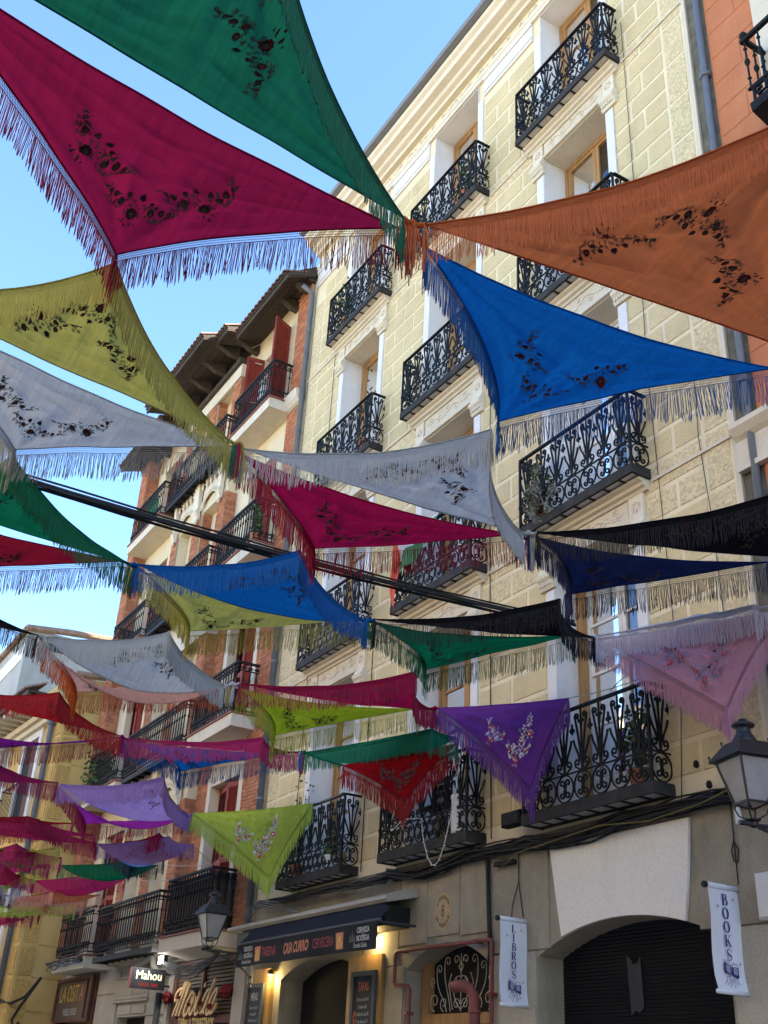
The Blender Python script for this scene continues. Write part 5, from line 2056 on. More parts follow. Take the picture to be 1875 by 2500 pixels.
far = [('rose pink shawl edge hanging behind the thin red one', (-20.98, 6.0, 5.6), (-21.48, 3.66, 5.6), (-20.2, 4.7, 5.58), 'rose', 'rose', 0.875, 0.05),
       ('plum shawl just above the pale lime edge at far left', (-23.87, 6.2, 5.6), (-24.78, 4.36, 5.6), (-23.03, 5.03, 5.6), 'plum', 'rose', 0.86, 0.22),
       ('dark plum shawl showing behind the small lilac one', (-21.09, 6.63, 5.6), (-20.45, 7.58, 5.6), (-19.84, 6.85, 5.6), 'plum', 'plum', 0.885, 0.22),
       ('salmon shawl edge under the rust orange one', (-30.92, 6.91, 5.6), (-30.1, 8.60, 5.6), (-30.0, 7.6, 5.55), 'salmon', 'salmon', 0.79, 0.12),
       ('pink shawl left of the grey drainpipe in the far row', (-27.35, 6.56, 5.6), (-27.07, 4.85, 5.6), (-25.83, 5.48, 5.6), 'rose', 'rose', 0.82, 0.20),
       ('dark red shawl scrap lowest at the far left edge', (-34.0, 8.30, 5.6), (-36.5, 7.2, 5.6), (-34.0, 7.6, 5.6), 'darkred', 'rose', 0.75, 0.12),
       ('thin red shawl edge at the left below the plum one', (-20.18, 5.33, 5.6), (-20.86, 3.46, 5.6), (-20.1, 4.5, 5.58), 'red', 'rose', 0.875, 0.05),
       ('plum pink shawl with long fringe left of the small lilac one', (-21.69, 6.25, 5.6), (-22.01, 3.70, 5.6), (-20.5, 5.00, 5.58), 'rose', 'rose', 0.875, 0.05),
       ('olive yellow shawl edge before the yellow house front', (-22.65, 5.80, 5.6), (-23.38, 4.14, 5.6), (-23.5, 5.3, 5.5), 'olive', 'olive', 0.875, 0.12),
       ('small lilac shawl sagging before the brick pier', (-21.75, 6.30, 5.6), (-20.38, 7.76, 5.6), (-19.95, 7.10, 5.6), 'lilac', 'lilac', 0.875, 0.38),
       ('sky blue shawl below the small lilac one', (-22.23, 6.66, 5.6), (-22.20, 7.85, 5.6), (-22.9, 7.4, 5.5), 'sky', 'navy', 0.875, 0.22),
       ('dark green shawl in the far left distance', (-24.82, 6.43, 5.6), (-23.09, 8.05, 5.6), (-22.81, 7.45, 5.6), 'emerald', 'emerald', 0.875, 0.32),
       ('magenta shawl beside the grey drainpipe at far left', (-24.90, 6.22, 5.6), (-26.01, 4.54, 5.6), (-23.81, 5.30, 5.6), 'rose', 'plum', 0.875, 0.20),
       ('pale lime shawl edge left of the dark green one', (-25.68, 6.15, 5.6), (-27.59, 5.05, 5.6), (-26.6, 5.8, 5.5), 'apple', 'apple', 0.84, 0.14),
       ('pale lilac shawl edge at the far left', (-27.64, 6.60, 5.6), (-28.35, 5.22, 5.6), (-28.3, 6.3, 5.5), 'lilac', 'white', 0.84, 0.10),
       ('crimson pink shawl sagging in the far distance above the balustrade', (-27.47, 6.60, 5.6), (-25.39, 8.12, 5.6), (-25.12, 7.33, 5.6), 'rose', 'rose', 0.86, 0.34),
       ('rust orange shawl in the far distance', (-30.59, 6.85, 5.6), (-28.35, 8.50, 5.6), (-28.72, 7.40, 5.6), 'rust', 'salmon', 0.80, 0.16),
       ('apple green shawl edge lowest of the far shawls over the balustrade', (-32.84, 7.08, 5.6), (-30.78, 8.60, 5.6), (-30.81, 7.78, 5.6), 'apple', 'apple', 0.78, 0.10),
       ('tiny navy shawl at the far left edge', (-31.23, 5.63, 5.6), (-30.48, 6.78, 5.6), (-29.97, 6.08, 5.6), 'navy', 'navy', 0.80, 0.08),
       ('black shawl with pink fringe farthest down the street', (-35.66, 7.03, 5.6), (-32.67, 8.16, 5.6), (-32.73, 7.73, 5.6), 'black', 'plum', 0.76, 0.10)]
for lb, a, b_, c, col, fc, qf, sg in far:
    S(lb, F(a, qf), F(b_, qf), F(c, qf), col, group=G6, sag=0.04, hsag=sg * 0.8, fcolor='cloth_' + fc, sprays=(0, 1) if col in ('rose', 'lilac') else (), fr=0.26, kh=0.0, **m7)
# shawls hanging from the balcony rails
mh = dict(step=0.015, r=0.0030, n=34, sag=0.0, amp=0.028)
S('purple shawl with red and white flowers hanging beside the first floor balcony', (-11.37, 7.41, 6.0), (-8.83, 7.45, 5.48), (-9.25, 7.25, 4.55), 'purple', group=GH, emb='bright', kh=0.02, ks=0.03, **mh)
S('pink shawl with red roses hanging above the big street lantern', (-8.30, 7.42, 6.0), (-5.96, 7.50, 5.57), (-6.42, 7.20, 4.72), 'pink', group=GH, emb='mid', kh=0.02, ks=0.02, **mh)
S('red shawl hanging in front of the middle first floor balcony', (-13.31, 7.12, 5.59), (-10.98, 7.45, 5.45), (-11.75, 7.20, 4.85), 'red', group=GH, emb='dark', kh=0.02, ks=0.03, **mh)
S('light green shawl hanging above the bar awning', (-17.77, 6.69, 5.6), (-14.84, 7.45, 5.38), (-15.34, 7.10, 4.33), 'apple', group=GH, emb='bright', kh=0.03, ks=0.02, **mh)


# knots where the corners of neighbouring shawls are tied together
def knot(label, P, tips, cols, L=0.30, sc=1.0):
    rn = random.Random(int(abs(P[0]) * 100))
    P = Vector(P)
    o = empty('tied_knot', tuple(P))
    tag(o, label, 'knot', 'knots tying the shawl corners')
    q = MB()
    for t_ in tips:
        t_ = Vector(t_)
        q.tube([t_, t_.lerp(P, 0.5) - Vector((0, 0, 0.01)), P], [0.014 * sc, 0.018 * sc, 0.02 * sc], 6)
    q.lathe(tuple(P - Vector((0, 0, 0.03))), [(0.012 * sc, 0), (0.032 * sc, 0.015), (0.035 * sc, 0.04), (0.014 * sc, 0.06)], 8)
    q.build('twisted_cord', 'cloth_' + cols[0], o, True)
    for c in cols:
        q = MB()
        tassel(q, P + Vector((rn.uniform(-.03, .03), rn.uniform(-.03, .03), 0)), L, 0.0034 * sc, rn, 16, 0.05)
        tag(q.build('loose_strands', 'silk_' + c, o, True), kind='stuff')


knot('knot joining the big green, magenta, orange and blue shawls', (-4.10, 2.40, 6.02), [(-4.06, 2.32, 6), (-4.15, 2.34, 6), (-4.04, 2.45, 6), (-4.20, 2.56, 6)], ['orange', 'magenta', 'green', 'rust'], 0.36)
knot('knot joining the mustard, two grey and crimson shawls', (-6.94, 2.59, 6.02), [(-6.89, 2.49, 6), (-6.96, 2.55, 6), (-6.94, 2.63, 6), (-7.03, 2.66, 6)], ['yellow', 'grey', 'emerald', 'crimson'], 0.30)
knot('knot joining the grey, crimson, black and navy shawls', (-6.80, 5.34, 6.02), [(-6.79, 5.26, 6), (-6.84, 5.24, 6), (-6.71, 5.36, 6), (-6.78, 5.42, 6)], ['grey', 'navy', 'orchid'], 0.34)
knot('knot joining the green, dark red, blue and mustard shawls at the left', (-9.63, 2.68, 6.02), [(-9.59, 2.63, 6), (-9.56, 2.55, 6), (-9.54, 2.70, 6), (-9.67, 2.79, 6)], ['blue', 'emerald', 'darkred'], 0.32)
knot('knot where the middle blue shawl meets the black and emerald ones', (-9.42, 5.22, 6.02), [(-9.40, 5.17, 6), (-9.43, 5.08, 6), (-9.31, 5.24, 6), (-9.38, 5.26, 6)], ['blue', 'emerald'], 0.32)
knot('pale knot between the black shawl and the white and pink ones', (-8.31, 7.40, 6.02), [(-8.28, 7.36, 6), (-8.36, 7.15, 6), (-8.23, 7.36, 6), (-8.30, 7.42, 6)], ['white', 'pink'], 0.30)
knot('knot at the left end of the silver grey shawl', (-12.22, 2.48, 6.02), [(-12.11, 2.41, 6), (-12.12, 2.49, 6), (-12.45, 2.60, 6)], ['grey', 'rust'], 0.30)
knot('pale knot between the silver grey and the lime shawls', (-12.30, 4.92, 6.02), [(-12.34, 4.83, 6), (-12.50, 4.83, 6), (-12.15, 4.96, 6), (-12.34, 5.03, 6)], ['white', 'salmon', 'lime'], 0.26)
knot('crimson knot at the upper left corner of the purple shawl', (-11.44, 7.41, 6.01), [(-11.46, 7.41, 6), (-11.57, 7.23, 6), (-11.37, 7.41, 6)], ['crimson', 'purple'], 0.30)
knot('knot where the bright red shawl meets the rose pink one', (-15.54, 4.59, 6.01), [(-15.47, 4.56, 6), (-15.58, 4.53, 6), (-15.54, 4.64, 6), (-15.65, 4.71, 6)], ['violet', 'red'], 0.28)
knot('knot at the left tip of the jade green shawl', (-14.43, 7.05, 6.0), [(-14.47, 7.04, 6), (-14.42, 6.99, 6), (-14.39, 7.06, 6), (-13.31, 7.12, 5.59)], ['jade', 'rose'], 0.28)
knot('knot at the left tip of the light green hanging shawl', (-18.0, 6.76, 5.62), [(-18.49, 6.92, 5.7), (-18.64, 6.86, 5.7), (-17.77, 6.69, 5.6)], ['lilac', 'apple'], 0.28)
# ================================================================== street lanterns on wall brackets
def lantern(label, x, y, zb, sc, rot):
    """zb: underside of the lantern body; four tapered panes, hipped roof, finial; bracket to the wall."""
    o = empty('street_lantern', (x, y, zb))
    tag(o, label, 'street lamp', 'wall lanterns')
    o.rotation_euler = (0, 0, rot)
    o.scale = (sc, sc, sc)

    def part(mb, name, m, par=o, sm=False):
        me = mb.mesh(name, m, (0, 0, 0), sm)
        q_ = bpy.data.objects.new(name, me)
        COL.objects.link(q_)
        q_.parent = par
        return q_
    bt, tp, h = 0.115, 0.215, 0.42
    q = MB()
    for sx in (-1, 1):
        for sy in (-1, 1):
            q.tube([(sx * bt, sy * bt, 0), (sx * tp, sy * tp, h)], 0.013, 4)
    for r_, z_ in ((bt, 0.0), (tp, h)):
        c4 = [(-r_, -r_, z_), (r_, -r_, z_), (r_, r_, z_), (-r_, r_, z_)]
        for i in range(4):
            q.tube([c4[i], c4[(i + 1) % 4]], 0.014, 4)
    # base drip point
    for i in range(4):
        a, b_ = R(45 + 90 * i), R(135 + 90 * i)
        q.tube([(bt * 1.414 * math.cos(a), bt * 1.414 * math.sin(a), 0), (0.02 * math.cos(a), 0.02 * math.sin(a), -0.06)], 0.010, 4)
    part(q, 'lantern_frame', 'lamp_black')
    for i in range(4):
        q = MB()
        a = R(90 * i)
        ca, sa = math.cos(a), math.sin(a)

        def rt(p):
            return (p[0] * ca - p[1] * sa, p[0] * sa + p[1] * ca, p[2])
        q.quad(rt((bt - 0.004, -bt + 0.01, 0.01)), rt((bt - 0.004, bt - 0.01, 0.01)), rt((tp - 0.004, tp - 0.012, h - 0.01)), rt((tp - 0.004, -tp + 0.012, h - 0.01)))
        part(q, 'glass_pane', 'lamp_glass')
        q = MB()
        q.add([rt((bt - 0.01, -bt + 0.012, -0.004)), rt((bt - 0.01, bt - 0.012, -0.004)), rt((0.015, 0, -0.052))], [(0, 1, 2)])
        part(q, 'bottom_pane', 'lamp_glass')
    # roof: flared eave, hipped slopes, chimney and finial
    q = MB()
    lv = [(0.275, h + 0.005), (0.262, h + 0.030), (0.175, h + 0.155), (0.150, h + 0.185)]
    vs_, fs = [], []
    for r_, z_ in lv:
        vs_ += [(-r_, -r_, z_), (r_, -r_, z_), (r_, r_, z_), (-r_, r_, z_)]
    for k in range(len(lv) - 1):
        for i in range(4):
            j = (i + 1) % 4
            fs.append((k * 4 + i, k * 4 + j, k * 4 + 4 + j, k * 4 + 4 + i))
    fs += [(3, 2, 1, 0), (12, 13, 14, 15)]
    q.add(vs_, fs)
    rf = part(q, 'roof', 'lamp_black')
    q = MB()
    q.lathe((0, 0, h + 0.175), [(0.145, 0), (0.115, 0.05), (0.080, 0.11), (0.070, 0.15), (0.075, 0.17), (0.115, 0.185), (0.120, 0.20), (0.085, 0.225), (0.045, 0.235), (0.040, 0.26), (0.01, 0.27)], 16)
    part(q, 'chimney_cap', 'lamp_black', rf, True)
    for sx in (-1, 1):
        for sy in (-1, 1):
            for r_, z_ in ((0.262, h + 0.03), (0.165, h + 0.17)):
                q = MB()
                q.lathe((sx * r_, sy * r_, z_), [(0.004, 0), (0.006, 0.02), (0.013, 0.028), (0.013, 0.042), (0.003, 0.052)], 6)
                part(q, 'knob', 'lamp_black', rf)
    # cradle of four curved arms below the body
    q = MB()
    for i in range(4):
        a = R(45 + 90 * i)
        q.tube([(0.155 * math.cos(a), 0.155 * math.sin(a), 0), (0.165 * math.cos(a), 0.165 * math.sin(a), -0.05), (0.13 * math.cos(a), 0.13 * math.sin(a), -0.12), (0.05 * math.cos(a), 0.05 * math.sin(a), -0.155), (0.02 * math.cos(a), 0.02 * math.sin(a), -0.165)], 0.009, 5)
    q.lathe((0, 0, -0.24), [(0.012, 0), (0.045, 0.02), (0.05, 0.05), (0.035, 0.06), (0.075, 0.07), (0.08, 0.08), (0.03, 0.09)], 12)
    part(q, 'cradle', 'lamp_black')
    # scrolled bracket running back to the wall (+y)
    q = MB()
    L_ = 0.95
    q.tube([(0, 0, -0.21), (0, L_, -0.21)], 0.02, 6)
    q.tube([(0, 0.05, -0.225)] + [(0, p[0], p[1]) for p in bez((0.1, -0.24), (0.3, -0.30), (0.6, -0.34), (L_ - 0.02, -0.62), 9)], 0.018, 6)
    q.tube([(0, p[0], p[1]) for p in spiral(0.42, -0.30, 0.07, 0.02, 90, 520, 14)], 0.010, 5)
    q.tube([(0, p[0], p[1]) for p in spiral(0.68, -0.33, 0.09, 0.02, 60, 500, 14)], 0.010, 5)
    q.tube([(0, p[0], p[1]) for p in spiral(0.86, -0.36, 0.06, 0.02, 60, -380, 12)], 0.010, 5)
    q.tube([(0, -0.02, -0.20), (0, -0.16, -0.20)], 0.026, 6)
    q.box(-0.05, 0.05, L_ - 0.03, L_, -0.70, -0.12)
    q.lathe((0, L_ - 0.03, -0.80), [(0.005, 0), (0.03, 0.03), (0.02, 0.06), (0.035, 0.10)], 8)
    part(q, 'bracket', 'lamp_black')
    return o


lantern('large black lantern with frosted panes cropped by the right edge', -5.98, 6.88, 3.755, 0.80, R(-14))
lantern('black street lantern on a bracket beside the bar awning', -16.45, 6.72, 3.51, 0.80, R(0))


# ================================================================== rolled banners
def glyph(ch):
    """Serif capitals as flat strokes in a box 0..w, 0..1."""
    T, t = 0.17, 0.055

    def bar(x0, y0, x1, y1):
        return ([(x0, y0), (x1, y0), (x1, y1), (x0, y1)], [(0, 1, 2, 3)])

    def ser(cx, y, w_=0.30):
        return bar(cx - w_ / 2, y - 0.02, cx + w_ / 2, y + 0.02)

    def arc(cx, cy, rx, ry, a0, a1, w0, w1, n=16):
        p = [(cx + rx * math.cos(R(a0 + (a1 - a0) * i / n)), cy + ry * math.sin(R(a0 + (a1 - a0) * i / n))) for i in range(n + 1)]
        ws = [w0 + (w1 - w0) * abs(math.cos(R(a0 + (a1 - a0) * i / n))) for i in range(n + 1)]
        return ribbon2(p, ws)
    if ch == 'I':
        return [bar(0.22, 0, 0.22 + T, 1), ser(0.305, 0.02), ser(0.305, 0.98)], 0.6
    if ch == 'L':
        return [bar(0.12, 0, 0.12 + T, 1), ser(0.2, 0.98), bar(0.05, 0, 0.66, 0.05), bar(0.61, 0, 0.66, 0.24)], 0.7
    if ch == 'B':
        return [bar(0.12, 0, 0.12 + T, 1), bar(0.03, 0, 0.42, 0.045), bar(0.03, 0.955, 0.40, 1), bar(0.2, 0.50, 0.40, 0.545),
                arc(0.38, 0.76, 0.20, 0.218, -90, 90, t, 0.15), arc(0.40, 0.262, 0.24, 0.24, -90, 90, t, 0.17)], 0.72
    if ch == 'R':
        return [bar(0.12, 0, 0.12 + T, 1), ser(0.2, 0.02), bar(0.03, 0.955, 0.42, 1), bar(0.2, 0.46, 0.42, 0.505), arc(0.40, 0.732, 0.22, 0.245, -90, 90, t, 0.16),
                ribbon2([(0.36, 0.48), (0.52, 0.25), (0.70, 0.02)], [0.13, 0.16, 0.15]), bar(0.62, 0.0, 0.80, 0.04)], 0.82
    if ch == 'O':
        return [arc(0.38, 0.5, 0.30, 0.485, 0, 360, t, 0.17, 28)], 0.76
    if ch == 'S':
        p = [(0.60, 0.82), (0.52, 0.94), (0.36, 0.975), (0.20, 0.92), (0.13, 0.77), (0.20, 0.62), (0.38, 0.51), (0.56, 0.40), (0.63, 0.25), (0.55, 0.09), (0.37, 0.02), (0.20, 0.06), (0.10, 0.20)]
        return [ribbon2(p, [0.05, 0.06, 0.06, 0.09, 0.13, 0.16, 0.18, 0.16, 0.13, 0.09, 0.06, 0.06, 0.05]), bar(0.58, 0.74, 0.62, 0.98), bar(0.08, 0.02, 0.12, 0.27)], 0.72
    if ch == 'K':
        return [bar(0.12, 0, 0.12 + T, 1), ser(0.2, 0.02), ser(0.2, 0.98), ribbon2([(0.28, 0.42), (0.64, 0.97)], 0.06), bar(0.52, 0.96, 0.78, 1.0),
                ribbon2([(0.38, 0.56), (0.66, 0.02)], 0.17), bar(0.52, 0, 0.84, 0.04)], 0.85


def banner(label, xw, y0, y1, zt, zb, word, h0, dh, gh):
    o = empty('shop_banner', (xw, y1, zt))
    tag(o, label, 'banner', 'rolled banners on wall rods')
    q = MB()
    n = 14
    vs_, fs = [], []
    for i in range(n + 1):
        z = zt + (zb - zt) * i / n
        xo = 0.010 * math.sin(i * 0.5)
        if i >= n - 2:
            xo += 0.012 * (i - n + 2)
        vs_ += [(xw + xo, y0, z), (xw + xo * 0.7, y1 - 0.02, z)]
    for i in range(n):
        fs.append((2 * i, 2 * i + 1, 2 * i + 3, 2 * i + 2))
    q.add(vs_, fs)
    q.add([(v[0] - 0.003, v[1], v[2]) for v in vs_], [f[::-1] for f in fs])
    cl = q.build('cloth', 'banner_white', o)
    q = MB()
    q.tube([(xw - 0.004, y0 - 0.01, zt), (xw - 0.004, y1 - 0.02, zt)], 0.026, 10)
    q.build('top_roll', 'banner_white', o, True)
    q = MB()
    q.tube([(xw + 0.012, y0, zb), (xw + 0.012, y1 - 0.02, zb)], 0.020, 10)
    q.build('bottom_roll', 'banner_white', o, True)
    q = MB()
    q.tube([(xw - 0.004, y0 - 0.05, zt), (xw - 0.004, y1 + 0.03, zt)], 0.012, 8)
    q.lathe((xw - 0.004, y0 - 0.045, zt), [(0.028, 0), (0.030, 0.015), (0.028, 0.03)], 10, 'y')
    q.build('rod', 'black_paint', o)
    q = MB()
    q.lathe((xw, y1 + 0.0, zt), [(0.05, 0), (0.05, 0.012), (0.03, 0.02)], 12, 'y')
    q.build('wall_plate', 'slab_grey', o)
    q = MB()
    yc = (y0 + y1 - 0.02) / 2
    z = zt - h0
    for ch in word:
        parts, w_ = glyph(ch)
        for k, (v2, f2) in enumerate(parts):
            q.add([(xw + 0.019 + 0.0005 * k, yc - 0.01 + (p[0] - w_ / 2) * gh * 1.1, z - gh + p[1] * gh) for p in v2], f2)
        z -= dh
    q.build('lettering', 'ink_blue', cl)
    # drawing of two hands holding an open book
    q = MB()
    zb2 = zb + 0.055
    u = (y1 - y0) / 0.39
    for s in (-1, 1):
        y_ = lambda v: yc + s * v * u
        q.add([(xw + 0.020, y_(0.004), zb2 + 0.085), (xw + 0.020, y_(0.085), zb2 + 0.065 + (0.03 if s < 0 else -0.01)), (xw + 0.020, y_(0.085), zb2 + 0.155 + (0.03 if s < 0 else -0.01)), (xw + 0.020, y_(0.004), zb2 + 0.145)], [(0, 1, 2, 3)])
        for pth in ([(0.004, 0.150), (0.03, 0.176), (0.085, 0.168 + (0.03 if s < 0 else -0.01))], [(0.02, 0.075), (0.03, 0.03), (0.055, 0.0)], [(0.055, 0.07), (0.065, 0.03), (0.09, 0.01)], [(0.02, 0.08), (0.035, 0.065), (0.05, 0.08)], [(0.005, 0.05), (0.012, 0.02), (0.03, -0.02)]):
            v2, f2 = ribbon2(pth, 0.005)
            q.add([(xw + 0.021, y_(p[0]), zb2 + p[1]) for p in v2], f2)
    q.build('book_drawing', 'ink_blue', cl)
    q = MB()
    for k in range(5):
        for j in range(2):
            s = -1 if j == 0 else 1
            q.add([(xw + 0.0222, yc + s * 0.018 * u, zb2 + 0.092 + k * 0.0115), (xw + 0.0222, yc + s * 0.070 * u, zb2 + 0.090 + k * 0.0115 + (0.02 if s < 0 else -0.006)),
                   (xw + 0.0222, yc + s * 0.070 * u, zb2 + 0.094 + k * 0.0115 + (0.02 if s < 0 else -0.006)), (xw + 0.0222, yc + s * 0.018 * u, zb2 + 0.097 + k * 0.0115)], [(0, 1, 2, 3)])
    q.build('book_lines', 'banner_white', cl)
    q = MB()
    for sy, sz in ((0.09, -0.10), (-0.10, -0.17), (0.11, -0.62)):
        for k in range(4):
            a = R(45 * k)
            v2, f2 = ribbon2([(-0.014 * math.cos(a), -0.014 * math.sin(a)), (0.014 * math.cos(a), 0.014 * math.sin(a))], 0.005)
            q.add([(xw + 0.021 + 0.0004 * k, yc + sy + p[0], zt + sz + p[1]) for p in v2], f2)
    q.build('snowflakes', 'ink_grey', cl)
    return o


banner('white hanging banner reading LIBROS beside the red pipes', -10.042, 7.42, 7.80, 3.315, 2.465, 'LIBROS', 0.055, 0.092, 0.077)
banner('white hanging banner reading BOOKS right of the dark arch', -7.025, 7.42, 7.80, 3.325, 2.475, 'BOOKS', 0.062, 0.112, 0.092)

# ================================================================== awning of the bar
aw = empty('bar_awning', (-14.2, 7.75, 3.1))
tag(aw, 'black awning with printed valance over the bar entrance', 'awning')
AX0, AX1 = -16.02, -11.92
q = MB()
n = 24
vs_, fs = [], []
for i in range(n + 1):
    t = i / n
    x = AX0 + (AX1 - AX0) * t
    vs_ += [(-16.30 + 4.02 * t, 7.30, 3.675 + 0.004 * math.sin(i * 2.1)), (x, 7.15, 3.56), (x, 7.02, 3.435)]
for i in range(n):
    for j in range(2):
        fs.append((3 * i + j, 3 * i + j + 1, 3 * i + j + 4, 3 * i + j + 3))
q.add(vs_, fs)
q.build('canopy', 'awning_black', aw)
q = MB()
q.tube([(AX0 - 0.02, 7.02, 3.42), (AX1 + 0.02, 7.02, 3.42)], 0.022, 8)
q.tube([(AX1 - 0.05, 7.02, 3.40), (AX1 - 0.35, 7.75, 3.45)], 0.018, 6)
q.tube([(AX0 + 0.05, 7.02, 3.40), (AX0 + 0.1, 7.75, 3.45)], 0.018, 6)
q.build('front_bar', 'frame_grey', aw)


def val(x, t):
    """Valance surface: t from 0 (bar) to 1 (lower edge), gently waving."""
    k = (x - AX0) / (AX1 - AX0)
    wv = 0.022 * math.sin(k * 9.5 + 0.6) * t + 0.012 * math.sin(k * 21) * t
    return Vector((x, 7.0 - 0.008 + wv, 3.400 - 0.305 * t + 0.008 * math.sin(k * 11) * t))


q = MB()
nx, nz = 48, 6
vs_, fs = [], []
for i in range(nx + 1):
    for j in range(nz + 1):
        vs_.append(val(AX0 + (AX1 - AX0) * i / nx, j / nz))
for i in range(nx):
    for j in range(nz):
        a = i * (nz + 1) + j
        fs.append((a, a + 1, a + nz + 2, a + nz + 1))
q.add(vs_, fs)
vo = q.build('valance', 'awning_black', aw, True)


def on_valance(mb, txt, size, xc, tc, off=0.004, **kw):
    v2, f2 = flat_text(txt, size, **kw)
    mb.add([val(xc + p[0], tc - p[1] / 0.305) + Vector((0, -off, 0)) for p in v2], f2)


def rect_valance(mb, x0, x1, t0, t1, off=0.003):
    n_ = 4
    for i in range(n_):
        xa, xb = x0 + (x1 - x0) * i / n_, x0 + (x1 - x0) * (i + 1) / n_
        for j in range(n_):
            ta, tb = t0 + (t1 - t0) * j / n_, t0 + (t1 - t0) * (j + 1) / n_
            mb.add([val(a, b__) + Vector((0, -off, 0)) for a, b__ in ((xa, ta), (xa, tb), (xb, tb), (xb, ta))], [(0, 1, 2, 3)])


q = MB()
on_valance(q, 'TABERNA', 0.17, -14.90, 0.50, sx=0.62, bold=0.004)
on_valance(q, 'CERVECERIA', 0.17, -13.30, 0.50, sx=0.58, bold=0.004)
q.build('red_words', 'awning_red', vo)
q = MB()
on_valance(q, 'CASA', 0.19, -14.28, 0.50, sx=0.58, bold=0.006)
on_valance(q, 'CURRO', 0.19, -13.90, 0.50, sx=0.66, bold=0.006)
q.build('orange_words', 'awning_orange', vo)
for xc in (-15.28, -12.86):
    q = MB()
    rect_valance(q, xc - 0.10, xc + 0.10, 0.20, 0.86)
    bd = q.build('red_badge', 'awning_orange', vo)
    q = MB()
    q.add([val(xc, 0.27) + Vector((0, -0.006, 0)), val(xc - 0.05, 0.55) + Vector((0, -0.006, 0)), val(xc + 0.05, 0.55) + Vector((0, -0.006, 0))], [(0, 1, 2)])
    for k in range(4):
        rect_valance(q, xc - 0.08, xc + 0.08, 0.57 + 0.065 * k, 0.61 + 0.065 * k, 0.006)
    q.build('gold_print', 'awning_gold', bd)
for xc in (-15.68, -12.32):
    q = MB()
    on_valance(q, 'CERVEZA', 0.085, xc + 0.06, 0.24, sx=0.85, bold=0.003)
    on_valance(q, 'DE', 0.04, xc + 0.06, 0.40)
    on_valance(q, 'BODEGA', 0.085, xc + 0.06, 0.54, sx=0.9, bold=0.003)
    on_valance(q, 'Estrella Galicia', 0.075, xc, 0.80, sx=0.72, bold=0.001)
    q.build('pale_words', 'awning_grey', vo)
    q = MB()
    for k, (dx, tt) in enumerate(((-0.20, 0.20), (-0.25, 0.30), (-0.15, 0.32))):
        v2 = [val(xc + dx - 0.035, 0.66), val(xc + dx, tt), val(xc + dx + 0.035, 0.66)]
        q.add([p + Vector((0, -0.004 - 0.0006 * k, 0)) for p in v2], [(0, 1, 2)])
    q.build('grey_print', 'frame_grey', vo)
# arch spotlights of the bar: real lamps lit in the photograph
for lb, x, zz in (('lit spotlight at the right end of the awning', -13.20, 3.40), ('lit wall lamp left of the bar arch', -16.27, 3.08)):
    o = empty('spotlight', (x, 7.72, zz))
    tag(o, lb, 'lamp', 'lamps at the bar entrance')
    q = MB()
    q.lathe((x, 7.70, zz), [(0.02, 0.03), (0.045, 0.0), (0.05, 0.05), (0.02, 0.07)], 10)
    q.build('housing', 'black_paint', o)
    q = MB()
    q.lathe((x, 7.70, zz - 0.015), [(0.01, 0), (0.034, 0.006), (0.034, 0.012)], 10)
    q.build('bulb', 'bulb_warm', o)
    ld = bpy.data.lights.new('spot_glow', 'POINT')
    ld.energy = 3.2
    ld.color = (1.0, 0.72, 0.30)
    ld.shadow_soft_size = 0.04
    lo = bpy.data.objects.new('spot_glow', ld)
    link(lo, o, (x, 7.66, zz - 0.06))


# ================================================================== menu boards
def board(label, x0, x1, zt, title, tcol):
    o = empty('menu_board', ((x0 + x1) / 2, 7.66, 1.2))
    tag(o, label, 'menu board', 'chalk menu boards')
    zb = 1.2
    y = 7.68
    q = MB()
    t = 0.06
    q.box(x0, x0 + t, y, y + 0.045, zb, zt)
    q.box(x1 - t, x1, y, y + 0.045, zb, zt)
    q.box(x0 + t, x1 - t, y, y + 0.045, zt - t, zt)
    q.box(x0 + t, x1 - t, y, y + 0.045, zb, zb + t)
    q.build('frame', 'frame_grey', o)
    q = MB()
    q.box(x0 + t, x1 - t, y + 0.02, y + 0.043, zb + t, zt - t)
    sl = q.build('slate', 'slate', o)
    xc = (x0 + x1) / 2
    q = MB()
    lay_text(q, title, 0.15, (xc, y + 0.018, zt - 0.19), (1, 0, 0), (0, 0, 1), sx=0.62, bold=0.004)
    q.build('title', tcol, sl)
    q = MB()
    words = ['Bravas con alioli 4€', 'Croquetas 6€', 'Tortilla de la casa 5€', 'Tosta de jamon 7€', 'Pan con tomate 3€', 'Salmorejo 5€', 'Ensalada mixta 6€', 'Calamares 9€']
    for k, wd in enumerate(words):
        lay_text(q, wd, 0.062, (xc, y + 0.018, zt - 0.34 - k * 0.088), (1, 0, 0), (0, 0, 1), sx=0.62)
    q.build('chalk_lines', 'chalk', sl)
    return sl


sl = board('tall chalk menu board headed TAPAS right of the bar entrance', -13.72, -13.10, 2.98, 'TAPAS', 'chalk_red')
q = MB()
v2, f2 = ribbon2(spiral(-13.60, 2.42, 0.045, 0.02, 90, 700, 22), 0.012)
q.add([(p[0], 7.697, 2.42 + (p[1] - 2.42) * 1.8) for p in v2], f2)
q.build('ham_drawing', 'chalk_red', sl)
board('narrow chalk menu board left of the bar entrance', -17.08, -16.46, 2.97, 'MENU', 'chalk')

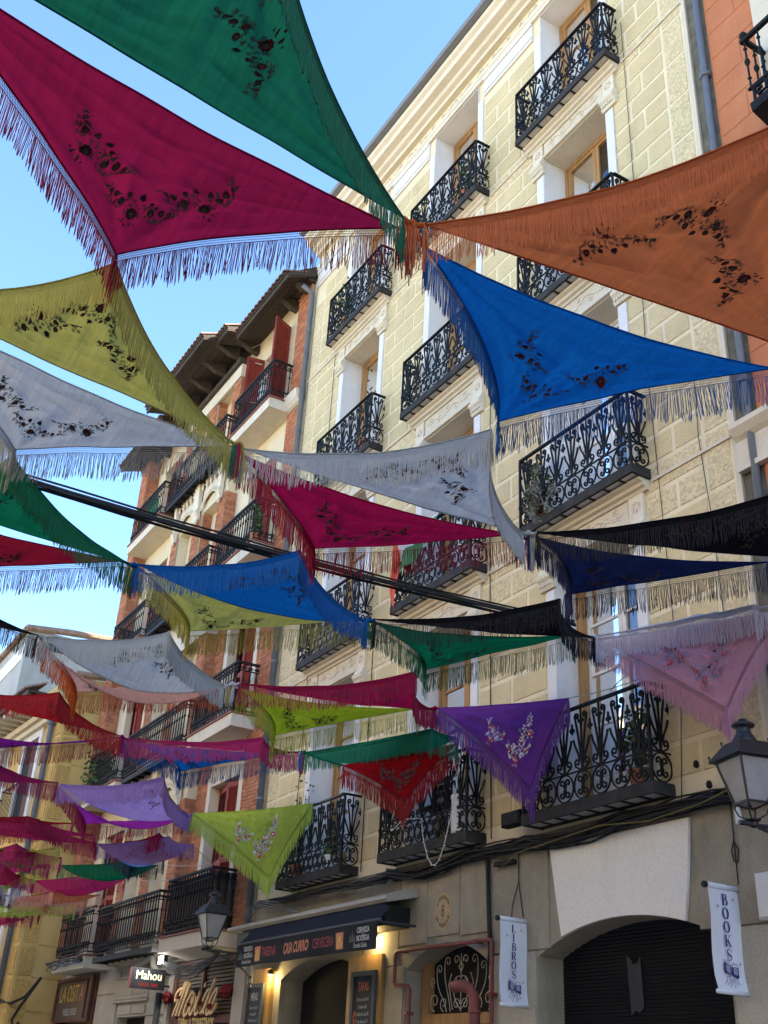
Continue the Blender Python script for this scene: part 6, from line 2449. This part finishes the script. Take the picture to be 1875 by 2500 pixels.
# ================================================================== shop signs
# box sign projecting from the wall
ms = empty('box_sign', (-20.70, 7.75, 3.0))
tag(ms, 'black box sign with cream blackletter word and red edge', 'sign')
q = MB()
sx0 = -20.72
q.box(sx0 - 0.06, sx0, 7.02, 7.68, 3.02, 3.37)
bx_ = q.build('box', 'black_paint', ms)
q = MB()
q.box(sx0 - 0.061, sx0 + 0.002, 7.008, 7.019, 3.02, 3.37)
q.build('red_edge', 'sign_red', ms)
q = MB()
lay_text(q, 'Mahou', 0.205, (sx0 + 0.003, 7.36, 3.245), (0, 1, 0), (0, 0, 1), sx=0.9, bold=0.004)
q.build('cream_word', 'sign_cream', ms)
q = MB()
lay_text(q, 'DESDE 1890', 0.085, (sx0 + 0.003, 7.36, 3.09), (0, 1, 0), (0, 0, 1), sx=0.85)
q.build('red_words', 'sign_red', ms)
q = MB()
q.tube([(sx0 - 0.03, 7.68, 3.30), (sx0 - 0.03, 7.79, 3.30)], 0.015, 6)
q.tube([(sx0 - 0.03, 7.68, 3.10), (sx0 - 0.03, 7.79, 3.10)], 0.015, 6)
q.build('wall_bracket', 'iron', ms)

# cut-out script letters on the louvred front
PX = lambda u, v: (-20.66 + (u - 100) / 1659 * 3.62 + (v - 600) * -0.00002, 2.46 + (1060 - v) / 1161 * 1.055 - (u - 830) * 0.000075)
sc_ = empty('script_sign', (-19.3, 7.78, 2.4))
tag(sc_, 'tan cut-out script letters on the brown louvred bar front', 'sign')
strokes = {'M': [[(262, 700), (245, 640), (265, 550), (310, 490), (375, 450)], [(420, 375), (335, 650), (240, 960)], [(420, 375), (445, 372), (400, 600), (318, 955)], [(490, 372), (475, 378), (395, 640), (318, 955)], [(490, 372), (515, 375), (470, 590), (385, 955)], [(572, 365), (550, 400), (480, 640), (385, 955)]],
           'o': [[(600, 530), (545, 650), (490, 820), (478, 900), (500, 945), (545, 905), (595, 760), (632, 600), (625, 535), (600, 530)]],
           'v': [[(632, 600), (660, 560), (640, 700), (602, 850), (612, 920), (655, 880), (700, 740), (705, 600)]],
           'i': [[(770, 515), (735, 680), (712, 830), (730, 918), (785, 850), (830, 690)], [(870, 375), (855, 410), (850, 445)]],
           'd': [[(965, 470), (905, 530), (830, 720), (790, 860), (805, 915), (865, 850), (950, 600)], [(1045, 300), (985, 520), (905, 780), (890, 870), (915, 880)]],
           'a': [[(1130, 470), (1065, 510), (990, 700), (950, 850), (965, 905), (1025, 830), (1110, 540)], [(1120, 500), (1060, 720), (1020, 850), (1040, 885), (1090, 820), (1140, 715)]]}
for ch, st in strokes.items():
    q = MB()
    k = 0
    for pth in st:
        pp = [PX(*p) for p in pth]
        # smooth the polyline
        sm = []
        for i in range(len(pp) - 1):
            a = pp[max(i - 1, 0)]
            b_, c = pp[i], pp[i + 1]
            d = pp[min(i + 2, len(pp) - 1)]
            for t in (0, 0.33, 0.66):
                sm.append(tuple(0.5 * ((2 * b_[j]) + (-a[j] + c[j]) * t + (2 * a[j] - 5 * b_[j] + 4 * c[j] - d[j]) * t * t + (-a[j] + 3 * b_[j] - 3 * c[j] + d[j]) * t ** 3) for j in range(2)))
        sm.append(pp[-1])
        v2, f2 = ribbon2(sm, 0.046)
        yb_ = 7.765 - 0.0015 * k
        q.add([(p[0], yb_, p[1]) for p in v2], f2)
        nv = len(v2)
        q.add([(p[0], yb_, p[1]) for p in v2] + [(p[0], yb_ + 0.03, p[1]) for p in v2],
              [(i, i + 2, i + 2 + nv, i + nv) for i in range(nv - 2)])
        k += 1
    q.build('letter', 'letter_wood', sc_)
q = MB()
lay_text(q, 'TAPAS & TORREZNOS', 0.26, (-19.25, 7.77, 2.44), (1, 0, -0.012), (0, 0, 1), sx=0.62, bold=0.006)
q.build('gold_words', 'letter_gold', sc_)
# dark red paper flowers pinned along the letters
rn = random.Random(8)
for k, (u, v, r_) in enumerate(((100, 630, 0.13), (1340, 520, 0.14), (370, 620, 0.05), (600, 740, 0.06), (840, 720, 0.075), (1045, 775, 0.085), (1195, 585, 0.055), (860, 930, 0.065), (610, 980, 0.06), (385, 985, 0.05))):
    p = PX(u, v)
    r_ *= 0.62 if r_ < 0.1 else 0.9
    q = MB()
    for i in range(26):
        d = Vector((rn.gauss(0, 1), rn.gauss(0, 1), rn.gauss(0, 1))).normalized()
        c = Vector((p[0], 7.735, p[1])) + d * r_ * 0.75
        t1 = d.orthogonal().normalized() * r_ * 0.5
        t2 = d.cross(t1).normalized() * r_ * 0.5
        q.add([c - t1, c - t2 + d * r_ * 0.15, c + t1, c + t2 + d * r_ * 0.15], [(0, 1, 2, 3)])
    q.build('paper_flower', 'dark_red_flower', sc_)

# framed pub sign
ps = empty('pub_sign', (-26.5, 7.75, 2.62))
tag(ps, 'glazed brown pub sign with tall thin lettering under the left balcony', 'sign')
q = MB()
q.box(-27.70, -25.22, 7.70, 7.79, 2.64, 3.46)
pb = q.build('panel', 'shutter_brown', ps)
q = MB()
for a in ((-27.78, -25.14, 2.60, 2.66), (-27.78, -25.14, 3.44, 3.52), (-27.78, -27.70, 2.66, 3.44), (-25.22, -25.14, 2.66, 3.44), (-25.50, -25.46, 2.66, 3.44)):
    q.box(a[0], a[1], 7.66, 7.72, a[2], a[3])
q.build('frame', 'frame_brown', ps)
q = MB()
lay_text(q, 'LA OSIT', 0.50, (-26.78, 7.695, 3.17), (1, 0, 0), (0, 0, 1), sx=0.80)
q.build('tall_letters', 'letter_gold', pb)
q = MB()
lay_text(q, 'A', 0.50, (-25.86, 7.695, 3.17), (1, 0, 0), (0, 0, 1), sx=0.80)
q.build('red_letter', 'awning_orange', pb)
q = MB()
lay_text(q, 'PUBLIC HOUSE', 0.20, (-26.55, 7.695, 2.80), (1, 0, 0), (0, 0, 1), sx=0.74, bold=0.003)
q.build('small_letters', 'awning_grey', pb)
# white floodlight below the slab corner
fl_ = empty('floodlight', (-20.35, 7.45, 3.44))
tag(fl_, 'glaring white floodlight under the balcony above the box sign', 'lamp')
q = MB()
q.box(-20.46, -20.24, 7.42, 7.50, 3.46, 3.57)
q.build('housing', 'iron', fl_)
q = MB()
q.box(-20.44, -20.26, 7.40, 7.418, 3.44, 3.56)
q.build('bulb', 'bulb_white', fl_)
ld = bpy.data.lights.new('flood_glow', 'POINT')
ld.energy = 3.5
ld.color = (0.95, 0.98, 1.0)
ld.shadow_soft_size = 0.06
link(bpy.data.objects.new('flood_glow', ld), fl_, (-20.30, 7.30, 3.46))

# ================================================================== red gas pipes round the street door
rp = empty('gas_pipe', (-11.6, 7.7, 0.12))
tag(rp, 'dark red gas pipe bent over the arched street door', 'pipe')
q = MB()
q.tube([(-10.60, 7.72, 0.13), (-10.60, 7.72, 3.14), (-10.62, 7.72, 3.165), (-10.66, 7.72, 3.17), (-12.58, 7.70, 3.17), (-12.63, 7.70, 3.15), (-12.64, 7.70, 3.10), (-12.64, 7.70, 2.82), (-12.62, 7.70, 2.78), (-12.38, 7.74, 2.76), (-12.34, 7.74, 2.72), (-12.34, 7.74, 0.13)], 0.024, 8)
q.build('pipe', 'red_pipe', rp, True)
for x, z_ in ((-10.60, 1.9), (-10.60, 2.6), (-12.34, 2.45), (-10.9, 3.17), (-12.5, 3.17)):
    q = MB()
    q.box(x - 0.035, x + 0.035, 7.69, 7.79, z_ - 0.02, z_ + 0.02)
    q.build('clip', 'red_pipe', rp)
vp = empty('vent_pipe', (-10.78, 7.62, 0.12))
tag(vp, 'thick dull red vent pipe bent over beside the banner reading LIBROS', 'pipe')
q = MB()
q.tube([(-10.78, 7.62, 0.13), (-10.78, 7.62, 2.48), (-10.785, 7.61, 2.58), (-10.83, 7.58, 2.66), (-10.92, 7.53, 2.685), (-11.02, 7.48, 2.67)], 0.062, 12)
q.build('pipe', 'red_pipe', vp, True)
q = MB()
q.lathe((-10.78, 7.62, 2.40), [(0.063, 0), (0.075, 0.01), (0.075, 0.03), (0.063, 0.04)], 12)
q.build('joint', 'red_pipe', vp, True)


# ================================================================== cables
def sag_line(p, q_, sag, n=14, jit=0.0, rn_=random.Random(2)):
    p, q_ = Vector(p), Vector(q_)
    out = []
    for i in range(n + 1):
        t = i / n
        v = p.lerp(q_, t) - Vector((0, 0, sag * 4 * t * (1 - t)))
        if 0 < i < n and jit:
            v += Vector((rn_.uniform(-jit, jit), rn_.uniform(-jit, jit) * 0.5, rn_.uniform(-jit, jit)))
        out.append(v)
    return out


def cable_thing(name, label, paths, r, m='cable', group=None, cat='cable'):
    q = MB()
    for p in paths:
        q.tube(p, r, 5)
    o = q.build(name, m, None, True)
    tag(o, label, cat, group)
    return o


rn = random.Random(21)
# heavy bundle crossing the street overhead
pths = []
for k in range(12):
    dx, dz = rn.uniform(-0.03, 0.03), rn.uniform(-0.04, 0.04)
    pths.append(sag_line((-9.05 + dx, -3.1, 6.55 + dz), (-9.10 + dx * 2, 7.78, 6.52 + dz), 0.26 + rn.uniform(-0.022, 0.022), 22, 0.006, rn))
cable_thing('cable_bundle', 'thick bundle of black cables crossing the street above the shawls', pths, 0.011)
# bundle along the ledge under the first floor balconies
pths = []
for k in range(16):
    y = 7.70 + rn.uniform(-0.06, 0.06)
    p = []
    zc = 4.12 + rn.uniform(-0.06, 0.08)
    x = -6.5
    while x > -13.2:
        p.append((x, y + rn.uniform(-0.02, 0.02), zc + rn.uniform(-0.03, 0.03) - 0.08 * max(0, math.sin((x + 9.9) * 2.2))))
        x -= rn.uniform(0.25, 0.5)
    pths.append(p)
cable_thing('cable_run', 'tangled black cables along the ledge under the first floor balconies', pths, 0.011)
pths = []
for k in range(7):
    p = []
    y = 7.62 + rn.uniform(-0.05, 0.05)
    zc = 4.06 + rn.uniform(-0.04, 0.06)
    x = -12.8
    while x > -17.2:
        p.append((x, y + rn.uniform(-0.02, 0.02), zc - (x + 12.8) * 0.02 + rn.uniform(-0.025, 0.025)))
        x -= 0.4
    pths.append(p)
cable_thing('cable_run', 'black cables lying along the top of the stone hood over the awning', pths, 0.012)
cable_thing('yellow_hose', 'thin yellow hose among the black cables under the right balcony',
            [[(-6.6, 7.62, 4.20), (-7.2, 7.60, 4.08), (-7.9, 7.60, 4.03), (-8.6, 7.60, 4.10), (-9.3, 7.62, 4.06), (-10.0, 7.62, 4.02), (-10.4, 7.65, 3.88)]], 0.007, 'cable_yellow', cat='hose')
pths = []
for k in range(5):
    pths.append([(-17.2, 7.6, 3.75), (-16.9, 7.5 - 0.02 * k, 3.85 + 0.05 * k), (-16.4, 7.45, 4.05 + 0.03 * k), (-15.9, 7.5, 3.95 + 0.04 * k), (-15.3, 7.6, 3.88)])
cable_thing('cable_loop', 'loose grey cable loops above the left end of the awning', pths[:4], 0.008, 'gutter_grey')
pths = []
for k in range(8):
    pths.append(sag_line((-20.2, 7.35, 3.50), (-17.35, 7.30, 3.45), 0.16 + 0.03 * k, 12, 0.015, rn))
cable_thing('cable_loop', 'black cables sagging over the louvred bar front', pths, 0.012)
pths = []
for k in range(8):
    p = []
    x = -24.3
    zc = 3.74 + rn.uniform(-0.09, 0.09)
    while x > -27.2:
        p.append((x, 7.12 + rn.uniform(-0.03, 0.03), zc + rn.uniform(-0.04, 0.04)))
        x -= 0.3
    pths.append(p)
cable_thing('cable_run', 'black cables wrapped along the white slab over the pub sign', pths, 0.012)
pths = [[(-27.2, 7.1, 3.5), (-27.5, 6.9, 3.1), (-27.9, 6.7, 2.95), (-28.3, 6.62, 3.0), (-29.5, 6.55, 3.1)], [(-27.2, 7.1, 3.5), (-27.6, 6.85, 2.9), (-27.75, 6.75, 2.6), (-27.6, 6.8, 2.4), (-27.5, 6.85, 2.55)]]
cable_thing('cable_loop', 'black cable bundle on the corner of the yellow house', pths, 0.035)
# vertical service wires on the facades
cable_thing('service_wires', 'thin dark wires running down the right end of the cream facade',
            [[(x, 7.775, 15.4 if x < -7 else 9.0), (x + 0.015, 7.775, 11.0 if x < -7 else 8.5), (x - 0.01, 7.775, 9.2 if x < -7 else 8.0), (x + 0.06, 7.775, 7.0), (x + 0.10, 7.775, 5.2), (x, 7.775, 4.2)] for x in (-7.60, -6.93)], 0.0045)
cable_thing('service_wires', 'thin dark wires beside the left bay of the cream facade', [[(-16.05, 7.77, 14.6), (-16.05, 7.775, 10.0), (-16.02, 7.775, 4.3)]], 0.006)
cable_thing('service_wires', 'thin dark wire between the middle and right bays of the cream facade', [[(-10.75, 7.765, 11.2), (-10.75, 7.775, 8.0), (-10.70, 7.775, 4.3)], [(-13.82, 7.775, 7.9), (-13.80, 7.775, 4.3)]], 0.007)
cable_thing('banner_wire', 'thin black wire hanging down to the banner reading BOOKS', [[(-6.99, 7.765, 4.12), (-6.99, 7.765, 3.36)], [(-7.0, 7.765, 3.75), (-6.95, 7.765, 3.66), (-6.97, 7.765, 3.55), (-7.01, 7.765, 3.56), (-7.03, 7.765, 3.66), (-6.99, 7.765, 3.75)]], 0.006)
cable_thing('banner_wire', 'black wire loops hanging down to the banner reading LIBROS', [[(-10.15, 7.765, 4.1), (-10.16, 7.765, 3.75), (-10.08, 7.765, 3.36)], [(-10.16, 7.765, 3.75), (-10.28, 7.765, 3.5), (-10.30, 7.765, 3.3), (-10.2, 7.765, 3.17), (-10.08, 7.765, 3.14)]], 0.006)
q = MB()
q.tube([(-10.72, 7.74, 4.05), (-10.70, 7.745, 3.5), (-10.67, 7.745, 3.05), (-10.69, 7.745, 2.9)], 0.026, 8)
tag(q.build('conduit', 'cable', None, True), 'black conduit running down beside the street door arch', 'conduit')
# ropes that tie the hanging shawls and far rows to rails
cable_thing('tie_rope', 'thin pale rope from the pink shawl knot along the first floor rail', [sag_line((-8.83, 7.45, 5.48), (-7.75, 7.50, 5.42), 0.02, 6), sag_line((-8.2, 7.48, 5.40), (-7.85, 7.46, 5.50), -0.02, 4)], 0.006, 'rope', cat='rope')
cable_thing('tie_rope', 'thin pale rope from the light green shawl to the left rail', [sag_line((-14.84, 7.45, 5.38), (-13.95, 7.5, 5.40), 0.03, 6)], 0.006, 'rope', cat='rope')
cable_thing('tie_rope', 'pale ropes from the small far shawls to the brick house balustrade', [sag_line((-17.83, 6.79, 5.1), (-18.0, 7.27, 4.86), 0.02, 6), sag_line((-20.2, 7.04, 5.1), (-18.0, 7.27, 4.86), 0.02, 8), sag_line((-21.84, 6.98, 5.04), (-20.05, 7.27, 4.84), 0.02, 8)], 0.007, 'rope', cat='rope')
# fairy lights hanging from the middle balcony
fp = [(-12.45, 7.46, 4.62), (-12.2, 7.46, 4.72), (-11.75, 7.46, 4.66)] + [(-11.75 + 0.7 * t, 7.44, 4.66 - 1.0 * 4 * t * (1 - t) * 0.62) for t in [i / 14 for i in range(1, 14)]] + [(-11.02, 7.46, 4.75), (-10.95, 7.47, 5.2), (-10.9, 7.48, 5.4)]
fa = empty('fairy_lights', (-11.4, 7.44, 4.0))
tag(fa, 'white string of fairy lights looping below the middle first floor balcony', 'string lights')
q = MB()
q.tube(fp, 0.006, 4)
q.build('wire', 'cable_white', fa)
q = MB()
for i, p in enumerate(fp):
    s = 1 if i % 2 else -1
    q.tube([p, (p[0] + s * 0.03, p[1], p[2] - 0.005)], 0.006, 4)
q.build('bulbs', 'box_white', fa)

# ================================================================== boxes on walls
q = MB()
q.chamfer(-6.75, -6.55, 7.69, 7.775, 3.04, 3.42, 0.02)
tag(q.build('meter_box', 'box_white'), 'white plastic meter box at the right edge beside the banner', 'box')
q = MB()
q.chamfer(-10.15, -9.80, 7.50, 7.62, 4.30, 4.46, 0.02)
tag(q.build('junction_box', 'iron'), 'black cable box at the left end of the right first floor balcony', 'box')
for lb, x, z_, m in (('small black insulator where wires meet right of the first floor balcony', -7.33, 4.46, 'iron'), ('round black wall fixture just above the cable tangle', -7.19, 4.24, 'iron')):
    q = MB()
    q.lathe((x, 7.73, z_), [(0.01, 0), (0.028, 0.015), (0.028, 0.055), (0.012, 0.075)], 8)
    tag(q.build('wall_fitting', m), lb, 'fitting')
q = MB()
q.add([(-6.80, 7.60, 3.83), (-6.74, 7.60, 3.85), (-6.77, 7.60, 3.98), (-6.81, 7.60, 3.97), (-6.80, 7.63, 3.83), (-6.74, 7.63, 3.85), (-6.77, 7.63, 3.98), (-6.81, 7.63, 3.97)],
      [(0, 1, 2, 3), (7, 6, 5, 4), (0, 4, 5, 1), (1, 5, 6, 2), (2, 6, 7, 3), (3, 7, 4, 0)])
q.box(-6.80, -6.76, 7.595, 7.635, 3.99, 4.02)
tag(q.build('dangling_plug', 'box_white'), 'white plug dangling below the cables beside the big lantern', 'plug')
q = MB()
q.box(-10.55, -10.20, 7.70, 7.78, 3.95, 4.0)
tag(q.build('cable_tray', 'iron_dusty'), 'short rusty cable tray above the street door conduit', 'tray')

# ================================================================== things on balconies


def leaves(mb, c, rx, rz, n, size, seed, droop=0.0):
    rn_ = random.Random(seed)
    for i in range(n):
        d = Vector((rn_.gauss(0, 1), rn_.gauss(0, 0.7), rn_.gauss(0, 1)))
        if d.length > 1.7:
            d = d.normalized() * 1.7
        p = Vector(c) + Vector((d.x * rx * 0.6, d.y * rx * 0.5, d.z * rz * 0.6 - droop * abs(d.x)))
        a = Vector((rn_.uniform(-1, 1), rn_.uniform(-1, 1), rn_.uniform(-1, 1))).normalized() * size * rn_.uniform(0.6, 1.3)
        b_ = a.orthogonal().normalized() * size * 0.45
        mb.add([p, p + a * 0.5 + b_, p + a, p + a * 0.5 - b_], [(0, 1, 2, 3)])


def pot_plant(label, x, y, z, rx, rz, n, size, m='leaf_green', seed=1, pot='terracotta', group='potted plants on the balconies'):
    o = empty('potted_plant', (x, y, z))
    tag(o, label, 'plant', group)
    q = MB()
    q.lathe((x, y, z), [(0.07, 0), (0.10, 0.16), (0.11, 0.16), (0.11, 0.19), (0.09, 0.19)], 12)
    q.build('pot', pot, o)
    q = MB()
    for k in range(6):
        a = k * 1.05 + seed
        q.tube([(x, y, z + 0.17), (x + 0.3 * rx * math.cos(a), y + 0.2 * rx * math.sin(a), z + 0.17 + rz * 0.5), (x + 0.6 * rx * math.cos(a), y + 0.3 * rx * math.sin(a), z + 0.17 + rz)], 0.006, 4)
    q.build('stems', m, o)
    q = MB()
    leaves(q, (x, y, z + 0.19 + rz * 0.6), rx, rz, n, size, seed)
    q.build('foliage', m, o)
    return o


pot_plant('bushy green plant on the top left balcony of the cream house', -15.35, 7.62, SLAB[4] + 0.12, 0.20, 0.62, 220, 0.06, seed=3)
pot_plant('green plants on the top middle balcony of the cream house', -11.25, 7.62, SLAB[4] + 0.12, 0.18, 0.45, 200, 0.06, seed=4)
pot_plant('tall flowering stem on the third floor left balcony of the cream house', -14.25, 7.62, SLAB[3] + 0.12, 0.08, 0.95, 90, 0.05, seed=5)
pot_plant('green succulent on the right balcony of the second floor', -9.45, 7.60, SLAB[2] + 0.12, 0.16, 0.40, 220, 0.06, seed=6)
pot_plant('dark green shrub on the right balcony of the first floor', -8.05, 7.66, SLAB[1] + 0.12, 0.16, 0.40, 220, 0.06, 'leaf_green', 7)
pot_plant('potted plant with white pot on the left first floor balcony of the cream house', -14.35, 7.60, SLAB[1] + 0.12, 0.16, 0.35, 120, 0.06, seed=8, pot='can_white')
pot_plant('thin dark plant on the left first floor balcony of the cream house', -15.45, 7.60, SLAB[1] + 0.12, 0.25, 1.05, 110, 0.045, seed=9)
for i, x in enumerate((-18.1, -18.32, -18.55)):
    pot_plant(['dark shrub nearest the brick pier on the third floor balcony', 'middle dark shrub on the third floor brick balcony', 'left dark shrub on the third floor brick balcony'][i], x, 7.34 + 0.1 * i, BTOP[3], 0.12, 0.55, 130, 0.07, seed=12 + i)
pot_plant('leafy green plants on the left second floor balcony of the brick house', -26.5, 7.40, BTOP[2], 0.45, 0.7, 420, 0.09, seed=17)
# dried grey plant trailing over the second floor rail
o = empty('dried_plant', (-9.35, 7.45, 8.0))
tag(o, 'dried grey succulent trailing over the right second floor railing', 'plant')
q = MB()
rn = random.Random(31)
heads = []
for k in range(8):
    p = [Vector((-9.35, 7.52, 8.15))]
    for j in range(6):
        p.append(p[-1] + Vector((rn.uniform(-0.09, 0.12), rn.uniform(-0.05, 0.01), rn.uniform(-0.10, 0.13))))
    q.tube(p, 0.011, 5)
    heads.append(p[-1])
    heads.append(p[3])
q.build('stems', 'leaf_grey', o)
for k, h_ in enumerate(heads):
    q = MB()
    leaves(q, h_, 0.06, 0.06, 40, 0.04, 40 + k)
    q.build('leaf_rosette', 'leaf_grey', o)

# flag draped over the second floor middle railing
o = empty('striped_flag', (-12.3, 7.45, 8.3))
tag(o, 'crumpled flag in red, white and green draped over the middle second floor railing', 'flag')


def flag_pt(u, v):
    x = -12.82 + 1.25 * u + 0.04 * math.sin(v * 7)
    z = 8.90 - 0.62 * v * (1 - 0.55 * u) + 0.14 * u - 0.05 * math.sin(u * 9 + v * 4)
    y = 7.47 - 0.045 * math.sin(u * 11 + v * 5) - 0.03 * math.sin(u * 23)
    return (x, y, z)


for nm, m, v0, v1 in (('white_stripe', 'flag_white', 0.0, 0.55), ('green_stripe', 'flag_green', 0.55, 1.0)):
    q = MB()
    nu, nv = 26, 8
    vs_, fs = [], []
    for i in range(nu + 1):
        for j in range(nv + 1):
            vs_.append(flag_pt(0.14 + 0.86 * i / nu, v0 + (v1 - v0) * j / nv))
    for i in range(nu):
        for j in range(nv):
            a = i * (nv + 1) + j
            fs.append((a, a + 1, a + nv + 2, a + nv + 1))
    q.add(vs_, fs)
    q.build(nm, m, o, True)
q = MB()
vs_, fs = [], []
for i in range(7):
    for j in range(11):
        u, v = 0.14 * i / 6, j / 10
        p = flag_pt(u, v)
        vs_.append((p[0], p[1], p[2] - 0.55 * v * (0.14 - u) / 0.14))
for i in range(6):
    for j in range(10):
        a = i * 11 + j
        fs.append((a, a + 1, a + 12, a + 11))
q.add(vs_, fs)
q.build('red_stripe', 'flag_red', o, True)

# stack of white buckets on the top brick balcony
z_ = BTOP[4]
for i in range(4):
    o = empty('plastic_bucket', (-18.75, 7.45, z_))
    tag(o, ['white bucket at the bottom of the stack on the top brick balcony', 'second white bucket from the bottom on the top brick balcony', 'third white bucket from the bottom on the top brick balcony', 'topmost white bucket of the stack on the top brick balcony'][i], 'bucket', 'stacked buckets')
    q = MB()
    q.lathe((-18.75, 7.45, z_), [(0.13, 0), (0.15, 0.19), (0.158, 0.19), (0.158, 0.215), (0.14, 0.215)], 14)
    q.build('body', 'can_white', o)
    q = MB()
    q.lathe((-18.75, 7.45, z_ + 0.06), [(0.1395, 0), (0.146, 0.08)], 14)
    q.build('label_band', 'can_band', o)
    z_ += 0.216
# green windbreak cloth on the left top brick balcony
q = MB()
vs_, fs = [], []
for i in range(15):
    for j in range(5):
        x = -25.05 - 0.9 * i / 14
        vs_.append((x, 7.31 + 0.02 * math.sin(i * 1.3 + j), BTOP[4] + 0.1 + 0.8 * j / 4))
for i in range(14):
    for j in range(4):
        a = i * 5 + j
        fs.append((a, a + 1, a + 6, a + 5))
q.add(vs_, fs)
tag(q.build('windbreak_cloth', 'flag_green', None, True), 'dark green windbreak cloth tied to the left top brick balcony', 'windbreak')
# reed screen behind the first floor balustrade of the brick house
rsn = empty('reed_screen', (-19.0, 7.34, BTOP[1]))
tag(rsn, 'brown reed screen behind the first floor balustrade of the brick house', 'screen')
for i in range(26):
    q = MB()
    x = -20.0 + i * 0.077
    q.box(x, x + 0.070, 7.325, 7.337, BTOP[1] + 0.04, BTOP[1] + 0.93)
    q.build('slat', 'wood_dark', rsn)
for i in range(5):
    q = MB()
    yy = 7.36 + i * 0.085
    q.box(-18.045, -18.035, yy, yy + 0.078, BTOP[1] + 0.04, BTOP[1] + 0.93)
    q.build('slat', 'wood_dark', rsn)
# drum and folding chair on the middle first floor balcony
q = MB()
q.lathe((-11.1, 7.66, SLAB[1] + 0.12), [(0.14, 0), (0.16, 0.04), (0.16, 0.42), (0.17, 0.44), (0.17, 0.47), (0.14, 0.48)], 16)
tag(q.build('metal_drum', 'can_white', None, True), 'pale metal drum in the corner of the middle first floor balcony', 'drum')
o = empty('folding_chair', (-11.75, 7.65, SLAB[1] + 0.12))
tag(o, 'dark folding chair on the middle first floor balcony', 'chair')
zc = SLAB[1] + 0.12
for xx in (-11.95, -11.55):
    q = MB()
    q.tube([(xx, 7.57, zc), (xx, 7.75, zc + 0.45), (xx, 7.78, zc + 0.85)], 0.013, 6)
    q.tube([(xx, 7.76, zc), (xx, 7.57, zc + 0.45)], 0.013, 6)
    q.build('leg', 'iron_dusty', o)
q = MB()
q.box(-11.97, -11.53, 7.56, 7.77, zc + 0.43, zc + 0.46)
q.build('seat', 'wood_dark', o)
q = MB()
for k in range(3):
    q.box(-11.97, -11.53, 7.755, 7.775, zc + 0.60 + k * 0.09, zc + 0.66 + k * 0.09)
q.build('backrest', 'wood_dark', o)
# half-drawn roller blind pipe under the brick house balconies
q = MB()
q.tube([(-22.2, 7.6, 3.52), (-21.3, 7.55, 3.60), (-21.15, 7.55, 3.58), (-21.1, 7.56, 3.45), (-21.0, 7.62, 3.35), (-20.85, 7.7, 3.32)], 0.06, 10)
tag(q.build('bent_pipe', 'granite_pale', None, True), 'beige bent waste pipe under the brick house balcony', 'pipe')
q = MB()
q.tube([(-21.05, 7.72, 0.13), (-21.05, 7.72, 3.0)], 0.06, 10)
tag(q.build('downpipe', 'frame_grey', None, True), 'dark downpipe below the black box sign', 'pipe')
